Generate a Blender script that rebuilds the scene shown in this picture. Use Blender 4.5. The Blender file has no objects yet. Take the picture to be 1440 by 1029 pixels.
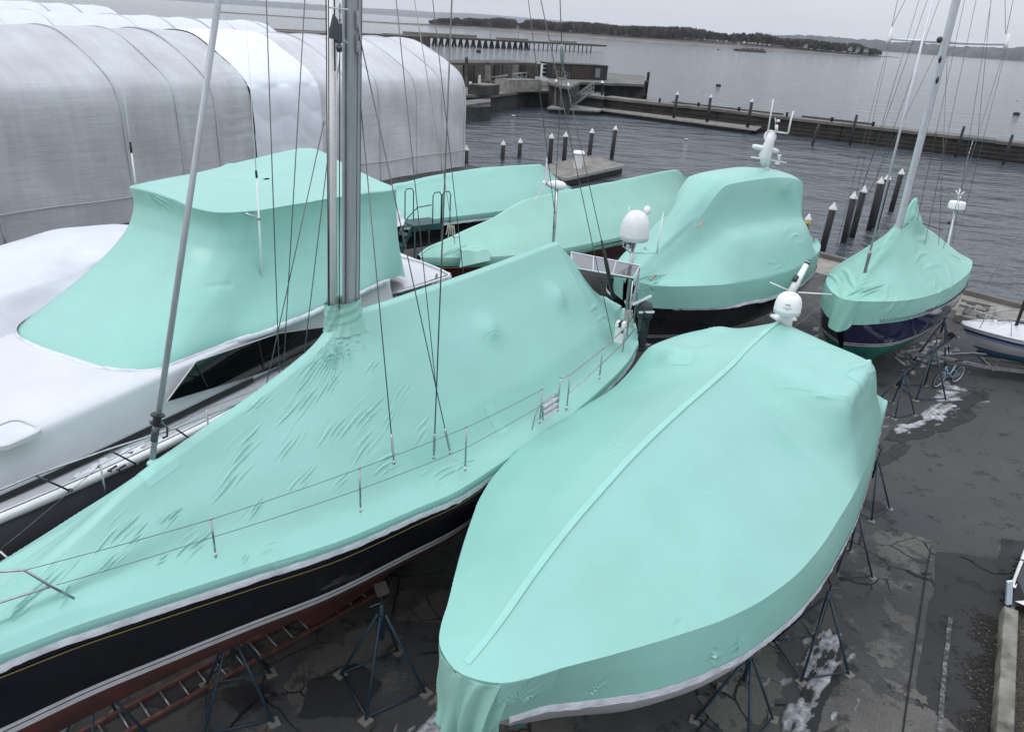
import bpy, math, random
import numpy as np
from mathutils import Vector, Matrix, noise
from mathutils.geometry import tessellate_polygon
random.seed(7); RNG = np.random.default_rng(7)
S = bpy.context.scene; COL = S.collection
# ------------------------------------------------------------------ camera
F, CX, CY, H = 1062., 720., 514.5, 10.
PITCH, ROLL = math.radians(24.4), math.radians(3.9)
_f = np.array([0, math.cos(PITCH), -math.sin(PITCH)]); _r0 = np.array([1., 0, 0]); _u0 = np.cross(_r0, _f)
_r = _r0*math.cos(ROLL)+_u0*math.sin(ROLL); _u = -_r0*math.sin(ROLL)+_u0*math.cos(ROLL)
EYE = np.array([0, 0, H])
cam_d = bpy.data.cameras.new('camera'); cam = bpy.data.objects.new('camera', cam_d); COL.objects.link(cam)
cam.matrix_world = Matrix(((_r[0], _u[0], -_f[0], 0), (_r[1], _u[1], -_f[1], 0), (_r[2], _u[2], -_f[2], H), (0, 0, 0, 1)))
cam_d.sensor_width = 36; cam_d.lens = F/1440*36; cam_d.clip_start = .1; cam_d.clip_end = 40000
S.camera = cam
def ray(x, y): return _f+(x-CX)/F*_r-(y-CY)/F*_u
def at(x, y, z=0.):                      # point at height z seen at that place of the photo
    d = ray(x, y); return EYE+d*((z-H)/d[2])
def atY(x, y, Y): d = ray(x, y); return EYE+d*(Y/d[1])
class Frame:                             # plan frame of a boat: a along, p to the right of a, z up
    def __init__(s, o, deg):
        h = math.radians(deg); s.o = np.array(o[:2], float); s.d = np.array([math.cos(h), math.sin(h)]); s.n = np.array([s.d[1], -s.d[0]])
        s.deg = deg; s.M = Matrix.Translation((s.o[0], s.o[1], 0)) @ Matrix.Rotation(h, 4, 'Z')
    def w(s, a, p, z): q = s.o+s.d*a+s.n*p; return np.array([q[0], q[1], z])
    def arr(s, G):
        G = np.asarray(G, float); out = np.empty_like(G)
        out[..., :2] = s.o+G[..., 0:1]*s.d+G[..., 1:2]*s.n; out[..., 2] = G[..., 2]; return out
    def on(s, x, y, p=0.):               # point on the upright plane at offset p
        d = ray(x, y); o = s.o+s.n*p; t = (o@s.n)/(d[:2]@s.n); return EYE+d*t
    def loc(s, w): q = np.array(w[:2])-s.o; return q@s.d, q@s.n, w[2]
def project(G):
    v = G-EYE; w = v@_f; return CX+F*(v@_r)/w, CY-F*(v@_u)/w
# ------------------------------------------------------------------ materials
def mat(name, col, rough=.5, metal=0., spec=.5, var=0., vscale=3., bump=0., bscale=20., coat=0., col2=None, detail=5., stretch=None, trans=0.):
    m = bpy.data.materials.new(name); m.use_nodes = True; nt = m.node_tree; N = nt.nodes; L = nt.links
    b = N['Principled BSDF']; b.inputs['Roughness'].default_value = rough; b.inputs['Metallic'].default_value = metal
    b.inputs['Specular IOR Level'].default_value = spec; b.inputs['Coat Weight'].default_value = coat
    b.inputs['Base Color'].default_value = (*col, 1)
    tc = N.new('ShaderNodeTexCoord'); mp = N.new('ShaderNodeMapping'); L.new(tc.outputs['Object'], mp.inputs[0])
    if stretch: mp.inputs['Scale'].default_value = stretch
    if var or col2:
        n = N.new('ShaderNodeTexNoise'); n.inputs['Scale'].default_value = vscale; n.inputs['Detail'].default_value = detail; n.inputs['Roughness'].default_value = .62
        L.new(mp.outputs[0], n.inputs[0])
        r = N.new('ShaderNodeValToRGB'); L.new(n.outputs[0], r.inputs[0])
        c1 = tuple(c*(1-var) for c in col) if not col2 else col2; c2 = tuple(min(1, c*(1+var*.6)) for c in col) if not col2 else col
        r.color_ramp.elements[0].position = .33; r.color_ramp.elements[1].position = .67
        r.color_ramp.elements[0].color = (*c1, 1); r.color_ramp.elements[1].color = (*c2, 1)
        L.new(r.outputs[0], b.inputs['Base Color'])
    if bump:
        n2 = N.new('ShaderNodeTexNoise'); n2.inputs['Scale'].default_value = bscale; n2.inputs['Detail'].default_value = 4
        L.new(mp.outputs[0], n2.inputs[0]); bp = N.new('ShaderNodeBump'); bp.inputs['Strength'].default_value = bump; bp.inputs['Distance'].default_value = .02
        L.new(n2.outputs[0], bp.inputs['Height']); L.new(bp.outputs[0], b.inputs['Normal'])
    if trans:
        t = N.new('ShaderNodeBsdfTranslucent'); t.inputs[0].default_value = (*col, 1); mx = N.new('ShaderNodeMixShader'); mx.inputs[0].default_value = trans
        L.new(b.outputs[0], mx.inputs[1]); L.new(t.outputs[0], mx.inputs[2]); L.new(mx.outputs[0], N['Material Output'].inputs[0])
    return m
M = {}
def mk(k, *a, **kw): M[k] = mat(k, *a, **kw); return M[k]
MINT = (.256, .502, .440)
mk('mint_wrap', MINT, .33, spec=.5, var=.05, vscale=.9, bump=.10, bscale=5.)
mk('mint_pale', (.275, .538, .472), .38, spec=.45, var=.05, vscale=3, bump=.12, bscale=14)
mk('mint_soft', (.285, .515, .44), .45, spec=.4, var=.05, vscale=1.2, bump=.15, bscale=9)
mk('mint_green', (.25, .50, .425), .40, spec=.45, var=.06, vscale=1.1, bump=.2, bscale=7)
mk('mint_dull', (.16, .40, .33), .45, spec=.4, var=.12, vscale=6, bump=.3, bscale=12)
mk('block_grey', (.22, .27, .26), .5, var=.2); mk('tape', (.66, .69, .73), .35, var=.22, vscale=4, bump=.5, bscale=16, stretch=(1, 1, 2))
mk('navy', (.003, .0035, .008), .10, spec=.5, coat=.5, var=.35, vscale=1.5)
mk('navy_bright', (.008, .012, .055), .08, spec=.5, coat=.6, var=.3, vscale=1.2)
mk('maroon', (.07, .008, .012), .2, spec=.5, coat=.4, var=.2, vscale=1.5)
mk('red_bottom', (.105, .026, .02), .8, var=.45, vscale=2.2, bump=.4, bscale=8, col2=(.05, .018, .016))
mk('green_bottom', (.015, .16, .12), .75, var=.35, vscale=2, bump=.3)
mk('teal_bottom', (.01, .20, .18), .7, var=.3, vscale=2)
mk('blue_bottom', (.05, .16, .30), .7, var=.35, vscale=2)
mk('black_bottom', (.015, .016, .02), .8, var=.3)
mk('gelcoat', (.58, .585, .61), .22, spec=.5, coat=.3, var=.06, vscale=.8)
mk('gelcoat_dull', (.50, .50, .51), .35, var=.10, vscale=1.2)
mk('white_wrap', (.58, .60, .64), .42, var=.07, vscale=.8, bump=.35, bscale=3.)
mk('white_panel', (.70, .725, .77), .40, var=.05, vscale=.8, bump=.6, bscale=3.); mk('white_tarp', (.64, .65, .68), .6, bump=.9, bscale=9, var=.05)
mk('white', (.78, .78, .78), .35, var=.05, vscale=4)
mk('warm_white', (.70, .70, .70), .3, var=.06, vscale=5)
mk('stripe_white', (.62, .62, .64), .35, var=.15, vscale=5)
mk('gold', (.20, .15, .05), .5)
mk('grey_hull', (.13, .13, .145), .12, coat=.4, var=.2, vscale=.7)
mk('glass', (.004, .006, .007), .05, spec=.6, coat=.6)
mk('alu', (.34, .36, .38), .45, metal=.2, var=.14, vscale=2.5, stretch=(6, 6, .5))
mk('alu_dark', (.16, .18, .20), .4, metal=.4, var=.2, vscale=3)
mk('alu_light', (.60, .62, .66), .4, metal=.25, var=.08)
mk('steel', (.42, .43, .44), .25, metal=.9, var=.2, vscale=9)
mk('steel_dark', (.10, .11, .12), .35, metal=.8)
mk('wire', (.13, .13, .13), .4, metal=.6, var=.3, vscale=9)
mk('rope', (.42, .38, .33), .9, var=.35, vscale=40)
mk('rope_dark', (.05, .05, .055), .9, var=.5, vscale=30)
mk('black_plastic', (.016, .017, .019), .4, var=.25, vscale=8)
mk('dark_grey_plastic', (.035, .04, .045), .35, var=.25, vscale=6)
mk('rubber', (.012, .012, .012), .75, var=.3, vscale=20)
mk('solar', (.085, .085, .10), .18, coat=.4, var=.05)
mk('stand_blue', (.012, .045, .075), .5, var=.45, vscale=7, col2=(.02, .035, .045))
mk('wood', (.30, .25, .18), .8, var=.35, vscale=8, stretch=(1, 1, 6))
mk('old_wood', (.075, .066, .057), .9, var=.45, vscale=1.4, bump=.5, bscale=6)
mk('plank_grey', (.20, .185, .165), .9, var=.35, vscale=1.2, bump=.5, bscale=5)
mk('concrete', (.24, .225, .20), .9, var=.35, vscale=1.1, bump=.5, bscale=9)
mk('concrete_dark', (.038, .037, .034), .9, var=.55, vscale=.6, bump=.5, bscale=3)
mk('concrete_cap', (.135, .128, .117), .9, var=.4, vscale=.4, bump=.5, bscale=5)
mk('cap_white', (.58, .58, .57), .5, var=.25, vscale=9); mk('pile_black', (.010, .010, .012), .45, var=.5, vscale=3, spec=.4)
mk('yellow', (.50, .40, .10), .5, var=.2, vscale=6)
mk('letter', (.015, .014, .012), .6)
mk('orange_rail', (.125, .052, .042), .6, var=.45, vscale=6)
mk('orange', (.45, .20, .04), .6, var=.2)
mk('green_paint', (.022, .065, .066), .5, var=.4, vscale=5)
mk('shed_green', (.012, .022, .022), .6, var=.3)
mk('shed_brown', (.045, .028, .022), .7, var=.45, vscale=2.5, stretch=(3, 3, .3))
mk('galv', (.30, .31, .32), .45, metal=.6, var=.3, vscale=5)
mk('bike_blue', (.25, .42, .58), .3, coat=.3)
mk('dust_pad', (.20, .185, .16), .9, var=.2)
mk('dry_grass', (.13, .10, .065), .95, var=.5, vscale=5)
mk('mulch', (.025, .022, .019), .95, var=.5, vscale=12)
mk('pad_dark', (.035, .03, .026), .8); mk('kerb_stone', (.19, .178, .155), .95, var=.6, vscale=2.2, bump=.8, bscale=22, detail=10.); mk('buoy_white', (.42, .42, .42), .6); mk('joint', (.012, .011, .010), .9)
# ------------------------------------------------------------------ mesh building
class MB:
    def __init__(s): s.v = []; s.f = []; s.m = []; s.n = 0
    def add(s, V, Fc, mi=0):
        V = np.asarray(V, float).reshape(-1, 3); s.v.append(V); n = s.n
        for q in Fc: s.f.append(tuple(int(i)+n for i in q)); s.m.append(mi)
        s.n += len(V); return s
    def box(s, c, size, rot=None, mi=0, taper=1.):
        hx, hy, hz = size[0]/2, size[1]/2, size[2]/2
        V = np.array([(x*hx*(taper if z > 0 else 1), y*hy*(taper if z > 0 else 1), z*hz) for z in (-1, 1) for y in (-1, 1) for x in (-1, 1)])
        if rot is not None:
            R = np.array(Matrix.Rotation(rot, 3, 'Z')) if isinstance(rot, (int, float)) else np.asarray(rot)
            V = V@R.T
        return s.add(V+np.asarray(c), [(0, 2, 3, 1), (4, 5, 7, 6), (0, 1, 5, 4), (2, 6, 7, 3), (0, 4, 6, 2), (1, 3, 7, 5)], mi)
    def beam(s, p, q, wd, ht, mi=0, up=(0, 0, 1)):
        p = np.asarray(p, float); q = np.asarray(q, float); d = q-p; L = np.linalg.norm(d); d = d/L; up = np.asarray(up, float)
        x = np.cross(d, up); x = x/np.linalg.norm(x); z = np.cross(x, d); R = np.stack([x, d, z], 1)
        return s.box((p+q)/2, (wd, L, ht), R, mi)
    def path(s, P, r, n=6, mi=0, caps=True):
        P = [np.asarray(p, float) for p in P]; rr = r if isinstance(r, (list, tuple)) else [r]*len(P)
        V = []; prev = None
        for i, p in enumerate(P):
            d = P[min(i+1, len(P)-1)]-P[max(i-1, 0)]; d = d/(np.linalg.norm(d)+1e-9)
            ref = np.array([0, 0, 1.]) if abs(d[2]) < .9 else np.array([1., 0, 0])
            x = np.cross(d, ref) if prev is None else prev-d*(prev@d)
            x = x/np.linalg.norm(x); prev = x; y = np.cross(d, x)
            for k in range(n):
                t = 2*math.pi*k/n; V.append(p+rr[i]*(math.cos(t)*x+math.sin(t)*y))
        Fc = [(i*n+k, i*n+(k+1) % n, (i+1)*n+(k+1) % n, (i+1)*n+k) for i in range(len(P)-1) for k in range(n)]
        if caps: Fc += [tuple(range(n))[::-1], tuple(range((len(P)-1)*n, len(P)*n))]
        return s.add(V, Fc, mi)
    def lathe(s, prof, c, axis=(0, 0, 1), n=20, mi=0):
        ax = np.asarray(axis, float); ax = ax/np.linalg.norm(ax); ref = np.array([1., 0, 0]) if abs(ax[0]) < .9 else np.array([0, 1., 0])
        x = np.cross(ax, ref); x /= np.linalg.norm(x); y = np.cross(ax, x); c = np.asarray(c, float)
        V = [c+ax*z+r*(math.cos(2*math.pi*k/n)*x+math.sin(2*math.pi*k/n)*y) for r, z in prof for k in range(n)]
        Fc = [(i*n+k, i*n+(k+1) % n, (i+1)*n+(k+1) % n, (i+1)*n+k) for i in range(len(prof)-1) for k in range(n)]
        Fc += [tuple(range(n))[::-1], tuple(range((len(prof)-1)*n, len(prof)*n))]
        return s.add(V, Fc, mi)
    def grid(s, G, mi=0, closev=False, flip=False):
        G = np.asarray(G, float); nu, nv = G.shape[:2]; vv = nv if closev else nv-1
        i, j = np.meshgrid(np.arange(nu-1), np.arange(vv), indexing='ij'); i = i.ravel(); j = j.ravel(); j2 = (j+1) % nv
        Q = np.stack([i*nv+j, (i+1)*nv+j, (i+1)*nv+j2, i*nv+j2], 1)
        if flip: Q = Q[:, ::-1]
        n = s.n; s.v.append(G.reshape(-1, 3)); s.f.extend(map(tuple, (Q+n).tolist())); s.m.extend([mi]*len(Q)); s.n += nu*nv; return s
    def poly(s, pts, mi=0):
        P = [Vector(p) for p in pts]; T = tessellate_polygon([P]); V = np.array([tuple(p) for p in P])
        fs = []
        for t in T:
            a, b, c = V[list(t)]; fs.append(tuple(t) if np.cross(b-a, c-a)[2] >= 0 else tuple(t)[::-1])
        return s.add(V, fs, mi)
    def slab_z(s, pts, th, mi=0):         # upright prism on a level outline (counter-clockwise)
        V = np.array([tuple(p) for p in pts], float); k = len(V); ar = sum(V[i][0]*V[(i+1) % k][1]-V[(i+1) % k][0]*V[i][1] for i in range(k))
        if ar < 0: V = V[::-1]
        return s.add(np.vstack([V, V+np.array([0, 0, th])]), [tuple(range(k))[::-1], tuple(range(k, 2*k))]+[(i, (i+1) % k, k+(i+1) % k, k+i) for i in range(k)], mi)
    def slab(s, pts, th, mi=0):           # polygon with a thickness along its normal
        V = np.array([tuple(p) for p in pts], float); nn = np.cross(V[1]-V[0], V[2]-V[0]); nn = nn/np.linalg.norm(nn); k = len(V)
        return s.add(np.vstack([V, V+nn*th]), [tuple(range(k))[::-1], tuple(range(k, 2*k))]+[(i, (i+1) % k, k+(i+1) % k, k+i) for i in range(k)], mi)
WM = {}                                  # world matrix of each thing
def build(name, mb, mats, parent=None, smooth=False, label=None, raw=False):
    V = np.vstack(mb.v); 
    if parent is not None and not raw:
        I = np.array(WM[parent.name].inverted()); V = V@I[:3, :3].T+I[:3, 3]
    me = bpy.data.meshes.new(name); fl = mb.f
    me.vertices.add(len(V)); me.vertices.foreach_set('co', V.ravel())
    ln = np.array([len(q) for q in fl]); me.loops.add(int(ln.sum())); me.loops.foreach_set('vertex_index', np.concatenate([np.array(q) for q in fl]) if len(set(ln)) > 1 else np.array(fl).ravel())
    me.polygons.add(len(fl)); me.polygons.foreach_set('loop_start', np.concatenate([[0], np.cumsum(ln)[:-1]])); me.polygons.foreach_set('loop_total', ln)
    for m in (mats if isinstance(mats, (list, tuple)) else [mats]): me.materials.append(M[m] if isinstance(m, str) else m)
    me.polygons.foreach_set('material_index', np.array(mb.m)); me.polygons.foreach_set('use_smooth', np.full(len(fl), bool(smooth)))
    me.update(calc_edges=True); me.validate()
    if smooth == 'angle': me.polygons.foreach_set('use_smooth', np.full(len(fl), True)); me.set_sharp_from_angle(angle=math.radians(38))
    o = bpy.data.objects.new(name, me); COL.objects.link(o)
    if parent is not None: o.parent = parent; WM[o.name] = WM[parent.name]
    else: WM[o.name] = Matrix.Identity(4)
    if label: o['label'] = label
    return o
def tag(o, label, cat, group=None):
    o['label'] = label; o['category'] = cat
    if group: o['group'] = group
    return o
def thing(name, label, cat, Mx=None, group=None):
    o = bpy.data.objects.new(name, None); COL.objects.link(o); o.empty_display_size = .3
    Mx = Mx if Mx is not None else Matrix.Identity(4); o.matrix_world = Mx; WM[o.name] = Mx.copy(); return tag(o, label, cat, group)
def T(p, deg=0): return Matrix.Translation((p[0], p[1], p[2] if len(p) > 2 else 0)) @ Matrix.Rotation(math.radians(deg), 4, 'Z')
def struct(o, kind='structure'): o['kind'] = kind; return o
def copy_thing(root, Mx, label=None, group=None):
    r = root.copy(); COL.objects.link(r); r.matrix_world = Mx; WM[r.name] = Mx.copy()
    if label: r['label'] = label
    if group: r['group'] = group
    for c in list(root.children):
        d = c.copy(); COL.objects.link(d); d.parent = r
        for g in list(c.children):
            e = g.copy(); COL.objects.link(e); e.parent = d
    return r
# ------------------------------------------------------------------ interpolation
def pchip(x, Y, xn):
    x = np.asarray(x, float); Y = np.asarray(Y, float); sh = Y.shape; Y = Y.reshape(sh[0], -1); n = len(x)
    if n == 1: return np.repeat(Y, len(xn), 0).reshape((len(xn),)+sh[1:])
    h = np.diff(x)[:, None]; dl = np.diff(Y, axis=0)/h; D = np.zeros_like(Y)
    if n == 2: D[:] = dl[0]
    else:
        w1 = 2*h[1:]+h[:-1]; w2 = h[1:]+2*h[:-1]; ok = dl[1:]*dl[:-1] > 0
        with np.errstate(divide='ignore', invalid='ignore'): m = (w1+w2)/(w1/dl[:-1]+w2/dl[1:])
        D[1:-1] = np.where(ok, m, 0); D[0] = dl[0]; D[-1] = dl[-1]
    k = np.clip(np.searchsorted(x, xn, side='right')-1, 0, n-2); t = ((xn-x[k])/(x[k+1]-x[k]))[:, None]; hh = (x[k+1]-x[k])[:, None]
    R = (1+2*t)*(1-t)**2*Y[k]+t*(1-t)**2*hh*D[k]+t*t*(3-2*t)*Y[k+1]+t*t*(t-1)*hh*D[k+1]
    return R.reshape((len(xn),)+sh[1:])
def ip(tab, x): xs, ys = zip(*tab); return float(pchip(xs, np.array(ys), np.array([min(max(x, xs[0]), xs[-1])]))[0])
def sample(P, n):                        # smooth sampling of a control polyline by length
    P = np.asarray(P, float); c = np.concatenate([[0], np.cumsum(np.linalg.norm(np.diff(P, axis=0), axis=1)+1e-6)])
    return pchip(c, P, np.linspace(0, c[-1], n))
def loft(stations, nu, nvs):             # stations: list of lists of segments (creases lie between segments)
    A = []
    for st in stations:
        row = []
        for k, (sg, n) in enumerate(zip(st, nvs)):
            q = sample(sg, n); row.append(q if k == 0 else q[1:])
        A.append(np.vstack(row))
    A = np.array(A); t = np.concatenate([[0], np.cumsum(np.linalg.norm(np.diff(A, axis=0), axis=2).mean(1)+1e-4)])
    return pchip(t, A, np.linspace(0, t[-1], nu))
def mirror(st): # half station (segments from middle outward, p>0) -> full
    L = [[(a, -p, z) for a, p, z in sg[::-1]] for sg in st[::-1]]; return L+st
def normals(G):
    du = np.gradient(G, axis=0); dv = np.gradient(G, axis=1); n = np.cross(du, dv); n /= (np.linalg.norm(n, axis=2, keepdims=True)+1e-12); return n
def fbm(P, sc, seed=0., oct=3):
    sh = P.shape[:-1]; Q = (P.reshape(-1, 3)*sc+seed); return np.array([noise.fractal(Vector(q), 1., 2., oct) for q in Q]).reshape(sh)
def vnoise(P, sc, seed=0):               # cheap sum-of-sines noise for big grids
    rg = np.random.default_rng(seed); o = 0
    for k in range(7):
        d = rg.normal(size=3); d /= np.linalg.norm(d); o = o+np.sin((P@d)*sc*(.6+.28*k)+rg.uniform(0, 6.3))/(1+.35*k)
    return o/3.
def relief(G, wr, outward, base=.008):   # soft waves + wrinkle groups placed where the photo shows them
    N = normals(G)
    c = G.reshape(-1, 3).mean(0); s = np.sign(((G-c)*N).sum(2).mean()); N = N*s
    face = ((EYE-G)*N).sum(2) > 0; X, Y = project(G)
    depth = np.linalg.norm(G-EYE, axis=2)
    disp = base*(vnoise(G, 2.1, 3)+.5*vnoise(G, 5., 5))
    def near(x, y):
        d = (X-x)**2+(Y-y)**2+np.where(face, 0, 1e7); k = np.unravel_index(np.argmin(np.where(d < max(16., d.min()*1.2), depth-1e6, d)), d.shape); return k
    for i, w in enumerate(wr):
        rg = np.random.default_rng(100+i)
        if w[0] == 'p':                   # parallel wrinkles: along (x0,y0)-(x1,y1), spread hw px, n folds
            _, x0, y0, x1, y1, hw, n, amp = w
            k0 = near(x0, y0); k1 = near(x1, y1); k = near((x0+x1)/2, (y0+y1)/2); p0, p1 = G[k0], G[k1]; e = p1-p0; Ln = np.linalg.norm(e)+1e-6; e = e/Ln
            nn = N[k]; g = np.cross(nn, e); g /= np.linalg.norm(g); px_len = math.hypot(x1-x0, y1-y0); W = hw*Ln/px_len
            Q = G-(p0+p1)/2; u = Q@e; v = Q@g; far = np.abs(Q@nn) < .6*Ln+.3
            lam = 2*W/n; ph = v/lam*2*math.pi+.9*np.sin(u/Ln*5+rg.uniform(0, 6))+.7*np.sin(v/lam*1.7+1)
            off = .30*Ln*np.sin(v/lam*2.3+rg.uniform(0, 6))
            env = np.exp(-((u-off)/(Ln*.36))**4)*np.exp(-(v/W)**2*1.6)*(.55+.45*np.sin(v/lam*1.13+2))
            tt = (ph/(2*math.pi)) % 1; disp = disp+amp*1.7*env*far*(np.exp(-((tt-.5)/.145)**2)-.3+.12*np.sin(2*ph+1))
        elif w[0] == 'f':                 # fan of wrinkles from (x,y) towards (x1,y1), opening angle deg, n folds
            _, x0, y0, x1, y1, ang, n, amp = w
            k0 = near(x0, y0); k1 = near(x1, y1); p0, p1 = G[k0], G[k1]; e = p1-p0; R = np.linalg.norm(e); e = e/R; nn = N[near((x0+x1)/2, (y0+y1)/2)]; g = np.cross(nn, e); g /= np.linalg.norm(g)
            Q = G-p0; u = Q@e; v = Q@g; r = np.hypot(u, v); th = np.arctan2(v, u); A = math.radians(ang)
            env = np.exp(-((r-.45*R)/(.5*R))**2*1.6)*np.exp(-(th/A)**2*1.5)*(np.abs(Q@nn) < .8)
            tf = (th/A*n*.5+.10*np.sin(r/R*6+th*5)+.5) % 1; disp = disp+amp*1.15*env*(.6+.4*np.sin(th*n*2.3/A+r/R*4))*(np.exp(-((tf-.5)/.15)**2)-.3)*np.minimum(1, r/(.15*R))
        elif w[0] == 'd':                 # dent (amp<0) or bulge, radius px
            _, x0, y0, rp, amp, asp = w
            k = near(x0, y0); k2 = near(x0+rp, y0); R = max(.05, np.linalg.norm(G[k2]-G[k])); Q = G-G[k]; hz = Q[..., 2]; r2 = (Q[..., 0]**2+Q[..., 1]**2)/R**2+(hz/(R*asp))**2
            disp = disp+amp*np.exp(-r2)
        elif w[0] == 'l':                 # crease line from to, width px, amp
            _, x0, y0, x1, y1, wp, amp = w
            p0, p1 = G[near(x0, y0)], G[near(x1, y1)]; e = p1-p0; Ln = np.linalg.norm(e); e /= Ln; Q = G-p0; u = Q@e; dd = np.linalg.norm(Q-u[..., None]*e, axis=2); W = wp*Ln/math.hypot(x1-x0, y1-y0)
            env = np.clip(np.minimum(u/Ln*6+.5, (1-u/Ln)*6+.5), 0, 1); disp = disp+amp*env*np.exp(-(dd/W)**2)*np.where(face, 1, 0)
    return G+N*disp[..., None]
# ------------------------------------------------------------------ boats: shared shapes
def tent(tab, strip=0., sag=.0, deck=None, left=None, sharp=False, rf=.32):
    out = []
    for a, b, zs, zr, hb, zh, zk, bs in tab:
        hb = min(hb, b*.97)
        mid = (hb+(b-hb)*.55, zh+(zs-zh)*.52-sag)
        if deck and b > deck[0]*1.6:
            pl = lambda x: zr-(zr-zs-deck[1])*(x-strip)/(b-deck[0]-strip); k_ = min(1, max(0, (zr-zs-.3)/1.2)); zh = zh*(1-k_)+(pl(hb)-sag*.6)*k_; xm = hb+(b-deck[0]-hb)*.55; mid = (xm, pl(xm)-sag)
        s1 = [(a, strip, zr-strip*.35 if strip else zr), (a, hb*.5, zr+(zh-zr)*rf), (a, hb, zh), (a, *mid)]
        if deck: s1 += [(a, max(b-deck[0], (mid[0]+b)/2), zs+deck[1])]
        s1 += [(a, b, zs)]
        if sharp: s1 = None
        segs = ([[(a, 0, zr), (a, hb*.55, zr+(zh-zr)*.3), (a, hb, zh)], [(a, hb, zh), (a, hb+(b-hb)*.25, zh+(zs-zh)*.45-sag*.2), (a, *mid), (a, b, zs)], [(a, b, zs), (a, (b+bs)/2+.01, (zs+zk)/2), (a, bs, zk)]]) if sharp else ([[(a, 0, zr), (a, strip, zr-strip*.35)]] if strip else [])+[s1, [(a, b, zs), (a, (b+bs)/2+.01, (zs+zk)/2), (a, bs, zk)]]
        fs = mirror(segs)
        if left:
            k, dz = left(a); fs[1] = [(x, y*(1-(1-k)*math.sin(math.pi*min(1, abs(y)/b))), z-dz*min(1, abs(y)/hb)*(1 if abs(y) < b*.99 else 0)) for x, y, z in fs[1]]
        out.append(fs)
    return out
def cover(root, fr, sts, nu, nvs, wr, m='mint_wrap', base=.006, name='cover', puck=.010):
    nv = nvs[::-1]+nvs; G = fr.arr(loft(sts, nu, nv)); ncr = nvs[-1]-1; n_all = G.shape[1]
    # small puckers where the film is pulled tight over the edge
    Ng = normals(G); Ng *= np.sign(((G-G.reshape(-1, 3).mean(0))*Ng).sum(2).mean()); ln = np.concatenate([[0], np.cumsum(np.linalg.norm(np.diff(G[:, ncr], axis=0), axis=1))]); jj = np.arange(n_all); al = np.interp(ln, np.linspace(0, ln[-1], 60), np.random.default_rng(int(fr.deg)).uniform(-.6, 1, 60)).clip(0, 1)
    ph = ln[:, None]*2*math.pi/.085+1.2*np.sin(ln*7)[:, None]; pk = np.zeros(G.shape[:2])
    for cr, sg in ((ncr, -1), (n_all-1-ncr, 1)):
        dj = (jj-cr)*-sg; sp = np.linalg.norm(G[:, min(cr+1, n_all-1)]-G[:, cr-1], axis=1).mean()/2+1e-4; dist = dj*sp
        pk += puck*al[:, None]*np.exp(-np.abs(ph*0+dist[None, :])/.16)*(np.clip(np.sin(ph+dist[None, :]*3*sg), 0, 1)**2)
    G = G+Ng*pk[..., None]; G = relief(G, wr, 1, base)
    mb = MB(); mb.grid(G); o = build(name, mb, m, root, 'angle'); return o, G
def patch(root, G, x, y, di, dj, m='mint_pale', name='tape_patch', sk=0):   # piece of repair film stuck on a cover
    N = normals(G); c = G.reshape(-1, 3).mean(0); N = N*np.sign(((G-c)*N).sum(2).mean()); X, Y = project(G); face = ((EYE-G)*N).sum(2) > 0
    d = (X-x)**2+(Y-y)**2+np.where(face, 0, 1e7); i, j = np.unravel_index(np.argmin(np.where(d < max(16., d.min()*1.2), np.linalg.norm(G-EYE, axis=2)-1e6, d)), X.shape); i0, i1 = max(0, i-di), min(G.shape[0], i+di+1); j0, j1 = max(0, j-dj), min(G.shape[1], j+dj+1)
    if i1-i0 > 1 and j1-j0 > 1: mb = MB(); mb.grid(G[i0:i1, j0:j1]+N[i0:i1, j0:j1]*.004); return build(name, mb, m, root, True)
def strip(root, fr, tab, z0, z1, off, m, name, jag=.0, n=160, sides=(1,), a0=None, a1=None, th=.012):
    aa = np.linspace(tab[0][0] if a0 is None else a0, tab[-1][0] if a1 is None else a1, n); mb = MB(); rg = np.random.default_rng(5)
    for sd in sides:
        R = []
        j1 = 0.
        for i, a in enumerate(aa):
            b = ip([(t[0], t[7]) for t in tab], a)+off; zk = ip([(t[0], t[6]) for t in tab], a)
            if i % 9 == 0: j1 = rg.uniform(-jag, jag)
            j = j1+rg.uniform(-jag, jag)*.25; w = rg.uniform(-.004, .004) if jag else 0
            R.append([(a, sd*(b-th*.5), zk+z0+j*.6), (a, sd*(b+w+.002), zk+z0*.5+z1*.5), (a, sd*(b+w*2), zk+z1+j)])
        mb.grid(fr.arr(np.array(R)))
    return build(name, mb, m, root, True)
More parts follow.
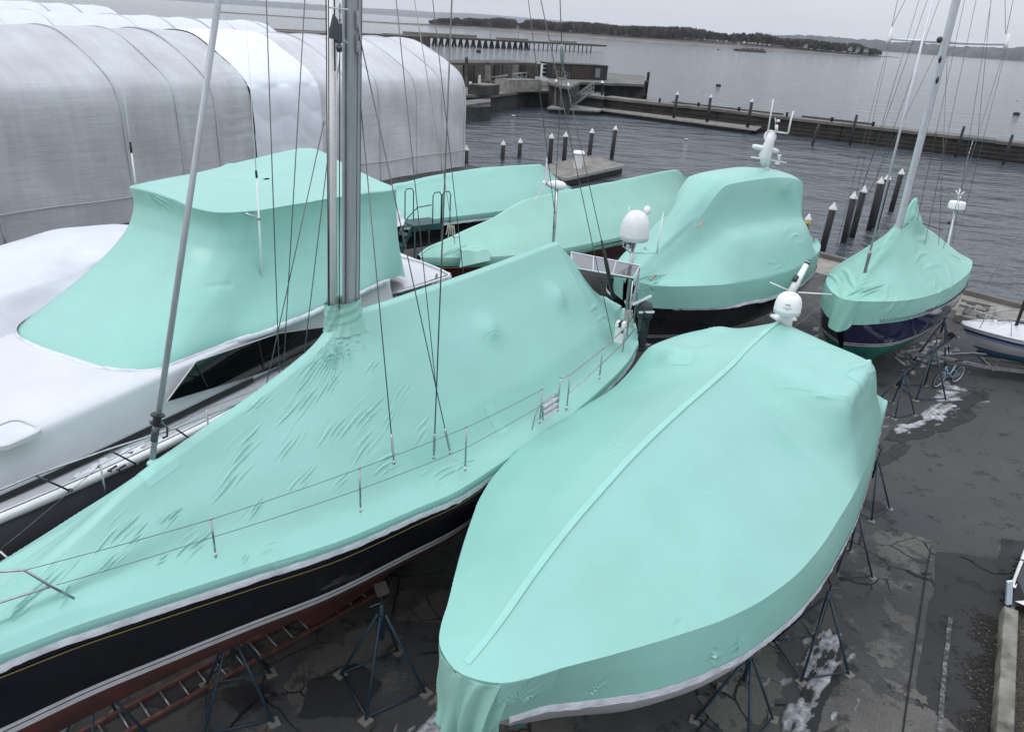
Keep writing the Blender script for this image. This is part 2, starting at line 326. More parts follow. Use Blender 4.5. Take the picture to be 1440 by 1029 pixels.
class Hull:
    def __init__(s, fr, btab, ztab, ktab, rake=(0, 1), srake=(0, 1), n=2.6, e=.75, zb=2.):
        s.fr, s.b, s.z, s.k, s.rake, s.sr, s.n, s.e, s.zb = fr, btab, ztab, ktab, rake, srake, n, e, zb; s.a0, s.a1 = btab[0][0], btab[-1][0]
    def pt(s, a, z, off=0.):
        b = ip(s.b, a); zs = ip(s.z, a); zk = ip(s.k, a); t = np.clip((zs-z)/(zs-zk), 0, 1); p = b*(1-t**s.n)**s.e+off
        r, w = s.rake; q = (zs-z)/max(.2, zs-s.zb); aa = a+r*q*max(0, 1-(a-s.a0)/w)**1.5; r2, w2 = s.sr; aa -= r2*q*max(0, 1-(s.a1-a)/w2)**1.5
        return aa, p, z
    def rows(s, root, name, m, f0, f1, nz=8, nu=90, off=0., cap=False, smooth=True):  # f0,f1: functions a -> z
        mb = MB()
        for sd in (1, -1):
            Rw = []
            for a in s.a0+(s.a1-s.a0)*(.5-.5*np.cos(np.linspace(0, math.pi, nu))):
                rr = []
                for t in np.linspace(0, 1, nz):
                    aa, p, z = s.pt(a, f0(a)*(1-t)+f1(a)*t, off); rr.append((aa, sd*p, z))
                Rw.append(rr)
            G = s.fr.arr(np.array(Rw)); mb.grid(G, flip=sd < 0)
            if cap:
                if sd == 1: last = G[-1]
                else: mb.grid(np.stack([last, G[-1]], 0))
        return build(name, mb, m, root, smooth)
    def deck(s, root, m, drop=.05, name='deck', nu=60):
        R = []
        for a in np.linspace(s.a0, s.a1, nu):
            aa, p, z = s.pt(a, ip(s.z, a)-drop); R.append([(aa, q*p, z+.04*(1-q*q)) for q in np.linspace(-1, 1, 7)])
        mb = MB(); mb.grid(s.fr.arr(np.array(R))); return build(name, mb, m, root, True)
def rag(P, r, n=6): mb = MB(); mb.path(P, r, n); return mb
def sagline(p, q, sag, n=8): p = np.asarray(p, float); q = np.asarray(q, float); return [p+(q-p)*t-np.array([0, 0, sag*4*t*(1-t)]) for t in np.linspace(0, 1, n)]
# ------------------------------------------------------------------ foreground motor boat
def boat_a():
    fr = Frame(at(650, 940, 3.5), 55)
    root = thing('covered_motorboat', 'largest mint shrink-wrapped motorboat nearest the camera, with a pale seam tape down its middle', 'motorboat', fr.M, 'shrink-wrapped boats stored ashore')
    bt = [(-.06, .05), (0, .24), (.12, .44), (.66, .79), (1.22, 1.13), (2.16, 1.66), (2.81, 1.98), (3.52, 2.22), (4.47, 2.40), (5.5, 2.46), (6.67, 2.46), (8.84, 2.34), (11.4, 2.06)]
    zr = [(-.06, 3.5), (.24, 3.58), (.54, 3.66), (.89, 3.84), (1.4, 4.04), (1.73, 4.17), (2.32, 4.34), (2.84, 4.45), (3.91, 4.64), (5.25, 4.74), (6.96, 4.82), (7.88, 4.93), (9.3, 5.0), (9.7, 4.95), (10.3, 4.55), (11.4, 3.75)]
    hb = [(-.06, .03), (1, .55), (3, 1.05), (5, 1.15), (6.6, 1.3), (7.7, 1.82), (9.6, 1.84), (10.2, 1.75), (11.4, 1.3)]
    tab = []
    for a in [-.06, 0, .12, .35, .66, 1.22, 1.7, 2.16, 2.81, 3.52, 4.47, 5.5, 6.2, 6.7, 7.2, 7.7, 8.4, 9.2, 9.55, 9.8, 10.2, 10.8, 11.4]:
        b = ip(bt, a); zs = 3.5-.02*max(a, 0); r = ip(zr, a)
        zh = ip([(-.06, zs), (1, zs+.60*(r-zs)), (3, zs+.60*(r-zs)), (5, zs+.60*(r-zs)), (6.6, zs+.50*(r-zs)), (7.2, zs+.55*(r-zs)), (7.7, r-.34), (9.4, r-.30), (9.8, r-.38), (10.8, r-.3), (11.4, r-.25)], a)
        zk = ip([(-.06, 2.82), (1, 2.80), (4, 2.78), (11.4, 2.70)], a); bs = max(.03, b+ip([(-.06, -.03), (.4, -.13), (.86, -.11), (1.25, .02), (1.65, .13), (2.3, .16), (3.6, .12), (6, .14), (8.2, .10), (11.4, .02)], a))
        tab.append((a, b, zs, r, ip(hb, a), zh if a > 7.0 else zs+(r-zs)*(1-ip(hb, a)/b)*1.05, zk, bs))
    tab.append((11.52, 2.0, 3.2, 3.3, 1.2, 3.28, 2.62, 1.95)); tab.append((11.55, 1.95, 2.75, 2.76, 1.2, 2.75, 2.62, 1.92))
    wr = [('l', 628, 905, 640, 935, 4, .01), ('f', 668, 918, 720, 955, 25, 3, .010),
          ('p', 985, 660, 1010, 700, 16, 5, .006), ('p', 1000, 650, 1022, 680, 10, 3, .005), ('p', 965, 650, 985, 672, 14, 5, .005),
          ('p', 830, 640, 890, 618, 30, 4, .010), ('p', 765, 760, 795, 752, 22, 7, .006), ('p', 745, 800, 765, 797, 14, 5, .004), ('p', 645, 845, 655, 842, 16, 6, .006),
          ('p', 945, 860, 972, 885, 14, 4, .010), ('p', 1060, 835, 1075, 840, 5, 2, .010), ('p', 1085, 590, 1110, 560, 8, 2, .004),
          ('p', 1185, 520, 1220, 500, 16, 5, .012), ('p', 1130, 480, 1190, 492, 12, 4, .012), ('p', 1000, 470, 1080, 478, 16, 4, .010), ('d', 1140, 525, 18, .04, 1), ('d', 1195, 520, 14, .05, 1), ('d', 1010, 505, 30, -.03, 1),
          ('l', 1193, 560, 1150, 553, 5, .03), ('l', 1193, 560, 1222, 525, 5, .03), ('d', 1165, 585, 20, -.015, .8), ('d', 1012, 449, 16, .07, 1), ('d', 941, 495, 14, .06, 1), ('d', 1230, 497, 12, .06, 1), ('d', 1194, 560, 12, .04, 1), ('d', 975, 480, 18, -.05, 1), ('p', 1000, 455, 1040, 462, 8, 4, .012),
          ('f', 1012, 903, 1000, 950, 30, 8, .05), ('p', 1035, 900, 1040, 925, 10, 4, .012), ('p', 820, 985, 850, 960, 12, 3, .02), ('p', 735, 985, 760, 970, 26, 5, .022), ('p', 690, 1005, 740, 960, 22, 5, .024),
          ('p', 1237, 560, 1245, 590, 6, 3, .015), ('p', 1100, 545, 1190, 560, 10, 2, .015)]
    o, G = cover(root, fr, tent(tab, rf=.46, left=lambda a: (ip([(0, 1), (6, 1), (8, .9), (9.5, .72), (11.4, .7)], a), ip([(0, 0), (7, 0), (9, .25), (10, .4), (11.4, .3)], a))), 480, [130, 34], wr, base=.0010)
    for q in ((745, 968, 12, 10), (1215, 530, 8, 10), (1050, 905, 5, 8), (960, 500, 6, 8)): patch(root, G, *q)
    # pale tape laid along the middle seam, resting on the cover surface
    mid = G.shape[1]//2; mb = MB(); R = []
    for i in range(9, 459):
        c = G[i, mid]; nn = np.array([0, 0, 1.]); w = .048; e = G[i, mid+3]-G[i, mid-3]; e /= np.linalg.norm(e); e2 = e-0
        zl = [np.array(c+e2*q*w)+np.array([0, 0, .0035]) for q in (-1, -.4, .4, 1)]; R.append(zl)
    mb.grid(np.array(R)); build('seam_tape', mb, 'mint_pale', root, True)
    strip(root, fr, tab, .03, -.085, .012, 'tape', 'edge_tape', .016, 190, (1, -1), .3, 11.5)
    # loose flap folded over the stem
    R = []; rg = np.random.default_rng(3)
    for i, t in enumerate(np.linspace(0, 1, 60)):
        row = []
        for k, s_ in enumerate(np.linspace(-1, 1, 150)):
            hw = .41-.09*t; th = s_*1.55
            a = -.045-.07*t**.5+.55*(1-math.cos(th))*.62; p = hw*math.sin(th)*1.25
            q1 = s_*8.5+1.6*math.sin(t*2.2)+.5; fold = (.075*(1-2*abs(math.sin(q1))**.7)+.035*math.sin(s_*21+t*5+1))*(.12+.9*t)*min(1, t/.06)
            z = 3.47-1.12*t*(1-.30*abs(s_)**2)+.05*math.sin(s_*7+1)*t
            row.append((a-fold*math.cos(th), p+fold*math.sin(th), z))
        R.append(row)
    mb = MB(); mb.grid(fr.arr(np.array(R))); build('bow_flap', mb, 'mint_soft', root, True)
    h = Hull(fr, [(.05, .02), (.4, .42), (.86, .76), (1.25, 1.10), (1.65, 1.46), (2.1, 1.74), (2.76, 2.07), (3.6, 2.32), (4.5, 2.46), (6.67, 2.5), (8.2, 2.42), (11.4, 2.02)], [(0, 2.74), (11.4, 2.68)], [(0, 1.4), (1.5, .75), (4, .52), (11.4, .58)], rake=(1.25, 4.), n=1.7, e=1.0, zb=1.4)
    h.rows(root, 'hull', 'gelcoat_dull', lambda a: 2.74, lambda a: 1.62, 10)
    h.rows(root, 'boot_stripe', 'letter', lambda a: 1.62, lambda a: 1.54, 2)
    h.rows(root, 'bottom', 'teal_bottom', lambda a: 1.54, lambda a: ip(h.k, a), 8)
    # radar mast behind the hardtop
    bp = fr.w(9.75, .05, 4.95); top = at(1134, 370, 6.35)
    c0 = at(1106, 445, 5.08)
    ms = MB(); ms.path([c0+np.array([.0, .02, -.25]), c0+np.array([0, .02, .12])], [.16, .11], 14); ms.box(c0+np.array([0, .15, -.08]), (.42, .30, .05), .3)
    mo = build('radar_mast', ms, 'white', root, True)
    dm = MB(); dc = at(1106, 440, 5.2); sc = .0187/2*1; R0 = .255
    dm.lathe([(R0*.8, -.02), (R0*.97, 0), (R0, .05), (R0*1.0, .075)], dc, n=28, mi=1); dm.lathe([(R0, .075), (R0*.985, .16), (R0*.93, .25), (R0*.80, .335), (R0*.55, .395), (R0*.28, .42), (.004, .428)], dc, n=28)
    do = build('radome', dm, ['white', 'alu_light'], root, 'angle')
    # small printed lines on the dome
    tx = MB(); vd = EYE-dc; vd[2] = 0; vd /= np.linalg.norm(vd); sd = np.cross([0, 0, 1.], vd)
    for zc, wd, ht in ((.235, .085, .020), (.175, .15, .008), (.14, .05, .006)):
        x = -wd/2
        rg = np.random.default_rng(int(zc*1000))
        while x < wd/2:
            l = rg.uniform(.006, .012) if ht < .015 else .010
            rr = R0*.955 if zc > .2 else R0*.99
            ang = x/rr; d2 = vd*math.cos(ang)+sd*math.sin(ang); t2 = np.cross([0, 0, 1.], d2)
            tx.box(dc+d2*(rr+.001)+np.array([0, 0, zc]), (.004, l, ht*rg.uniform(.7, 1)), np.stack([d2, t2, [0, 0, 1.]], 1)); x += l+.003
    build('lettering', tx, 'letter', do)
    pl = MB(); p0 = at(1116, 416, 5.25)+np.array([0, .18, 0]); p1 = atY(1134, 372, p0[1]+.25); pl.path([p0, p0+(p1-p0)*.5, p1], [.085, .07, .055], 12); pl.path([p1, p1+(p1-p0)*.1], [.05, .05], 10, 0)
    build('light_pole', pl, 'white', root, True)
    pl = MB(); pl.lathe([(.045, 0), (.06, .02), (.06, .05), (.04, .06), (.045, .09), (.02, .11)], p1, p1-p0, 12); q = p0+(p1-p0)*.52+np.array([-.09, -.05, 0]); pl.lathe([(.05, -.07), (.055, 0), (.05, .07)], q, p1-p0, 12); build('masthead_lamp', pl, 'dark_grey_plastic', root, True)
    for (x0, y0, x1, y1) in ((1083, 397, 1113, 410), (1122, 411, 1170, 414)):
        build('whip_antenna', rag([atY(x0, y0, p0[1]), atY(x1, y1, p0[1])], .013), 'white', root, True)
    build('tie_rope', rag(sagline(atY(1113, 463, 15.2), atY(1172, 415, 16.5), .0), .006), 'wire', root, True)
    return fr, root
# ------------------------------------------------------------------ navy cutter under mint wrap
def boat_b():
    fr = Frame(at(485, 440, 5.7), 56); f5 = Frame(at(485, 440, 5.7), 53)
    root = thing('covered_yacht', 'long dark navy yacht with red bottom under mint wrap, thick grey mast standing through it', 'sailboat', fr.M, 'shrink-wrapped boats stored ashore')
    bt = [(-8.3, .04), (-7.8, .22), (-7.0, .44), (-6.2, .62), (-5.7, .73), (-5., .88), (-4.1, 1.16), (-3.2, 1.45), (-1.9, 1.88), (-.69, 2.10), (.3, 2.27), (1.43, 2.31), (2.54, 2.36), (3.75, 2.30), (4.78, 2.22), (6.1, 2.05), (6.93, 1.85), (7.84, 1.46), (8.5, 1.05), (8.95, .7)]
    zrt = [(-8.3, 3.68), (-6.5, 3.66), (-5.2, 3.78), (-4.4, 4.05), (-3.82, 4.33), (-3.19, 4.54), (-2.19, 4.80), (-1.3, 5.06), (-.5, 5.38), (-.2, 5.60), (0, 5.70), (.3, 5.67), (1.4, 5.66), (2.72, 5.66), (4.84, 5.69), (6.12, 5.72), (6.24, 5.62), (6.78, 5.25), (7.54, 4.56), (8.3, 4.0), (8.95, 3.70)]
    zsf = lambda a: 3.3-.04*min(a, 0)+.02*max(a, 0)
    tab = []
    for a in [-8.3, -7.8, -7.0, -6.2, -5.7, -5., -4.4, -3.8, -3.2, -2.6, -1.9, -1.1, -.58, -.3, 0, .3, .7, 1.43, 2.54, 3.75, 4.78, 5.6, 6.05, 6.14, 6.26, 6.5, 6.9, 7.4, 8.0, 8.5, 8.95]:
        b = ip(bt, a); zs = zsf(a); r = ip(zrt, a); hb = b*ip([(-6.6, .5), (-3, .42), (0, .33), (6, .36), (7.3, .5), (9, .6)], a); zh = zs+(r-zs)*ip([(-6.6, .6), (-3, .53), (0, .58), (6, .60), (7.3, .55), (9, .5)], a)
        tab.append((a, b, zs, r, hb, zh, zs-.13, b+.012))
    tab.append((9.02, .66, 3.42, 3.5, .3, 3.48, 3.2, .62))
    wr = []
    for i, (x1, y1, am, n) in enumerate(((430, 530, .034, 11), (458, 540, .036, 12), (490, 530, .034, 11), (525, 505, .026, 10), (545, 470, .016, 8))): wr.append(('f', 494, 458, x1, y1, 19, n, am))
    for q in ((305, 690, 350, 640, 22, 5, .016), (330, 640, 365, 600, 22, 5, .014), (225, 735, 250, 712, 14, 5, .016), (140, 770, 185, 722, 26, 5, .014), (145, 800, 170, 772, 14, 4, .012), (250, 780, 290, 745, 26, 6, .016), (215, 790, 235, 778, 10, 3, .012),
              (30, 845, 95, 780, 26, 5, .016), (10, 870, 40, 835, 20, 5, .018), (80, 850, 100, 828, 16, 5, .014), (485, 610, 530, 560, 24, 6, .016), (545, 600, 560, 565, 16, 5, .013), (585, 620, 605, 590, 16, 4, .011), (500, 640, 530, 600, 20, 5, .016), (520, 520, 535, 500, 10, 4, .012),
              (530, 660, 560, 640, 22, 5, .016), (600, 675, 640, 655, 20, 5, .014), (640, 655, 665, 645, 12, 4, .013), (680, 470, 700, 465, 8, 5, .010), (838, 440, 858, 434, 22, 8, .008), (845, 415, 862, 408, 14, 6, .008), (832, 420, 842, 418, 20, 6, .007), (418, 835, 445, 825, 8, 3, .010), (720, 640, 740, 625, 10, 4, .012), (335, 790, 350, 775, 12, 4, .012),
              (420, 545, 452, 505, 18, 6, .016), (450, 560, 475, 520, 14, 5, .014), (395, 640, 425, 600, 16, 5, .012), (560, 560, 575, 535, 12, 4, .010), (410, 690, 440, 655, 16, 5, .012), (345, 730, 372, 700, 14, 5, .012), (180, 760, 205, 735, 12, 4, .012), (470, 690, 490, 665, 12, 4, .010), (350, 575, 385, 545, 12, 4, .010), (400, 590, 440, 545, 22, 6, .016), (455, 620, 480, 585, 18, 5, .014), (365, 770, 395, 760, 18, 3, .01), (780, 610, 800, 600, 12, 4, .014), (800, 590, 825, 575, 12, 4, .012)): wr.append(('p',)+q)
    wr += [('d', 690, 462, 13, .10, 1), ('p', 682, 476, 696, 472, 8, 5, .012), ('d', 786, 416, 10, .10, 1.3), ('d', 222, 648, 9, .03, 1), ('d', 757, 600, 14, .03, 1), ('d', 895, 478, 8, .04, 1.4)]
    o, G = cover(root, fr, tent(tab, .10, .03, (.36, .10), rf=.5), 960, [4, 190, 8], wr, base=.0008)
    for q in ((225, 655, 13, 13), (700, 590, 6, 17), (420, 800, 15, 6), (840, 480, 7, 10)): patch(root, G, *q)
    # gather of film lashed round the mast
    mf = fr.on(486, 440); R = []
    for t in np.linspace(0, 1, 26):
        row = []
        for k in range(72):
            th = 2*math.pi*k/72; r = (.235+.13*(1-t)**2.6)*(1+.05*math.sin(th*13+3*t)+.03*math.sin(th*29+5*t)+.04*math.sin(t*22+th*2)*(t > .3)); row.append(fr.w(.02+r*1.1*math.cos(th), r*.78*math.sin(th), 5.42+.50*t))
        R.append(row)
    mb = MB(); mb.grid(np.array(R), closev=True); build('mast_wrap', mb, 'mint_soft', root, True)
    tt = [(t[0], t[1], t[2], t[3], t[4], t[5], t[6], t[7]) for t in tab]
    strip(root, fr, tt, .015, -.085, .010, 'tape', 'edge_tape', .014, 240, (1, -1), -8.2, 8.9)
    h = Hull(fr, bt, [(a, zsf(a)-.13) for a in (-8.3, 0, 8.95)], [(-8.3, 2.0), (-6.5, 1.5), (-5, 1.4), (-2, 1.3), (1.5, 1.15), (5, 1.35), (8.95, 2.1)], rake=(.9, 2.2), srake=(.9, 3.5), n=2.7, e=.70, zb=2.3)
    zb = lambda a: 2.31
    h.rows(root, 'hull', 'navy', lambda a: ip(h.z, a), lambda a: zb(a)+.19, 12, 160, cap=True)
    g = MB(); tt2 = [fr.arr(np.array([[(lambda q: (q[0], sd*(q[1]+.012), q[2]))(h.pt(a, ip(h.z, a)-dz, .0)) for dz in (.128, .148)] for a in np.linspace(-8.2, 8.8, 120)])) for sd in (1, -1)]
    for q in tt2: g.grid(q)
    build('cove_stripe', g, 'gold', root, True)
    b1 = h.rows(root, 'boot_stripe', 'stripe_white', lambda a: zb(a)+.19, lambda a: zb(a)+.125, 2, 120, off=.004)
    h.rows(root, 'boot_stripe', 'navy', lambda a: zb(a)+.125, lambda a: zb(a)+.105, 2, 120)
    h.rows(root, 'boot_stripe', 'stripe_white', lambda a: zb(a)+.105, lambda a: zb(a)+.01, 2, 120, off=.004)
    h.rows(root, 'bottom', 'red_bottom', lambda a: zb(a)+.01, lambda a: ip(h.k, a)+.01, 14, 120, cap=True)
    R = []
    for z in np.linspace(1.4, .12, 8):
        t = (1.4-z)/1.28; L = 3.9-1.1*t; a0 = -2.0+.9*t; R.append([fr.w(a0+L*(1-c)/2, sg*(.17*math.sqrt(max(0, 1-(2*(1-c)/2-.8)**2*.6)))*math.sin(math.acos(c))**.6, z) for sg, c in [(1, math.cos(q)) for q in np.linspace(0, math.pi, 14)]+[(-1, math.cos(q)) for q in np.linspace(math.pi, 0, 14)]])
    mb = MB(); mb.grid(np.array(R)); build('keel', mb, 'red_bottom', root, True)
    mb = MB(); mb.beam(fr.w(7.0, 0, .55), fr.w(7.3, 0, 1.8), .10, .8, up=(.6, .8, 0)); build('rudder', mb, 'red_bottom', root)
    h.deck(root, 'gelcoat_dull', .06)
    # ---- mast
    b0 = f5.on(493, 436); d = f5.on(495, -40)-b0; b0 = b0-d*(1.6/d[2]) if False else b0
    e = d/np.linalg.norm(d); up = b0+e*7.; lo = b0-e*2.2
    R = []
    X = np.array([fr.d[0], fr.d[1], 0]); Y = np.array([fr.n[0], fr.n[1], 0])
    prof = []
    for k in range(40):
        th = 2*math.pi*k/40; c, s_ = math.cos(th), math.sin(th); prof.append((.135*math.copysign(abs(c)**.75, c), .105*math.copysign(abs(s_)**.75, s_)))
    mb = MB(); mb.grid(np.array([[lo+(up-lo)*t+X*x+Y*y for x, y in prof] for t in np.linspace(0, 1, 12)]), closev=True); mo = build('mast', mb, 'alu', root, True)
    tr = MB()
    for oy, ox, wd in ((.03, -.138, .03), (.108, .01, .012), (.09, .095, .018)): tr.path([lo+X*ox+Y*oy+e*.1, up+X*ox+Y*oy], wd/2, 5)
    build('sail_track', tr, 'alu_dark', mo)
    # white spinnaker pole stowed on the front of the mast
    pb = f5.on(466, 428, -.02); pt = f5.on(468, -40, -.02); build('stowed_pole', rag([pb, pb+(pt-pb)*.5, pt], .070, 12), 'white', mo, True)
    wrp = MB(); R = []
    for t in np.linspace(0, 1, 12): R.append([pb+(pb-pt)/np.linalg.norm(pt-pb)*(.42*(1-t)-.02)+.105*(1+.12*math.sin(5*q+9*t)+.08*math.sin(t*25))*(X*math.cos(q)+Y*math.sin(q)) for q in np.linspace(0, 2*math.pi, 25)[:-1]])
    wrp.grid(np.array(R), closev=True); build('pole_wrap', wrp, 'mint_soft', mo, True)
    # halyards, clutches, blocks
    for (x0, y0, x1, y1, r, m) in ((462, -30, 463, 430, .008, 'rope_dark'), (470, -30, 471, 100, .011, 'rope_dark'), (471, 100, 474, 430, .009, 'rope'), (478, 5, 477, 434, .008, 'rope_dark'), (458, -30, 459, 60, .008, 'rope_dark'), (459, 60, 462, 430, .008, 'rope_dark')):
        build('halyard', rag([f5.on(x0, y0, .13), f5.on(x1, y1, .13)], r, 6), m, mo, True)
    for yy in (28, 62):
        c = f5.on(503, yy, .14); mb = MB(); mb.box(c, (.05, .03, .22), fr_rot(fr)); mb.path([c+np.array([0, 0, .05]), c+X*.02+Y*.03+np.array([0, 0, -.26])], .012, 6); build('rope_clutch', mb, 'steel', mo)
    mb = MB(); c = f5.on(467, 38, .16); mb.slab([f5.on(468, 20, .16), f5.on(462, 45, .16), f5.on(461, 54, .16), f5.on(473, 56, .16), f5.on(474, 30, .16)], .03); mb.lathe([(.03, -.12), (.05, -.1), (.05, .12), (.03, .14)], f5.on(476, 48, .16), n=10); mb.lathe([(.03, -.05), (.045, 0), (.03, .05)], f5.on(477, 68, .16), n=10); build('gooseneck_fitting', mb, 'steel_dark', mo)
    mb = MB(); mb.path([f5.on(464, 11, .16), f5.on(490, 14, .16)], .012, 6); mb.path([f5.on(478, 52, .16), f5.on(490, 62, .16)], .01, 6); build('padeye', mb, 'steel', mo)
    # ---- standing rigging
    def wire(name, x0, y0, p0, x1, y1, p1, r=.009, m='wire', ext=0., turn=True):
        a = f5.on(x0, y0, p0); b = f5.on(x1, y1, p1); b2 = b+(b-a)*ext; w = build(name, rag([a, b2], r, 6), m, mo, True)
        if turn:
            L = (a-b2)/np.linalg.norm(a-b2); mb = MB(); mb.path([b2+L*.05, b2+L*.12, b2+L*.36, b2+L*.42], [.011, .02, .02, .012], 8); mb.lathe([(.02, 0), (.03, .03), (.02, .06)], b2-np.array([0, 0, .03]), n=8); build('turnbuckle', mb, 'steel', mo, True)
    wire('shroud', 507, 57, .14, 633, 636, 1.78); wire('shroud', 507, 145, .14, 554, 650, 1.80); wire('shroud', 637, -40, 1.88, 610, 643, 1.84, .011); wire('shroud', 553, -40, 1.0, 613, 545, 1.84, .007, turn=False)
    for q in ((373, -40, 393, 533), (431, -40, 398, 530), (456, 170, 373, 548), (478, 80, 427, 505)): wire('shroud', q[0], q[1], -1.75, q[2], q[3], -1.75, .009, ext=.15, turn=False)
    wire('running_backstay', 576, -40, -1.6, 640, 343, -1.6, .008, 'rope', turn=False); wire('running_backstay', 604, -40, -1.6, 652, 388, -1.6, .009, turn=False)
    mb = MB(); c = f5.on(634, 325, -1.55)
    for k in range(5): mb.path(sagline(c+np.array([.03*k-.06, 0, .12]), c+np.array([.05*k-.1, 0, -.08-.05*(k % 2)]), .05, 5), .012, 5)
    build('rope_coil', mb, 'rope', mo, True)
    wire('backstay', 752, -40, .4, 867, 503, 1.15, .009); wire('backstay', 738, -40, -.6, 780, 300, -.9, .008, turn=False)
    bs = f5.on(786, -40, .0); bi = f5.on(791, 90, .05); build('backstay', rag([bs, bi], .010), 'wire', mo, True)
    mb = MB(); mb.path([f5.on(790, 62, .05), f5.on(790, 70, .05), f5.on(790.5, 82, .05), f5.on(791, 92, .05)], [.015, .035, .045, .02], 10); build('backstay_block', mb, 'block_grey', mo, True)
    build('backstay', rag([bi, f5.on(847, 343, .9)], .009), 'wire', mo, True); build('backstay', rag([bi, f5.on(777, 338, -1.)], .008), 'wire', mo, True)
    build('backstay_tensioner', rag([f5.on(846, 338, .9), f5.on(853, 372, .95), f5.on(862, 418, 1.)], [.02, .045, .045], 10), 'black_plastic', mo, True)
    # ---- inner forestay with furler
    fb = f5.on(214, 646); ft = f5.on(313, -40); L = (ft-fb)/np.linalg.norm(ft-fb)
    fo = build('forestay', rag([fb-L*.2, ft], .038, 12), 'alu', root, True)
    c = f5.on(221, 590); mb = MB(); mb.lathe([(.075, -.06), (.09, -.05), (.09, -.035), (.055, -.03), (.055, .05), (.09, .055), (.09, .075), (.06, .09)], c, L, 16); build('furler_drum', mb, 'black_plastic', fo, 'angle')
    mb = MB(); mb.path([c+np.array([.05, 0, -.05]), c+np.array([.11, .02, -.12]), c+np.array([.10, 0, -.24]), c+np.array([.04, 0, -.27])], .016, 6); mb.path([c-L*.06, c-L*.30], [.05, .045], 10); build('furler_shackle', mb, 'steel_dark', fo, True)
    mb = MB(); mb.lathe([(.09, -.03), (.085, .0), (.06, .02), (.045, .04)], fb+np.array([.03, -.02, -.03]), L, 18); build('stay_patch', mb, 'mint_pale', fo, True)
    # ---- stanchions and lifelines, starboard
    pts = []
    def stan(x0, y0, x1, y1, p):
        lo_ = f5.on(x1, y1, p); hi = f5.on(x0, y0, p); hi = lo_+np.array([0, 0, hi[2]-lo_[2]]); mb = MB(); mb.path([lo_-np.array([0, 0, .05]), hi], .0145, 8); mb.lathe([(.02, 0), (.02, .02), (.006, .03)], hi, n=8); so = build('stanchion', mb, 'steel', root, True)
        mb = MB(); mb.lathe([(.028, 0), (.022, .03), (.016, .055)], lo_-np.array([0, 0, .02]), n=10); build('stanchion_boot', mb, 'tape', so, True); return lo_, hi
    for q in ((301, 728, 303, 779, 1.36), (505, 659, 507, 716, 1.86), (652, 603, 654, 658, 2.06), (760, 549, 759, 592, 2.06), (785, 533, 784, 575, 2.04), (798, 529, 797, 573, 2.0), (845, 492, 843, 530, 1.82), (876, 462, 875, 498, 1.45)): pts.append(stan(*q))
    p0 = f5.on(36, 801, .92); p1 = f5.on(80, 822, 1.0)
    ups = [p0]+[h_ for l, h_ in pts[:4]]; los = [p1]+[l+(h_-l)*.5 for l, h_ in pts[:4]]
    for A in (ups, los):
        for i in range(len(A)-1): build('lifeline', rag(sagline(A[i], A[i+1], .012), .0045, 5), 'wire', root, True)
    rail = [pts[4][1]]+[pts[5][1]]+[pts[6][1], pts[7][1], f5.on(893, 440, 1.0)]; build('stern_rail', rag(rail, .014, 8), 'steel', root, True)
    rail = [l+(h_-l)*.45 for l, h_ in pts[5:]]+[f5.on(893, 462, 1.0)]; build('stern_rail', rag(rail, .013, 8), 'steel', root, True)
    # port stanchions seen past the ridge
    hp = []
    for (x0, y0, x1, y1) in ((141, 654, 152, 702), (290, 575, 291, 605)):
        hi = f5.on(x0, y0, -1.45 if x0 < 200 else -1.85); build('stanchion', rag([hi-np.array([0, 0, .72]), hi], .0145, 8), 'steel', root, True); hp.append(hi)
    pp = f5.on(2, 771, -1.05)
    for A in ([pp]+hp+[f5.on(430, 520, -1.95)], ): 
        for i in range(len(A)-1): build('lifeline', rag(sagline(A[i], A[i+1], .01), .0045, 5), 'wire', root, True)
    # pulpit at the bow
    ft0 = f5.on(104, 841, .98); tp = f5.on(34, 801, .90); e1 = f5.on(-30, 805, .60); m1 = f5.on(72, 824, .95); e2 = f5.on(-30, 856, .62)
    mb = MB(); mb.path([ft0, m1, tp, tp+(e1-tp)*.15, e1, fr.w(-7.9, .2, e1[2]+.02), fr.w(-8.0, -.2, e1[2]+.02), fr.w(-6.8, -.5, tp[2]), f5.on(2, 774, -1.0)], .0165, 8); mb.path([m1, e2, fr.w(-7.8, .2, e2[2])], .015, 8); mb.path([f5.on(0, 775, -.9), f5.on(28, 800, -.75)], .015, 8); build('pulpit', mb, 'steel', root, True)
    # boarding ladder folded on the rail
    mb = MB(); A = lambda x, y: f5.on(x, y, 2.08)
    mb.path([A(764, 590), A(762, 566), A(783, 552), A(785, 578)], .016, 6); mb.path([A(748, 604), A(752, 586), A(758, 570), A(763, 566)], .014, 6)
    for yy in (0, 8, 16): mb.beam(A(763, 571+yy), A(784, 558+yy), .07, .025, up=(.3, -.5, .8))
    build('boarding_ladder', mb, 'steel', root)
    # hardware on the quarter: life-raft canister, rope bundle
    c = f5.on(872, 466, 1.28); mb = MB(); rt = fr_rot(fr, 12); mb.box(c+np.array([0, 0, -.06]), (.16, .20, .36), rt, 0, .96); mb.box(c+np.array([0, 0, .18]), (.18, .22, .10), rt, 0, .85); mb.box(c+np.array([0, 0, .18]), (.185, .06, .108), rt, 1); mb.lathe([(.035, 0), (.035, .02)], c+np.array([.02, -.13, .05]), (.2, -1, .1), 12, 1); build('rescue_pack', mb, ['white', 'letter'], root)
    mb = MB()
    for k in range(6): q = f5.on(881+k*1.6, 436, 1.05); mb.path(sagline(q, q+np.array([.03*(k-2), .01*k, -.42-.03*(k % 3)]), .02, 5), .012, 5)
    build('rope_coil', mb, 'rope', root, True)
    return f5, root
def fr_rot(fr, extra=0): return np.array(Matrix.Rotation(math.radians(fr.deg+extra), 3, 'Z'))
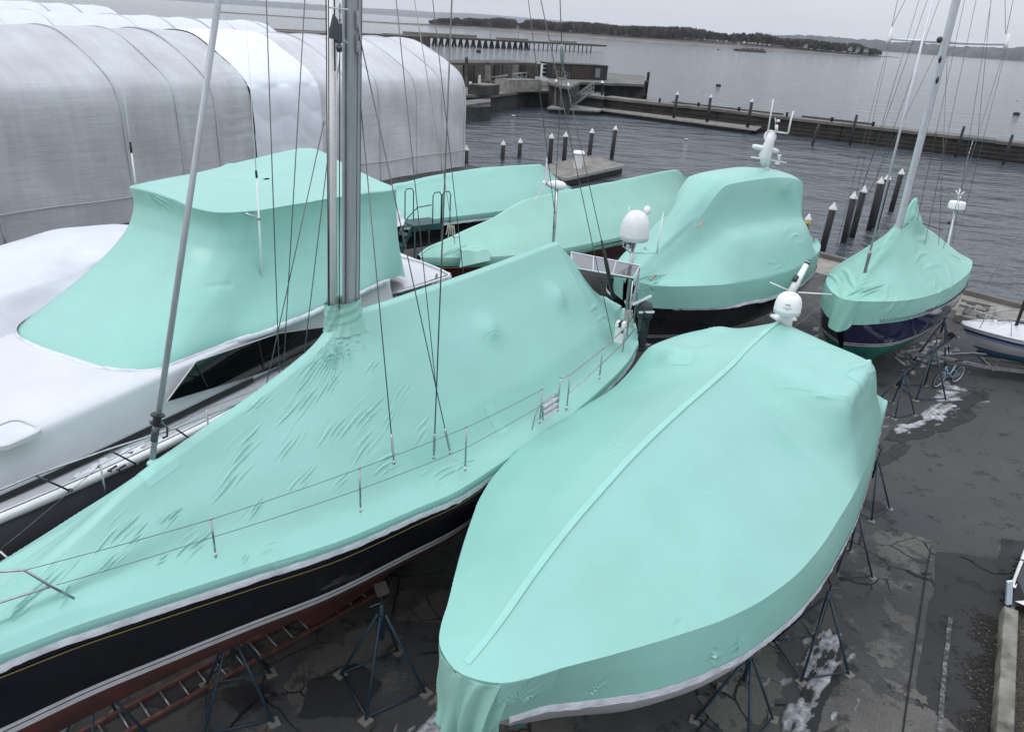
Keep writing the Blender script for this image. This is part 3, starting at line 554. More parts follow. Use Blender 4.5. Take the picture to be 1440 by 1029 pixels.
def stern_gear(fr, root):
    # solar panel on its arch
    c = [fr.on(800, 356, -1.0), fr.on(893, 374, 1.0)]
    zz = 4.95; q = [at(803, 357, zz), at(900, 376, zz-.05), at(890, 393, zz-.05), at(806, 379, zz)]
    mb = MB(); mb.slab([q[0], q[3], q[2], q[1]], .04); so = build('solar_panel', mb, 'solar', root)
    mb = MB(); lp = lambda a, b, t: a+(b-a)*t+np.array([0, 0, .046])
    for t in (0, .33, .66, 1.): mb.path([lp(q[0], q[1], t), lp(q[3], q[2], t)], .014, 5)
    for a, b in ((q[0], q[1]), (q[3], q[2])): mb.path([lp(a, b, 0), lp(a, b, 1)], .018, 5)
    build('panel_frame', mb, 'alu_light', so)
    mb = MB(); X = np.array([0, 0, -.03])
    for a in (q[1], q[2], q[0], q[3]): mb = MB(); mb.path([a+X, a*np.array([1, 1, 0])+np.array([.03, -.05, 3.5])], .018, 6); build('arch_leg', mb, 'steel', root, True)
    for P_ in ([q[2]+X, q[2]+np.array([.0, .1, -.5]), q[1]+np.array([0, 0, -.55])], [q[1]+X, q[2]*np.array([1, 1, 0])+np.array([0, 0, 3.8])]): build('arch_brace', rag(P_, .014, 6), 'steel', root, True)
    # radome on a pole
    pb = at(881, 446, 3.5); pt = np.array([pb[0], pb[1], 0]); d = ray(891, 338); t = pb[1]/d[1]; pt = EYE+d*t
    po = build('radome_pole', rag([pb-np.array([0, 0, .3]), pt], .045, 10), 'steel', root, True)
    R = 20/F*np.linalg.norm(pt-EYE); L = (pt-pb)/np.linalg.norm(pt-pb); L = np.array([0, 0, 1.])
    c = pt+np.array([0, 0, .02]); mb = MB(); mb.lathe([(R*.7, -.02), (R*.96, .0), (R, .05), (R, R*.28)], c, L, 28, 1); mb.lathe([(R, R*.28), (R*.985, R*.75), (R*.92, R*1.2), (R*.76, R*1.6), (R*.52, R*1.86), (R*.25, R*1.98), (.003, R*2.02)], c, L, 28); build('radome', mb, ['warm_white', 'alu_light'], po, 'angle')
    c2 = atY(910, 296, pt[1]+.5); r = .085; mb = MB(); mb.lathe([(r*.8, -r), (r, -r*.8), (r, r*.3), (r*.85, r*.8), (r*.5, r*1.15), (.003, r*1.3)], c2, n=18); mb.path([c2-np.array([0, 0, r]), pt-np.array([0, 0, .35])], .018, 6); build('small_radome', mb, 'white', po, True)
    P = lambda x, y: atY(x, y, pt[1])
    mb = MB(); mb.path([P(890, 356), P(924, 356)], .013, 6); mb.path([P(888, 357), P(876, 346), P(877, 330)], .016, 6); build('antenna_bracket', mb, 'alu_light', po, True)
    build('whip_antenna', rag([P(924, 355), P(926, 340), P(933, 298)], [.02, .02, .011], 6), 'white', po, True); build('whip_antenna', rag([P(884, 312), P(885, 290)], .012, 6), 'white', po, True)
    mb = MB()
    for x, y in ((884, 337), (889, 338), (900, 338), (904, 339)): mb.box(P(x, y), (.07, .06, .075))
    mb.lathe([(.02, -.05), (.055, .04), (.05, .06), (.01, .09)], P(883, 348), n=12); mb.lathe([(.02, -.03), (.045, .0), (.03, .05)], P(908, 350), n=10); build('instrument_cluster', mb, 'white', po)
    # wind generator
    pw = fr.on(778, 344, -.9); pwt = fr.on(784, 264, -.9); go = build('generator_pole', rag([pw-(pwt-pw)*.5, pwt], .03, 8), 'steel', root, True)
    mb = MB(); ax = np.array([.85, -.5, .0]); ax /= np.linalg.norm(ax); mb.lathe([(.02, -.26), (.06, -.2), (.095, -.05), (.10, .08), (.07, .17), (.02, .2)], pwt+np.array([0, 0, .06]), ax, 16); build('generator_body', mb, 'white', go, True)
    hub = pwt+np.array([0, 0, .06])-ax*.30; s_ = np.array([-ax[1], ax[0], 0]); mb = MB()
    for dg in (98, 218, 338):
        dr = s_*math.cos(math.radians(dg))+np.array([0, 0, 1.])*math.sin(math.radians(dg)); cr = np.cross(dr, ax)
        R_ = []
        for t in np.linspace(0, 1, 8): wd = .065*(1-.55*t); R_.append([hub+dr*(.05+.52*t)+cr*wd+ax*(.02*(1-t)), hub+dr*(.05+.52*t)+ax*.012, hub+dr*(.05+.52*t)-cr*wd*.6-ax*.015*(1-t), hub+dr*(.05+.52*t)-ax*.008])
        mb.grid(np.array(R_), closev=True)
    mb.lathe([(.06, .0), (.055, -.06), (.01, -.1)], hub, ax, 12); build('turbine_blades', mb, 'white', go, True)
def outboard(fr):
    c = at(906, 440, 3.95); root = thing('outboard_motor', 'dark grey outboard motor clamped on the stern of the long navy yacht', 'outboard motor', T((c[0], c[1], 3.0)))
    ax = np.array([.2, -.1, 1.]); ax /= np.linalg.norm(ax); R = []
    for t, a, b, dx in ((0, .02, .02, 0), (.03, .13, .10, 0), (.14, .19, .13, .0), (.30, .20, .14, .01), (.42, .17, .13, .02), (.47, .10, .09, .02)): R.append([c+np.array([dx, 0, .30-t])+np.array([a*math.cos(q)*abs(math.cos(q))**-.2 if abs(math.cos(q)) > .01 else 0, b*math.sin(q), 0]) for q in np.linspace(0, 2*math.pi, 28)[:-1]])
    mb = MB(); mb.grid(np.array(R), closev=True); build('cowling', mb, 'dark_grey_plastic', root, True)
    mb = MB(); mb.box(c+np.array([.02, 0, -.30]), (.20, .15, .34), .3, 0, 1.15); mb.box(c+np.array([.05, 0, -.62]), (.15, .10, .38), .3, 0, 1.2); mb.box(c+np.array([.06, 0, -.82]), (.36, .16, .025), .3); build('leg', mb, 'dark_grey_plastic', root)
    mb = MB(); mb.lathe([(.01, -.22), (.05, -.12), (.055, .05), (.03, .14)], c+np.array([.06, 0, -.92]), (1, .3, 0), 14); build('gearcase', mb, 'dark_grey_plastic', root, True)
    mb = MB(); hub = c+np.array([.2, .04, -.92])
    for k in range(3): q = k*2.09; d = np.array([-.15*math.cos(q), .5*math.cos(q), math.sin(q)])*.13; mb.slab([hub+d*.2+np.array([.03, 0, 0]), hub+d*.7+np.array([.05, .02, .05]), hub+d, hub+d*.7-np.array([.02, 0, .04])], .012)
    build('propeller', mb, 'alu_light', root)
    mb = MB(); mb.beam(c+np.array([-.32, -.1, .22]), c+np.array([.12, .05, .42]), .045, .045); mb.beam(c+np.array([-.15, -.12, .05]), c+np.array([.2, -.17, .1]), .02, .05); build('tiller', mb, 'white', root)
    mb = MB(); mb.path([c+np.array([-.19, -.05, .02]), c+np.array([0, -.16, .05]), c+np.array([.2, -.05, .03])], .018, 5); mb.path([c+np.array([-.12, -.13, .30]), c+np.array([0, -.17, 0]), c+np.array([.1, -.14, -.3])], .016, 5); build('strap', mb, 'black_plastic', root, True)
# ------------------------------------------------------------------ white motor yacht with a tall mint cover
def boat_d():
    fr = Frame(at(200, 690, 2.9), 66)
    root = thing('motor_yacht', 'white motor yacht with black side windows, tall mint wrap only over its upper deck', 'motor yacht', fr.M, 'shrink-wrapped boats stored ashore')
    pc = -3.2
    bot = [(1.2, -3.3, 3.98), (1.22, -2.4, 3.98), (1.40, -1.80, 3.97), (1.85, -1.44, 3.96), (3.2, -1.30, 3.97), (4.7, -1.0, 4.02), (7.0, -.95, 4.0), (9.3, -1.35, 3.75), (10.3, -1.75, 3.4), (10.7, -2.3, 3.35), (10.7, -3.4, 3.4), (10.6, -4.6, 3.4), (9.5, -5.4, 3.7), (6, -5.6, 4.0), (3, -5.5, 4.0), (1.75, -5.15, 3.99), (1.3, -4.4, 3.98)]
    rf = [(4.3, -3.5, 6.28), (4.12, -2.75, 6.25), (4.2, -2.3, 6.22), (4.6, -1.98, 6.2), (5.5, -1.82, 6.17), (7, -1.80, 6.08), (8.6, -1.78, 5.97), (9.9, -1.80, 5.86), (10.15, -2.1, 5.88), (10.25, -3.4, 6.15), (10.3, -4.75, 6.5), (10.0, -5.0, 6.5), (8, -5.0, 6.42), (6.2, -4.95, 6.34), (5.0, -4.95, 6.33), (4.46, -4.92, 6.31), (4.35, -4.3, 6.33)]
    bot = np.array(bot); rf = np.array(rf)
    def ring(t):
        g = ip([(0, 0), (.12, -.02), (.3, .03), (.5, .20), (.7, .48), (.85, .75), (.95, .93), (1, 1)], t); q = rf*(1-g)+bot*g; q[:, 2] = rf[:, 2]*(1-t)+bot[:, 2]*t; return q
    def closed(P, n): 
        Q = np.vstack([P[-3:], P, P[:3]]); c = np.concatenate([[0], np.cumsum(np.linalg.norm(np.diff(Q, axis=0), axis=1))]); m = len(P); return pchip(c, Q, np.linspace(c[3], c[3+m], n, endpoint=False))
    n = 760; low = [closed(ring(t), n) for t in np.linspace(0, 1, 170)]
    cen = rf.mean(0); top = []
    for t in np.linspace(0, .97, 60):
        q = rf*(1-t)+cen*t; q = q.copy(); q[:, 2] += .16*t*(1-t*.3)+.02*(t > 0); top.append(closed(q, n))
    G = np.array(top[::-1]+low[1:]); G = np.concatenate([G, G[:, :1]], 1); G = fr.arr(G)
    wr = [('f', 226, 262, 236, 300, 40, 5, .05), ('d', 325, 229, 10, .05, .6), ('d', 186, 265, 8, .02, 1), ('p', 345, 300, 362, 296, 6, 5, .012), ('p', 348, 330, 356, 345, 6, 3, .012), 
          ('l', 290, 400, 330, 398, 5, -.02), ('p', 225, 375, 240, 388, 12, 4, .010), ('p', 215, 360, 222, 375, 8, 4, .01), ('p', 172, 383, 182, 386, 6, 3, .01), ('p', 140, 370, 150, 372, 6, 3, .01),
          ('l', 110, 430, 240, 490, 12, -.015), ('d', 100, 420, 50, -.03, .6), ('d', 200, 460, 60, -.04, .6), ('d', 420, 350, 70, -.05, 1.2), ('p', 373, 360, 380, 385, 6, 4, .012), ('l', 250, 500, 330, 455, 16, .03)]
    G = relief(G, wr, 1, .003); mb = MB(); mb.grid(G); build('cover', mb, 'mint_wrap', root, True)
    # white batten tape along the cover's foot
    b2 = closed(ring(1), 300); mb = MB(); R = []; rg = np.random.default_rng(4); cc = bot.mean(0); j = 0
    for i, q in enumerate(b2):
        d = q-cc; d[2] = 0; d /= np.linalg.norm(d)
        if i % 7 == 0: j = rg.uniform(-.02, .02)
        R.append([q+d*.015+np.array([0, 0, .05+j]), q+d*.05+np.array([0, 0, .03+j*.5]), q+d*.06+np.array([0, 0, -.05+j]), q+d*.0+np.array([0, 0, -.08])])
    b0 = [k for k, q in enumerate(b2) if q[0] < 8.6]; k0 = next(k for k in range(300) if b2[k][0] >= 8.6); k1 = max(k for k in range(300) if b2[k][0] >= 8.6); R = R[k1+1:]+R[:k0]
    mb.grid(fr.arr(np.array(R))); build('edge_tape', mb, 'tape', root, True)
    # house / raised foredeck
    st = []
    for a, hw, zt in ((-6.6, .15, 3.72), (-6.2, .5, 3.75), (-5, 1.05, 3.78), (-3.5, 1.5, 3.84), (-2, 1.78, 3.90), (-.5, 1.92, 3.94), (.8, 1.97, 3.96), (1.6, 2.0, 3.965), (2.6, 2.02, 3.97), (4, 2.04, 4.0), (6, 2.08, 4.0), (8, 2.06, 3.95), (9.0, 1.85, 3.7), (9.2, 1.6, 3.2), (9.25, 1.4, 3.1)):
        r = ip([(-6.6, .3), (0, .34), (1.4, .22), (3, .10), (10, .10)], a); z0 = 3.10
        st.append([[(a, pc+(hw-r-.6)*0, zt+.05), (a, pc+max(.02, hw-r-.5), zt+.035), (a, pc+max(.03, hw-r), zt), (a, pc+hw-r*.3, zt-r*.28), (a, pc+hw-.03, zt-r), (a, pc+hw+.03, z0+.25), (a, pc+hw+.07, z0)]])
    G1 = loft(st, 150, [46]); G2 = G1[:, ::-1].copy(); G2[..., 1] = 2*pc-G2[..., 1]; G = np.concatenate([G2, G1[:, 1:]], 1); mb = MB(); mb.grid(fr.arr(G)); ho = build('deckhouse', mb, 'gelcoat', root, True)
    # side windows
    hx = lambda x, y: fr.on(x, y, pc+2.135)
    W = [(236, 564), (277, 508), (330, 490), (392, 469), (440, 462), (505, 455), (540, 458), (520, 478), (430, 501), (350, 530)]
    wpts = []
    wpts = [fr.on(x, y, pc+2.20) for x, y in W]
    def inset(P, k): c = np.mean(P, 0); return [p+(p-c)/np.linalg.norm(p-c)*k for p in P]
    out = np.array([fr.n[0], fr.n[1], 0])
    mb = MB(); mb.slab(inset(wpts, .022)[::-1], .02); wf = build('window', mb, 'gelcoat_dull', ho)
    mb = MB(); mb.slab([p+out*.012 for p in wpts][::-1], .02); build('pane', mb, 'glass', ho)
    for x0, y0, x1, y1 in ((275, 511, 292, 544), (364, 480, 371, 520)):
        mb = MB(); mb.beam(fr.on(x0, y0, pc+2.225), fr.on(x1, y1, pc+2.225), .012, .02); build('mullion', mb, 'letter', ho)
    # deck hatch
    c = at(13, 612, 3.97); mb = MB(); R = np.array(Matrix.Rotation(math.radians(fr.deg), 3, 'Z'))
    rr = lambda s_, z: [c+R@np.array([x*s_, y*s_, z]) for x, y in [(math.copysign(abs(math.cos(q))**.45, math.cos(q))*.30, math.copysign(abs(math.sin(q))**.45, math.sin(q))*.30) for q in np.linspace(0, 2*math.pi, 33)[:-1]]]
    mb.grid(np.array([rr(1.16, -.02), rr(1.14, .05), rr(.98, .06)]), closev=True); hh = build('hatch', mb, 'gelcoat_dull', root, 'angle'); mb = MB(); mb.add(rr(1., .05), [tuple(range(32))]); build('hatch_glass', mb, 'alu_light', hh)
    # hull, side deck, toe rail
    bt = [(-7.2, .05), (-6.5, .72), (-5.2, 1.35), (-3.5, 1.95), (-1.5, 2.35), (.5, 2.56), (2.5, 2.66), (5, 2.68), (8, 2.4), (10.5, 2.05), (12.2, 1.85)]
    f2 = Frame(fr.w(0, pc, 0), 66)
    h = Hull(f2, bt, [(-7.2, 3.35), (-2, 3.12), (2, 3.06), (12.2, 3.06)], [(-7.2, 1.2), (0, .6), (12.2, .7)], rake=(1.2, 4), n=2.2, e=.9, zb=1.3)
    h.rows(root, 'hull', 'grey_hull', lambda a: ip(h.z, a)-.06, lambda a: 1.3, 10, 80, cap=True); h.rows(root, 'bottom', 'black_bottom', lambda a: 1.3, lambda a: ip(h.k, a)+.02, 6, 50, cap=True)
    h.deck(root, 'gelcoat', .07, 'side_deck')
    mb = MB()
    for sd in (1, -1):
        q = []
        for a in np.linspace(-7.1, 12.1, 110): aa, p, z = h.pt(a, ip(h.z, a)-.0); q.append([(aa, sd*(p-.13), z-.04), (aa, sd*(p-.11), z+.03), (aa, sd*(p+.02), z+.02), (aa, sd*(p+.045), z-.04), (aa, sd*(p+.02), z-.10)])
        mb.grid(f2.arr(np.array(q)))
    build('toe_rail', mb, 'white', root, True)
    mb = MB()
    for off, z in ((.055, -.10), (-.05, .034)):
        mb.path([f2.w(*(lambda q: (q[0], q[1]+off, q[2]+z))(h.pt(a, ip(h.z, a)))) for a in np.linspace(-7, 12, 80)], .012 if z < 0 else .006, 5)
    build('rubbing_strip', mb, 'letter', root, True)
    # black strip along the foot of the deckhouse
    mb = MB(); R = []
    for a in np.linspace(-6.3, 3.6, 90):
        hw = ip([(-6.6, .15), (-6.2, .5), (-5, 1.05), (-3.5, 1.5), (-2, 1.78), (-.5, 1.92), (.8, 1.97), (1.6, 2.0), (2.6, 2.03), (4, 2.1), (6, 2.2), (8, 2.16)], a); R.append([(a, hw+.085, 3.18), (a, hw+.10, 3.08)])
    mb.grid(f2.arr(np.array(R))); build('black_band', mb, 'black_plastic', root, True)
    # bow rail
    P = [at(x, y, 3.09) for x, y in ((-60, 758), (99, 690), (193, 653), (268, 617), (345, 580))]; Tt = [at(x, y, 3.62) for x, y in ((-110, 735), (49, 668), (152, 632), (246, 602), (345, 563))]
    mb = MB(); mb.path([Tt[0]]+Tt[1:]+[P[4]+np.array([.2, .5, .1])], .018, 8)
    ro = build('bow_rail', mb, 'steel', root, True)
    for p, t in zip(P[1:4], Tt[1:4]): mb = MB(); mb.path([p, t], .015, 7); mb.lathe([(.04, 0), (.03, .03)], p, n=8); build('rail_stanchion', mb, 'steel_dark', ro, True)
    for x in (468, 505):
        mb = MB(); q = at(x/3, 343+962/3 if x < 490 else 343+958/3, 3.1); mb.path([q+np.array([-.02, -.05, .05]), q+np.array([.05, .1, .06])], .018, 6); mb.path([q, q+np.array([0, .0, .05])], .014, 6); build('cleat', mb, 'steel_dark', root, True)
    # lumps of snow on the deck
    mb = MB(); rg = np.random.default_rng(9)
    for x, y, r, z in ((112, 668, .10, 3.09), (128, 660, .13, 3.09), (150, 649, .14, 3.09), (172, 640, .15, 3.09), (192, 630, .13, 3.09), (225, 618, .12, 3.09)):
        if not r: continue
        c = at(x, y, z); nn = 18; Rr = []
        for t in (1., .75, .45, .1): Rr.append([c+np.array([r*t*(1+.35*math.sin(3*q+x)+.2*math.sin(7*q+y))*math.cos(q)*.8, r*t*(1+.35*math.sin(3*q+x)+.2*math.sin(5*q+y))*math.sin(q)*1.2, .022*(1-t*t)-.004]) for q in np.linspace(0, 2*math.pi, nn+1)[:-1]])
        mb.grid(np.array(Rr), closev=True)
    build('snow', mb, 'snow_clean', root, True)
    # cockpit
    zc = 3.14
    q = [at(548, 352, zc), at(634, 387, zc), at(555, 413, zc), at(505, 425, zc), at(480, 380, zc)]
    mb = MB(); mb.slab(q[::-1] if np.cross(q[1]-q[0], q[2]-q[0])[2] < 0 else q, .06); build('cockpit_deck', mb, 'gelcoat', root)
    mb = MB(); mb.path([at(551, 409, zc+.08), at(560, 410.5, zc+.1), at(600, 399, zc+.1), at(630, 389, zc+.1), at(632, 386, zc+.1), at(622, 380, zc+.1), at(590, 367, zc+.1), at(550, 357, zc+.1)], .03, 8); build('coaming', mb, 'white', root, True)
    mb = MB(); mb.path([at(560, 416, zc-.03), at(600, 404, zc-.03), at(629, 394, zc-.03)], .03, 6); build('dark_rubrail', mb, 'black_plastic', root, True)
    mb = MB(); mb.lathe([(.07, 0), (.05, .05), (.035, .16), (.02, .2)], at(614, 394, zc+.06), n=10); build('deck_fitting', mb, 'galv', root, True)
    # whip antennas
    for xs in (((191, 262), (185, 215), (183, 200), (160, 20)), ((369, 402), (361, 250), (360, 240), (346, 30))):
        p = -4.95 if xs[0][0] < 200 else -1.70
        Q = [fr.on(x, y, p) for x, y in xs]; mb = MB(); mb.path([Q[0], Q[1]], [.022, .018], 8); mb.path([Q[2], Q[3]], [.010, .004], 6); ao = build('whip_antenna', mb, 'white', root, True)
        build('ferrule', rag([Q[1], Q[2]], .024, 8), 'letter', ao, True)
    mb = MB(); a = fr.on(364, 307, -1.70); mb.path([a, fr.on(345, 300, -1.9)], .02, 8); mb.lathe([(.035, -.03), (.035, .03)], a, n=10); build('antenna_bracket', mb, 'steel', root, True)
# ------------------------------------------------------------------ boats further back
def simple_tab(rows): return [tuple(r) for r in rows]
def boat_e():
    o = Frame(at(530, 318, 2.7), 40); fr = Frame(o.w(0, -1.8, 0), 40)
    root = thing('covered_boat', 'long navy boat under smooth mint wrap beside the dark green boarding stairs', 'boat', fr.M, 'shrink-wrapped boats stored ashore')
    bt = [(-2.5, 1.2), (-1, 1.5), (.5, 1.72), (2.5, 1.8), (5.5, 1.8), (8, 1.55), (10, .95), (11, .45), (11.6, .06)]
    zr = [(-2.5, 3.1), (0, 3.5), (1.18, 3.66), (3.58, 4.02), (6.52, 4.19), (9.5, 4.16), (9.65, 4.08), (10, 3.85), (10.9, 3.25), (11.6, 2.95)]
    tab = [(a, ip(bt, a), 2.72+.02*max(0, a-8), ip(zr, a), ip(bt, a)*.45, 2.72+(ip(zr, a)-2.72)*.555, 2.52, ip(bt, a)) for a in (-2.5, -1, .5, 1.2, 2.4, 3.6, 5, 6.5, 8, 9, 9.5, 9.65, 10, 10.5, 11, 11.3, 11.6)]
    cover(root, fr, tent(tab, .05, rf=.5), 160, [3, 50, 8], [('d', 560, 258, 8, .05, .5), ('d', 690, 240, 10, .03, .5), ('l', 545, 263, 640, 243, 2, .02), ('d', 650, 280, 50, -.03, 1)], base=.010)
    strip(root, fr, tab, .0, -.10, .02, 'tape', 'edge_tape', .02, 120, (1, -1))
    h = Hull(fr, [(a, b*.98) for a, b in bt], [(-2.5, 2.5), (11.6, 2.55)], [(-2.5, .9), (11.6, 1.3)], rake=(0, 1), srake=(1.5, 4), n=2.3, e=.9, zb=1.4)
    h.rows(root, 'hull', 'navy', lambda a: 2.5, lambda a: 1.4, 8, 60, cap=True); h.rows(root, 'bottom', 'black_bottom', lambda a: 1.4, lambda a: ip(h.k, a)+.02, 5, 40, cap=True)
    # white cloth lashed over the stern quarter
    q0 = [at(529, 285, 3.55), at(548, 280, 3.6), at(560, 298, 3.22), at(568, 316, 2.78), at(544, 320, 2.72), at(530, 305, 3.0)]
    mb = MB(); R = []
    A, B, C, D = at(526, 282, 3.62), at(548, 280, 3.62), at(570, 316, 2.8), at(540, 323, 2.75)
    for u in np.linspace(0, 1, 24): R.append([(A*(1-v)+B*v)*(1-u)+(D*(1-v)+C*v)*u+np.array([.10, -.18, .06])*(1+.35*math.sin(u*15+v*6)*.5+.3*math.sin(v*11+u*4)*.5) for v in np.linspace(0, 1, 16)])
    mb.grid(np.array(R)); tag(build('white_cloth', mb, 'white_tarp', None, True), 'crumpled white cloth lying on the mint wrap behind the boarding stairs', 'tarp')
def boat_f():
    o = Frame(at(630, 384, 2.7), 44); fr = Frame(o.w(0, -1.7, 0), 44)
    root = thing('covered_boat', 'long dark red hulled boat under smooth mint wrap, behind the wind generator', 'boat', fr.M, 'shrink-wrapped boats stored ashore')
    bt = [(.1, .10), (.5, .34), (1.2, .78), (2.5, 1.35), (5, 1.80), (8.5, 1.78), (10.5, 1.65), (12.8, 1.15), (14.2, .6), (15.3, .08)]
    zr = [(.1, 2.85), (.35, 3.02), (.8, 3.12), (1.71, 3.34), (3.29, 3.72), (4.9, 4.22), (5.95, 4.30), (7.35, 4.38), (10.4, 4.50), (13.8, 4.62), (14.2, 4.45), (15.3, 3.7)]
    tab = [(a, ip(bt, a), 2.78+.02*max(0, a-8), ip(zr, a), ip(bt, a)*.40, 2.78+(ip(zr, a)-2.78)*.60, 2.55, ip(bt, a)+.02) for a in (.1, .5, 1.1, 1.7, 2.5, 3.3, 4.2, 4.9, 5.5, 6, 7.4, 9, 10.5, 12, 12.8, 13.6, 13.9, 14.3, 15.3)]
    cover(root, fr, tent(tab, .05, rf=.5), 180, [3, 50, 8], [('p', 625, 365, 650, 340, 10, 4, .03), ('p', 632, 380, 660, 362, 8, 4, .02), ('l', 650, 347, 678, 345, 3, .06), ('d', 660, 360, 16, -.07, .8), ('d', 850, 300, 60, -.03, 1)], m='mint_soft', base=.010)
    strip(root, fr, tab, .06, -.06, .02, 'mint_dull', 'edge_fold', .015, 120, (1, -1))
    h = Hull(fr, bt, [(.1, 2.52), (15.3, 2.75)], [(.1, 1.2), (3, .9), (15.3, 1.4)], rake=(.5, 2), srake=(1.5, 4), n=2.3, e=.9, zb=1.4)
    h.rows(root, 'hull', 'maroon', lambda a: ip(h.z, a), lambda a: 1.4, 8, 70, cap=True); h.rows(root, 'bottom', 'black_bottom', lambda a: 1.4, lambda a: ip(h.k, a)+.02, 5, 40, cap=True)
    mb = MB(); mb.path([fr.w(a, ip(bt, a)+.03, ip(h.z, a)-.09) for a in np.linspace(.2, 15, 60)], .018, 5); build('cove_stripe', mb, 'gold', root, True)
    mb = MB(); mb.beam(at(637, 332, 3.3), at(646, 331, 3.3), .1, .03); build('batten', mb, 'white', root)
    q = [fr.on(648, 349, .55), fr.on(677, 345, .55), fr.on(686, 352, 1.15), fr.on(650, 353, 1.15), fr.on(690, 366, 1.45), fr.on(646, 376, 1.45)]; R = [[q[0]+(q[1]-q[0])*t for t in np.linspace(0, 1, 12)], [q[3]+(q[2]-q[3])*t+np.array([0, 0, .03*math.sin(t*9)]) for t in np.linspace(0, 1, 12)], [q[5]+(q[4]-q[5])*t for t in np.linspace(0, 1, 12)]]
    mb = MB(); mb.grid(np.array(R)); build('cover_fold', mb, 'mint_soft', root, 'angle')
def boat_g():
    fr = Frame(at(905, 400, 2.9), 41)
    root = thing('covered_motorboat', 'navy flybridge motorboat under a steep domed mint wrap with white radar gear on top', 'motorboat', fr.M, 'shrink-wrapped boats stored ashore')
    bt = [(-1.05, .25), (-.85, .7), (-.4, 1.15), (.2, 1.5), (1.5, 2.06), (3.4, 2.3), (4.8, 2.2), (6.5, 1.8), (7.8, 1.35), (8.9, .7), (9.3, .3)]
    zr = [(-1.05, 3.5), (-.49, 3.98), (.22, 4.55), (1.3, 5.42), (1.89, 5.86), (2.4, 6.08), (4.38, 6.16), (6.2, 5.98), (6.75, 5.80), (7.1, 4.9), (7.5, 4.3), (8.2, 3.8), (8.9, 3.5), (9.3, 3.35)]
    tab = []
    for a in (-1.05, -.85, -.4, .2, .7, 1.3, 1.9, 2.4, 3.2, 4.4, 5.5, 6.2, 6.6, 6.85, 7.1, 7.4, 7.8, 8.4, 8.9, 9.3):
        b = ip(bt, a); r = ip(zr, a); zs = 3.32; hb = ip([(-1.05, .1), (-.4, .4), (.5, .48), (1.5, .6), (2.4, .72), (4, .82), (6.2, .85), (7.2, .62), (8.4, .4), (9.3, .15)], a)
        zh = ip([(-1.05, zs+.6*(r-zs)), (1, zs+.72*(r-zs)), (1.9, r-.3), (2.6, r-.17), (6.2, r-.17), (7, r-.2), (8.2, zs+.7*(r-zs)), (9.3, zs+.6*(r-zs))], a); tab.append((a, b, zs, r, min(hb, b*.8), zh, 2.62, b+ip([(-1, -.05), (1.5, .05), (4, .05), (9.3, .0)], a)))
    cover(root, fr, [[[(a, q_+.32*max(0, 1-(a+1)/3.2), z) for a, q_, z in sg] for sg in st] for st in tent(tab, sag=.19, sharp=True)], 230, [40, 60, 14], [('p', 900, 393, 935, 382, 12, 6, .03), ('p', 905, 410, 925, 400, 10, 4, .04), ('p', 1085, 372, 1100, 366, 12, 5, .015), ('p', 1098, 362, 1104, 372, 8, 5, .02), ('p', 1110, 330, 1125, 320, 16, 5, .02), ('d', 1108, 262, 14, .06, .6), ('p', 1100, 270, 1118, 258, 8, 4, .02), ('l', 910, 360, 985, 300, 4, .02), ('d', 1000, 340, 50, -.05, 1), ('f', 1130, 300, 1142, 355, 26, 5, .03)], m='mint_wrap', base=.012)
    strip(root, fr, tab, .02, -.09, .02, 'tape', 'edge_tape', .02, 120, (1, -1))
    h = Hull(fr, [(a, b+.03) for a, b in bt], [(-1.05, 2.6), (9.3, 2.6)], [(-1.05, .9), (3, .5), (9.3, .6)], rake=(.7, 2.5), n=1.8, e=.95, zb=1.3)
    h.rows(root, 'hull', 'navy', lambda a: 2.58, lambda a: 1.45, 10, 80, cap=True); h.rows(root, 'boot_stripe', 'stripe_white', lambda a: 1.45, lambda a: 1.40, 2, 60); h.rows(root, 'boot_stripe', 'navy', lambda a: 1.40, lambda a: 1.36, 2, 60); h.rows(root, 'boot_stripe', 'stripe_white', lambda a: 1.36, lambda a: 1.30, 2, 60); h.rows(root, 'bottom', 'navy_bright', lambda a: 1.3, lambda a: ip(h.k, a)+.02, 6, 50, cap=True)
    mb = MB(); mb.beam(at(914, 394, 3.62), at(922, 386, 3.72), .06, .03); build('batten', mb, 'wood', root)
    mb = MB(); mb.beam(at(981, 320, 4.9), at(988, 312, 5.0), .07, .025); build('batten', mb, 'wood', root)
    # signal mast
    Y = at(1076, 238, 6.1)[1]; P = lambda x, y, dy=0: atY(x, y, Y+dy)
    k = np.linalg.norm(P(1076, 238)-EYE)/F
    mb = MB(); mb.lathe([(5*k, 0), (3*k, 2*k), (3*k, 8*k)], P(1077, 238), n=12); R = [P(1077, 232), P(1076, 218), P(1082, 200), P(1085, 186)]; mb.path(R, [6*k, 8*k, 6*k, 4*k], 10); so = build('signal_mast', mb, 'warm_white', root, True)
    mb = MB(); mb.path([P(1058, 206), P(1062, 206.5), P(1090, 212), P(1095, 213.5)], [2*k, 3.2*k, 3.2*k, 2*k], 10); mb.lathe([(5*k, -3*k), (6*k, 0), (4*k, 3*k)], P(1077, 212), n=14); build('radar_scanner', mb, 'warm_white', so, True)
    mb = MB(); mb.path([P(1056, 221), P(1106, 229)], 1.0*k, 6); mb.path([P(1095, 227), P(1095.5, 221)], 1.5*k, 6); mb.lathe([(1.5*k, 0), (2.6*k, 1.5*k), (2*k, 3*k)], P(1095.5, 221), n=10); mb.box(P(1093, 230), (5*k, 4*k, 3*k)); build('crosstree', mb, 'warm_white', so, True)
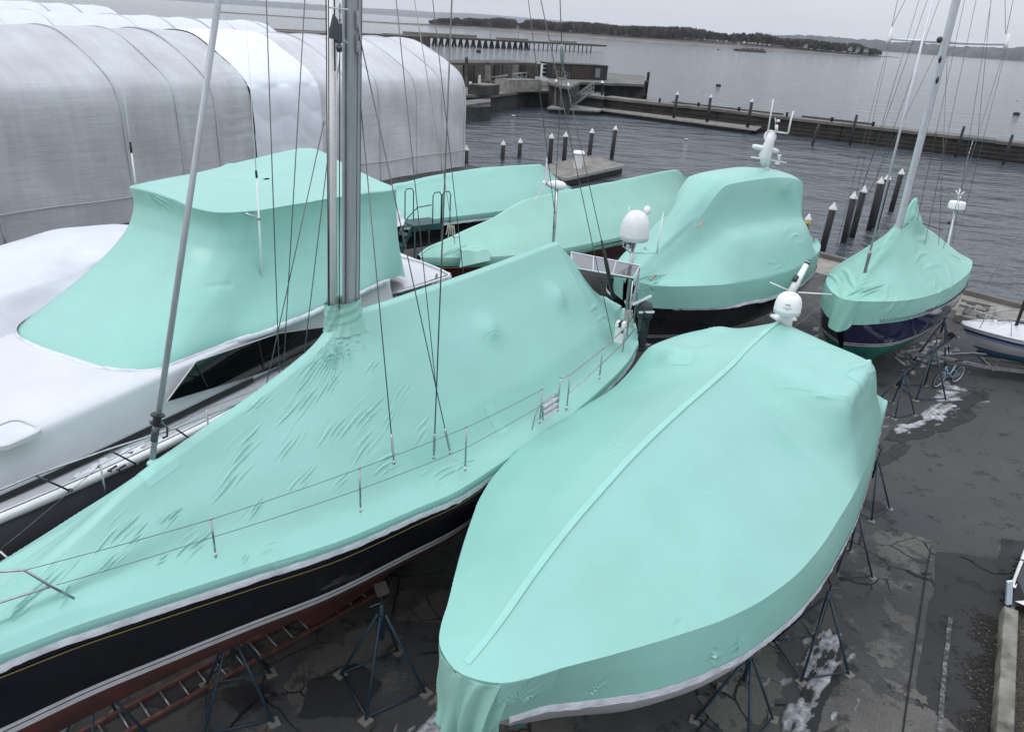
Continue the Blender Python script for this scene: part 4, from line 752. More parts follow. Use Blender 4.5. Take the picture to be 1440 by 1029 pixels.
    mb = MB(); R0 = 8*k; ax = np.array([-.1, -1., .25]); mb.lathe([(R0*.3, -.10), (R0*.9, -.02), (R0, 0), (R0*.85, .0), (R0*.5, -.03), (.01, -.04)], P(1083, 192), ax, 20); mb.lathe([(R0*.18, 0), (R0*.2, .05), (.01, .06)], P(1083, 192), ax, 10, 0); build('dish', mb, 'warm_white', so, True)
    mb = MB(); mb.path([P(1079, 184), P(1108, 188)], 1.2*k, 6); mb.path([P(1092, 185), P(1092, 176)], 2*k, 8); mb.lathe([(1.5*k, 0), (2.4*k, 1*k), (2*k, 3*k)], P(1094, 172), n=10); mb.path([P(1091, 176), P(1090, 166)], .6*k, 5); build('light_bracket', mb, 'warm_white', so, True)
    build('whip_antenna', rag([P(1080, 184), P(1085, 155), P(1087.5, 140)], [1.1*k, 1*k, .7*k], 6), 'white', so, True); build('whip_antenna', rag([P(1108.5, 187), P(1112, 170), P(1116, 156)], [1.3*k, 1.1*k, .7*k], 6), 'white', so, True)
def boat_h():
    fr = Frame((9.72, 21.45), 49)
    root = thing('covered_sailboat', 'navy sailboat with green bottom and silver mast under crumpled mint wrap near the water', 'sailboat', fr.M, 'shrink-wrapped boats stored ashore')
    bt = [(-.12, .12), (.1, .36), (.5, .66), (1.2, 1.05), (2.4, 1.45), (3.8, 1.68), (5.2, 1.76), (6.8, 1.72), (8.2, 1.5), (9.0, 1.2), (9.3, .9)]
    zb_ = [(-.12, 3.2), (.6, 3.5), (1.5, 3.95), (3.2, 4.85), (4.4, 4.85), (6.8, 4.3), (8.4, 3.85), (9.3, 3.4)]; zp = [(-.12, 0), (3.4, 0), (3.75, .12), (4.15, .72), (4.4, .80), (4.65, .62), (5.3, .2), (6.2, 0), (9.3, 0)]
    tab = []
    for a in (-.12, .1, .5, 1.2, 1.8, 2.4, 3.0, 3.4, 3.75, 4.1, 4.4, 4.7, 5.2, 6, 6.8, 7.5, 8.2, 8.8, 9.3):
        b = ip(bt, a); zs = ip([(-.12, 3.2), (3, 3.1), (9.3, 3.15)], a); rb = ip(zb_, a); k = ip(zp, a); hb = b*(.42-.24*min(1, k)); tab.append((a, b, zs, rb+k, hb, zs+(rb-zs)*(1-hb/b)*(1.0+.0*k), ip([(-.12, 2.45), (9.3, 2.5)], a), b+.02))
    wr = [('p', 1195, 412, 1235, 395, 16, 7, .030), ('f', 1214, 394, 1215, 415, 50, 6, .03), ('l', 1292, 278, 1284, 308, 3, .05), ('l', 1284, 308, 1327, 325, 3, .05), ('l', 1255, 330, 1180, 372, 4, .05), ('l', 1240, 345, 1170, 390, 5, -.05), ('p', 1290, 350, 1310, 340, 20, 5, .02), ('d', 1300, 372, 20, -.06, .7), ('d', 1245, 372, 22, -.06, .7), ('p', 1250, 425, 1262, 400, 40, 6, .014), ('p', 1240, 442, 1246, 425, 50, 12, .016), ('p', 1320, 412, 1324, 396, 30, 7, .02), ('l', 1337, 375, 1338, 412, 3, .03), ('p', 1335, 350, 1352, 362, 10, 4, .03), ('p', 1165, 372, 1190, 395, 12, 4, .03), ('l', 1270, 320, 1215, 390, 4, .04), ('l', 1296, 290, 1345, 362, 4, .05)]
    cover(root, fr, tent(tab, .03, sag=.03, rf=.5), 240, [3, 80, 20], wr, m='mint_green', base=.022)
    R = []
    for t in np.linspace(0, 1, 24): R.append([(-.16-.10*t+.45*(1-math.cos(s_*1.3))+.03*math.sin(s_*9+t*3)*t, (.36-.05*t)*math.sin(s_*1.4)*1.15, 3.2-.98*t*(1-.25*s_*s_)) for s_ in np.linspace(-1, 1, 40)])
    mb = MB(); mb.grid(fr.arr(np.array(R))); build('bow_flap', mb, 'mint_green', root, True)
    h = Hull(fr, bt, [(-.12, 2.62), (9.3, 2.6)], [(-.12, 1.25), (2, .62), (5, .5), (9.3, 1.15)], rake=(.8, 2.2), srake=(.5, 2), n=2.6, e=.68, zb=1.55)
    zb = lambda a: 1.55
    h.rows(root, 'hull', 'navy_bright', lambda a: ip(h.z, a), lambda a: zb(a)+.12, 12, 90, cap=True)
    for z0, z1, m, o in ((.12, .08, 'stripe_white', .004), (.08, .045, 'navy', 0), (.045, .0, 'stripe_white', .004)): h.rows(root, 'boot_stripe', m, lambda a: zb(a)+z0, lambda a: zb(a)+z1, 2, 70, off=o)
    h.rows(root, 'bottom', 'green_bottom', lambda a: zb(a), lambda a: ip(h.k, a)+.02, 10, 70, cap=True)
    mb = MB()
    for sd in (1, -1):
        for dz, w in ((.07, .03), (.14, .02)): mb.grid(fr.arr(np.array([[(lambda q: (q[0], sd*(q[1]+.012), q[2]))(h.pt(a, ip(h.z, a)-dz+e)) for e in (w/2, -w/2)] for a in np.linspace(-.1, 9.1, 80)])))
    build('cove_stripe', mb, 'stripe_white', root, True)
    mb = MB(); mb.box(fr.w(4.6, 0, .5), (1.9, .22, .95), fr_rot(fr)); build('keel', mb, 'green_bottom', root)
    zz = []
    for i, a in enumerate(np.linspace(.8, 8.6, 120)): q = h.pt(a, 2.56); zz.append(fr.w(q[0], q[1]+.025, 2.50 if i % 2 else 2.60))
    build('lacing', rag(zz, .007, 4), 'rope_dark', root)
    # mast, spreaders, rigging
    b0 = fr.on(1264, 318); t0 = fr.on(1347, -8); L = (t0-b0); e = L/np.linalg.norm(L); lo = b0-e*.6; up = t0+e*1.5
    ds = np.linalg.norm(b0-EYE)/F
    R = [[lo+(up-lo)*t+np.array([fr.d[0]*x+fr.n[0]*y, fr.d[1]*x+fr.n[1]*y, 0]) for x, y in [(.15*math.cos(q), .105*math.sin(q)) for q in np.linspace(0, 2*math.pi, 25)[:-1]]] for t in np.linspace(0, 1, 6)]
    mb = MB(); mb.grid(np.array(R), closev=True); mo = build('mast', mb, 'alu_light', root, True)
    mb = MB(); mb.path([lo+np.array([fr.n[0]*.1, fr.n[1]*.1, 0]), up+np.array([fr.n[0]*.1, fr.n[1]*.1, 0])], .012, 5); build('sail_track', mb, 'alu_dark', mo)
    sp = fr.on(1330, 60); sl = fr.on(1251, 55, -1.45); sr = fr.on(1415, 63, 1.30); h0 = (sl[2]+sr[2])/2
    mb = MB(); mb.path([sp, sl], [.045, .03], 8); build('spreader', mb, 'alu_light', mo, True); mb = MB(); mb.path([sp, sr], [.045, .03], 8); build('spreader', mb, 'alu_light', mo, True)
    for c in (sl, sr): mb = MB(); mb.path([c-np.array([0, 0, .12]), c, c+np.array([0, 0, .3])], [.05, .06, .03], 8); build('spreader_boot', mb, 'white', mo, True)
    for q in (([(.03, 0), (.08, .03), (.08, .12), (.04, .16)], fr.on(1322, 54, -.1)-e*.05, (-.4, -.8, .1), 12), ([(.02, -.1), (.05, 0), (.02, .1)], fr.on(1322, 84, .1), e, 8), ([(.02, -.1), (.05, 0), (.02, .1)], fr.on(1318, 113, .1), e, 8)): mb = MB(); mb.lathe(*q); build('mast_fitting', mb, 'dark_grey_plastic', mo, True)
    def w(x0, y0, p0, x1, y1, p1, r=.007, m='wire', n='shroud'): build(n, rag([fr.on(x0, y0, p0), fr.on(x1, y1, p1)], r, 5), m, mo, True)
    for q in ((1254, 38, -1.45, 1268, -25, -1.2), (1254, 38, -1.45, 1286, -25, -.8), (1250, 58, -1.45, 1176, 348, -1.55), (1252, 58, -1.40, 1192, 330, -1.5), (1300, -25, -.5, 1183, 366, -1.4), (1313, -25, -.3, 1203, 290, -1.3), (1330, -25, -.2, 1232, 250, -1.1), (1322, 62, 0, 1180, 360, -1.5),
              (1414, 48, 1.3, 1413, -25, 1.0), (1415, 48, 1.3, 1430, -25, 1.2), (1414, 66, 1.3, 1326, 350, 1.6), (1416, 66, 1.3, 1356, 300, 1.5), (1362, -25, .3, 1290, 310, .8), (1378, -25, .5, 1300, 345, 1.2), (1398, -25, .6, 1339, 345, 1.2), (1333, 62, 0, 1320, 345, 1.5), (1396, -25, .2, 1372, 225, .6)): w(*q)
    build('forestay', rag([fr.on(1318, -25), fr.on(1224, 352)], .032, 8), 'alu_light', mo, True); build('furler_drum', rag([fr.on(1224, 352), fr.on(1223, 357), fr.on(1222, 361), fr.on(1219, 372), fr.on(1213, 395)], [.03, .06, .05, .045, .045], 10), 'galv', mo, True)
    c = fr.on(1283, 309, .0); mb = MB(); mb.path([c, fr.on(1326, 324, .9)], .015, 5); mb.path([c, fr.on(1270, 320, .3)], .012, 5); mb.path([c, fr.on(1293, 278, 0.)], .006, 5); build('lashing', mb, 'rope_dark', root, True)
    # radar on its own pole at the stern
    pb = at(1334, 338, 3.9); Y = pb[1]; P = lambda x, y: atY(x, y, Y); k = np.linalg.norm(pb-EYE)/F
    po = build('radar_pole', rag([P(1330, 366), P(1334, 340), P(1343, 293)], .035, 8), 'white', root, True); mb = MB(); mb.lathe([(7*k, -5*k), (9.5*k, -4*k), (9.5*k, 1*k), (8.5*k, 3.5*k), (3*k, 4.5*k)], P(1346, 288), n=20); build('radome', mb, 'white', po, 'angle')
    mb = MB(); mb.path([P(1348, 283), P(1349, 275), P(1350, 266)], 1*k, 6); mb.path([P(1344, 268), P(1349, 275), P(1356, 270)], .7*k, 5); mb.lathe([(1.2*k, 0), (2*k, 2*k), (1*k, 4*k)], P(1348.5, 280), n=8); build('wind_vane', mb, 'white', po, True)
    mb = MB(); mb.lathe([(1.5*k, 0), (2*k, 2*k), (1*k, 3*k)], P(1334, 315), n=8); build('stern_lamp', mb, 'letter', po, True)
ORD = ['first', 'second', 'third', 'fourth', 'fifth', 'sixth', 'seventh', 'eighth', 'ninth', 'tenth']
# ------------------------------------------------------------------ yard gear
def jack_stands():
    g = 'steel boat stands propping the hulls'
    def make():
        r = thing('jack_stand', '', 'boat stand', T((0, 0, 0)), g); hub = 1.18
        for k in range(4):
            q = math.pi/4+k*math.pi/2; mb = MB(); mb.path([(.05*math.cos(q), .05*math.sin(q), hub), (.62*math.cos(q), .62*math.sin(q), .02)], .021, 7); build('leg', mb, 'stand_blue', r, True)
        mb = MB(); c = [(.60*math.cos(math.pi/4+k*math.pi/2), .60*math.sin(math.pi/4+k*math.pi/2), .05) for k in range(4)]
        for k in range(3): mb.path([c[k], c[k+1]], .014, 6)
        build('base_tie', mb, 'stand_blue', r, True)
        mb = MB(); mb.path([(0, 0, .78), (0, 0, 1.34)], .032, 10); build('centre_tube', mb, 'stand_blue', r, True)
        mb = MB(); mb.path([(0, 0, 1.3), (0, 0, 1.55)], .016, 8); mb.path([(-.17, 0, 1.36), (.17, 0, 1.36)], .012, 6); build('screw', mb, 'steel_dark', r, True)
        mb = MB(); mb.box((0, 0, 1.565), (.17, .17, .03), np.array(Matrix.Rotation(.6, 3, 'X'))); build('pad', mb, 'pad_dark', r)
        for p in c: mb = MB(); mb.box((p[0]*1.04, p[1]*1.04, .012), (.15, .15, .024), .3); build('foot_board', mb, 'dust_pad', r)
        return r
    spots = [((336, 990), 1.22, 20, 'blue stand under the long navy yacht, in front of the orange ladder'), ((538, 962), 1.27, 35, 'tall dark blue stand between the long navy yacht and the nearest mint boat'), ((150, 1050), 1.1, 60, 'blue stand at the bottom edge, near the foot of the orange ladder'),
             ((1138, 925), 1.15, 15, 'stand of the nearest mint boat with its feet in the patch of snow'), ((1032, 1012), 1.12, 50, 'stand of the nearest mint boat at the bottom edge, left of the snow patch'), ((1184, 795), 1.05, 10, 'short stand beside the pale asphalt patch under the nearest mint boat'), ((1214, 712), 1.05, 40, 'stand peeking out under the nearest mint boat by the smooth asphalt'),
             ((1256, 578), 1.02, 25, 'dark stand right behind the stern corner of the nearest mint boat'), ((1294, 553), 1.28, 10, 'tall stand under the green bottomed sailboat, left of the bicycle'), ((1310, 508), 1.25, 55, 'stand under the green bottomed sailboat behind the bicycle, in the snow'), ((1195, 470), 1.0, 0, 'stand in the dark gap under the bow of the green bottomed sailboat'), ((930, 545), 1.0, 30, 'stand in shadow below the domed navy motorboat'), ((745, 812), 1.0, 30, 'stand in deep shade between the red bottom and the nearest mint boat')]
    p = make()
    for i, (xy, s_, dg, lb) in enumerate(spots):
        q = at(*xy); Mx = T(q, dg) @ Matrix.Diagonal((s_*.93, s_*.93, s_, 1))
        if i == 0: p.matrix_world = Mx; p['label'] = lb
        else: copy_thing(p, Mx, lb)
def ladder():
    a, b = at(172, 1036), at(552, 824); d = (b-a)[:2]; L = np.linalg.norm(d); deg = math.degrees(math.atan2(d[1], d[0]))
    r = thing('ladder', 'orange fibreglass extension ladder lying on the asphalt beside the long navy yacht', 'ladder', T(a, deg)); I = np.array(WM[r.name]); W = lambda x, y, z: (I@np.array([x, y, z, 1]))[:3]
    for off, L0, L1, z in ((.0, -1.2, L, .05), (.42, -1.2, L, .05)):
        mb = MB(); mb.beam(W(L0, off, z), W(L1, off, z), .03, .085); mb.beam(W(L0, off+(.018 if off else -.018), z+.036), W(L1, off+(.018 if off else -.018), z+.036), .05, .012); build('rail', mb, 'orange_rail', r)
    mb = MB()
    for k in range(int((L+1.1)/.305)): x = -1.1+.305*k; mb.path([W(x, .0, .055), W(x, .42, .055)], .017, 8)
    build('rungs', mb, 'galv', r, True)
    mb = MB(); mb.path([W(L-.05, -.02, .08), W(L+.05, .1, .12), W(L+.05, .32, .12), W(L-.05, .44, .08)], .03, 8); build('end_pad', mb, 'black_plastic', r, True)
def stairs():
    HS = 1.33; c = at(593, 311, 2.98); r = thing('boarding_stairs', 'dark green steel boarding stairs with looped handrails beside the navy boat', 'stairs', T((c[0], c[1], 0), 38)); I = np.array(WM[r.name]); W = lambda x, y, z: (I@np.array([x-.35, y, z*HS if z < 2.3 else z+2.2*(HS-1), 1]))[:3]
    # local: -x is the foot of the stair, y across
    mb = MB(); mb.box(W(.35, 0, 2.2), (1.25, .95, .08), math.radians(38)); mb.box(W(.35, -.47, 2.12), (1.25, .03, .16), math.radians(38)); build('platform', mb, 'green_paint', r)
    for y in (-.42, .42): mb = MB(); mb.beam(W(-1.75, y, .05), W(-.28, y, 2.2), .05, .12); build('stringer', mb, 'green_paint', r)
    for k in range(7): t = (k+.7)/7.6; mb = MB(); mb.box(W(-1.75+1.47*t, 0, .05+2.15*t), (.30, .84, .04), math.radians(38)); build('tread', mb, 'green_paint', r)
    mb = MB()
    for x, y in ((-.2, -.45), (.95, -.45), (.95, .45), (-.2, .45)): mb.path([W(x, y, 0), W(x, y, 2.2)], .03, 7)
    mb.path([W(-.2, -.45, .3), W(.95, -.45, 1.6)], .016, 6); mb.path([W(.95, -.45, .3), W(-.2, -.45, 1.6)], .016, 6); build('frame', mb, 'green_paint', r, True)
    def loop(P, rr=.021): mb = MB(); mb.path([W(*q) for q in P], rr, 8); build('handrail', mb, 'green_paint', r, True)
    for x, y in ((-.12, .44), (.55, -.46), (.95, -.46)):
        dx = .36; loop([(x, y, 2.2), (x, y, 3.28), (x+.07, y, 3.40), (x+dx-.07, y, 3.40), (x+dx, y, 3.28), (x+dx, y, 2.2)])
    for y in (-.44,): loop([(-1.7, y, .9), (-.5, y, 2.55), (-.1, y, 2.9), (.5, y, 2.95)])
    loop([(-1.6, .44, .2), (-1.6, .44, 1.25), (-1.5, .44, 1.35), (-1.35, .44, 1.35), (-1.25, .44, 1.25), (-1.1, .44, 1.0)])
def bicycle():
    a, b = at(1316, 545), at(1346, 537); a[2] = b[2] = 0; d = (b-a)[:2]; deg = math.degrees(math.atan2(d[1], d[0])); L = np.linalg.norm(d)
    r = thing('bicycle', 'light blue step-through bicycle with black saddle standing in the snow by a stand', 'bicycle', T(a, deg) @ Matrix.Rotation(.08, 4, 'X')); I = np.array(WM[r.name]); W = lambda x, y, z: (I@np.array([x, y, z, 1]))[:3]; R = .33; L = 1.02; ax = W(0, 1, 0)-W(0, 0, 0)
    for x in (0, L):
        mb = MB(); n = 36; ring = lambda rr, y: [W(x+rr*math.cos(q), y, R+rr*math.sin(q)) for q in np.linspace(0, 2*math.pi, n+1)[:-1]]
        mb.path([W(x+(R-.022)*math.cos(q), 0, R+(R-.022)*math.sin(q)) for q in np.linspace(0, 2*math.pi, n+1)], .024, 7); wo = build('wheel', mb, 'rubber', r, True)
        mb = MB(); mb.path([W(x+(R-.052)*math.cos(q), 0, R+(R-.052)*math.sin(q)) for q in np.linspace(0, 2*math.pi, n+1)], .016, 6); build('rim', mb, 'alu_light', wo, True)
        mb = MB()
        for q in np.linspace(0, 2*math.pi, 17)[:-1]: mb.path([W(x+.02*math.cos(q), .02, R+.02*math.sin(q)), W(x+(R-.06)*math.cos(q), 0, R+(R-.06)*math.sin(q))], .0022, 3)
        mb.lathe([(.025, -.04), (.03, 0), (.025, .04)], W(x, 0, R), ax, 10); build('spokes', mb, 'galv', wo)
    mb = MB(); bb = W(.46, 0, .29); hd0, hd1 = W(.10, 0, .62), W(.07, 0, .78); st = W(.62, 0, .72)
    mb.path([hd0, W(.25, 0, .42), bb], .023, 8); mb.path([hd1, W(.32, 0, .48), W(.54, 0, .45)], .02, 8); mb.path([bb, st], .02, 8); mb.path([hd0, hd1], .024, 8)
    for y in (-.05, .05): mb.path([bb, W(L, y, R)], .011, 6); mb.path([W(.58, 0, .6), W(L, y, R)], .010, 6)
    build('frame', mb, 'bike_blue', r, True)
    mb = MB()
    for y in (-.05, .05): mb.path([hd0, W(.06, y, .5), W(0, y, R)], .014, 6)
    build('fork', mb, 'wood', r, True)
    mb = MB(); mb.path([st, W(.66, 0, .86)], .013, 6); R_ = []
    for t in np.linspace(0, 1, 8): w = .03+.075*t**1.5; R_.append([W(.52+.28*t, w*math.cos(q), .89+.035*math.sin(q)*(1 if math.sin(q) > 0 else .6)+.02*t*t) for q in np.linspace(0, 2*math.pi, 13)[:-1]])
    so = MB(); so.grid(np.array(R_), closev=True); build('saddle', so, 'rubber', r, True); build('seat_post', mb, 'steel', r, True)
    mb = MB(); mb.path([hd1, W(.05, 0, .92)], .014, 6); mb.path([W(.16, -.29, .98), W(.05, -.2, .96), W(.03, 0, .92), W(.05, .2, .96), W(.16, .29, .98)], .012, 6); build('handlebar', mb, 'steel_dark', r, True)
    mb = MB(); mb.lathe([(.09, -.006), (.09, .006)], bb-ax*.05, ax, 18); mb.path([bb-ax*.07, W(.46+.12, -.08, .29-.11)], .012, 5); mb.path([bb+ax*.07, W(.46-.12, .08, .29+.11)], .012, 5); mb.box(W(.59, -.11, .17), (.09, .08, .02)); mb.box(W(.33, .11, .41), (.09, .08, .02)); build('crankset', mb, 'steel_dark', r)
def trailer_boat():
    fr = Frame((15.1, 24.35), -7)
    r = thing('small_sailboat', 'small white sailboat with blue stripes and pale blue bottom on a boat trailer', 'sailboat', fr.M)
    bt = [(0, .04), (.4, .38), (.9, .66), (1.6, .93), (2.6, 1.15), (3.6, 1.22), (5, 1.12), (6, .9)]
    h = Hull(fr, bt, [(0, 1.68), (3, 1.58), (6, 1.55)], [(0, .9), (1, .62), (3, .5), (6, .7)], rake=(.55, 2.), n=2.0, e=.85, zb=.95)
    h.rows(r, 'hull', 'gelcoat_dull', lambda a: ip(h.z, a), lambda a: .93, 14, 70, cap=True); h.rows(r, 'bottom', 'blue_bottom', lambda a: .93, lambda a: ip(h.k, a)+.02, 8, 50, cap=True)
    for z0, z1, m in ((.24, .14, 'bike_dark'), (.315, .26, 'stripe_blue')): h.rows(r, 'side_stripe', m, lambda a: ip(h.z, a)-z1, lambda a: ip(h.z, a)-z0, 3, 60, off=.006)
    h.rows(r, 'side_stripe', 'letter', lambda a: .95, lambda a: .92, 2, 50, off=.004)
    R = []
    for a in np.linspace(.0, 6, 60):
        aa, p, z = h.pt(a, ip(h.z, a)); cr = .10+ip([(0, 0), (1.2, .02), (2.0, .14), (4, .2), (6, .1)], a); R.append([(aa, q*p, z+cr*(1-abs(q)**(2 if a < 1.5 else 4))) for q in np.linspace(-1, 1, 21)])
    mb = MB(); mb.grid(fr.arr(np.array(R))); build('deck', mb, 'gelcoat', r, True)
    mb = MB()
    for sd in (1, -1): mb.path([fr.w(*(lambda q: (q[0], sd*(q[1]+.01), q[2]))(h.pt(a, ip(h.z, a)-.01))) for a in np.linspace(0, 6, 60)], .03, 6)
    build('rub_rail', mb, 'stripe_white', r, True)
    mb = MB(); P = lambda a, p, z: fr.w(a, p, z); mb.path([P(1.3, .72, 1.66), P(1.2, .66, 2.1), P(.5, .42, 2.2), P(.05, 0, 2.25), P(.5, -.42, 2.2), P(1.2, -.66, 2.1), P(1.3, -.72, 1.66)], .013, 7); mb.path([P(.45, .36, 1.7), P(.5, .42, 2.2)], .012, 6); mb.path([P(.45, -.36, 1.7), P(.5, -.42, 2.2)], .012, 6); build('pulpit', mb, 'steel', r, True)
    mb = MB(); mb.lathe([(.16, 0), (.15, .03), (.07, .07), (.06, .18), (.03, .22)], P(1.0, .1, 1.72), n=14); build('deck_vent', mb, 'warm_white', r, True)
    mb = MB(); mb.beam(P(1.9, -.2, 1.86), P(2.5, -.15, 1.90), .12, .06); mb.beam(P(2.7, .4, 1.87), P(3.4, .45, 1.90), .08, .08); mb.path([P(1.2, -.3, 1.80), P(1.7, -.4, 1.84), P(2.3, -.35, 1.88)], .02, 6); build('deck_gear', mb, 'dark_grey_plastic', r)
    mo = build('mast', rag([P(1.72, 0, 1.80), P(1.76, 0, 9)], .055, 10), 'black_plastic', r, True)
    for q in ((P(.05, 0, 1.75), P(1.75, 0, 8.5)), (P(2.6, -1.1, 1.65), P(1.75, 0, 8.0)), (P(2.2, 1.1, 1.6), P(1.75, 0, 7))): build('shroud', rag(q, .006, 5), 'galv', mo, True)
    build('boom', rag([P(1.8, .05, 2.35), P(4.8, .1, 2.3)], .045, 8), 'black_plastic', r, True); build('furled_pole', rag([P(-.15, .05, 1.95), P(3.6, -.7, 2.55)], .02, 6), 'galv', r, True)
    t = thing('boat_trailer', 'galvanised boat trailer under the small white sailboat', 'trailer', fr.M)
    mb = MB(); 
    for p in (.55, -.55): mb.beam(P(.9, p, .42), P(6, p*1.3, .42), .07, .12)
    mb.beam(P(-.55, 0, .40), P(.9, .55, .42), .07, .10); mb.beam(P(-.55, 0, .40), P(.9, -.55, .42), .07, .10); mb.beam(P(-1.3, 0, .38), P(-.5, 0, .40), .08, .1)
    for a in (1.2, 2.6, 4.2): mb.beam(P(a, -.6, .36), P(a, .6, .36), .08, .08)
    build('frame', mb, 'galv', t)
    mb = MB(); mb.beam(P(-.7, .06, .4), P(.02, .06, 1.25), .06, .08); mb.beam(P(-.7, -.06, .4), P(.02, -.06, 1.25), .06, .08); mb.beam(P(-.02, -.2, 1.2), P(-.02, .2, 1.2), .1, .08); build('bow_post', mb, 'galv', t)
    mb = MB(); mb.lathe([(.10, -.05), (.10, .05)], P(-.18, .0, 1.22), (0, 1, 0), 14); mb.path([P(-.18, -.05, 1.22), P(-.3, -.2, 1.3)], .012, 5); build('winch', mb, 'rubber', t)
    for p in (.42, -.42): mb = MB(); mb.beam(P(1., p, .6), P(4.6, p*1.1, .62), .14, .06); build('bunk', mb, 'old_wood', t); 
    mb = MB()
    for a in (1.3, 3.2): mb.path([P(a, .45, .42), P(a, .45, .66)], .03, 6)
    build('bunk_post', mb, 'galv', t)
    for p in (.85, -.85): mb = MB(); mb.lathe([(.12, -.1), (.27, -.1), (.30, -.05), (.30, .05), (.27, .1), (.12, .1)], P(3.4, p*1.1, .30), (0, 1, 0), 20); build('wheel', mb, 'rubber', t, True)
    mb = MB(); mb.beam(P(2.9, .95, .68), P(3.9, .95, .68), .22, .03); build('mudguard', mb, 'galv', t)
def kerb_side():
    d = np.array([at(1410, 850)[0]-at(1396, 1060)[0], at(1410, 850)[1]-at(1396, 1060)[1], 0]); a = at(1404, 866); d /= np.linalg.norm(d); n = np.array([d[1], -d[0], 0]); b = a-d*6
    mb = MB(); mb.add([], []); mb = MB(); P = [a, a+n*.27, b+n*.27, b]; R = []
    for t in np.linspace(0, 1, 40):
        c = a+(b-a)*t; w = .003*math.sin(t*40)+.002*math.sin(t*97); R.append([c+n*(w), c+n*(.012+w)+np.array([0, 0, .25]), c+n*.03+np.array([0, 0, .275+w]), c+n*.25+np.array([0, 0, .28-w]), c+n*.27+np.array([0, 0, .25]), c+n*.27])
    mb.grid(np.array(R)); mb.add([R[0][k] for k in range(6)], [tuple(range(6))]); k = build('kerb', mb, 'kerb_stone', None, 'angle'); struct(k)
    # dry grass bed and leaf litter
    bed = MB(); bed.poly([a+n*.27+np.array([0, 0, .12]), a+n*3+np.array([0, 0, .12]), b+n*3+np.array([0, 0, .12]), b+n*.27+np.array([0, 0, .12])]); struct(build('planting_bed', bed, 'mulch'))
    rg = np.random.default_rng(2); mb = MB()
    for i in range(5200):
        t = rg.uniform(0, 1); c = a+(b-a)*t+n*rg.uniform(.28, 1.6)+np.array([0, 0, .12]); q = rg.uniform(0, 6.28); l = rg.uniform(.05, .16); dv = np.array([math.cos(q), math.sin(q), rg.uniform(.05, .7)])*l; s_ = np.array([-math.sin(q), math.cos(q), 0])*.004; mb.add([c-s_, c+s_, c+dv], [(0, 1, 2)])
    g = build('dry_grass', mb, 'dry_grass'); struct(g, 'stuff')
    mb = MB()
    for i in range(9000):
        t = rg.beta(1.2, 1)*.98+.02; wd = .17+.06*math.sin(t*23)+.05*math.sin(t*51); c = a+(b-a)*t-n*abs(rg.normal(0, wd))+np.array([0, 0, rg.uniform(.004, .03)]); q = rg.uniform(0, 6.28); l = rg.uniform(.012, .05); dv = np.array([math.cos(q), math.sin(q), rg.uniform(-.1, .3)])*l; s_ = np.array([-math.sin(q), math.cos(q), 0])*l*.35; mb.add([c-s_, c+s_, c+dv+s_*.6, c+dv-s_*.6], [(0, 1, 2, 3)], int(rg.uniform() < .06))
    g = build('leaf_litter', mb, ['mulch', 'dry_grass']); struct(g, 'stuff')
    # pale stern corner of a small craft parked beyond the kerb
    A = at(1419, 842, .35); Y = A[1]; P = lambda x, y, dy=0.: atY(x, y, Y+dy)
    r = thing('parked_dinghy', 'corner of a pale dinghy with black hoses inside, parked at the end of the kerb', 'dinghy', T((A[0], A[1], 0)))
    q0, q1 = P(1421, 826, .1), P(1452, 742, 1.6); mb = MB(); R = []
    for t in np.linspace(0, 1, 30):
        c = q0+(q1-q0)*t; o = np.array([.55, -.35, 0]); R.append([c+np.array([0, 0, -.55])+o*.3, c+np.array([-.02, 0, -.05]), c+np.array([0, 0, .03]), c+o*.12+np.array([0, 0, .035]), c+o*.14+np.array([0, 0, -.25]), c+o*2+np.array([0, 0, -.35])])
    mb.grid(np.array(R)); build('hull', mb, ['white'], r, True)
    mb = MB(); mb.slab([P(1415, 816), P(1423, 815), P(1421, 847), P(1413, 848)][::-1], .05); build('transom_board', mb, 'bike_pale', r)
    mb = MB(); rg = np.random.default_rng(3)
    for k in range(7): c = P(1424+k*3, 846-k*9, .1+.12*k); mb.path([c+np.array([.25*math.cos(q)+.05, .16*math.sin(q), .05*k*.3+.05*math.sin(2*q)]) for q in np.linspace(-1.2+k*.3, 2.6+k*.3, 12)], .035-.002*k, 8)
    build('hose', mb, 'rubber', r, True)
    mb = MB(); mb.slab([P(1418, 850, -.02), P(1450, 858, -.02), P(1452, 760, 1.2), P(1430, 812, .2)], .03); build('liner', mb, 'black_plastic', r)
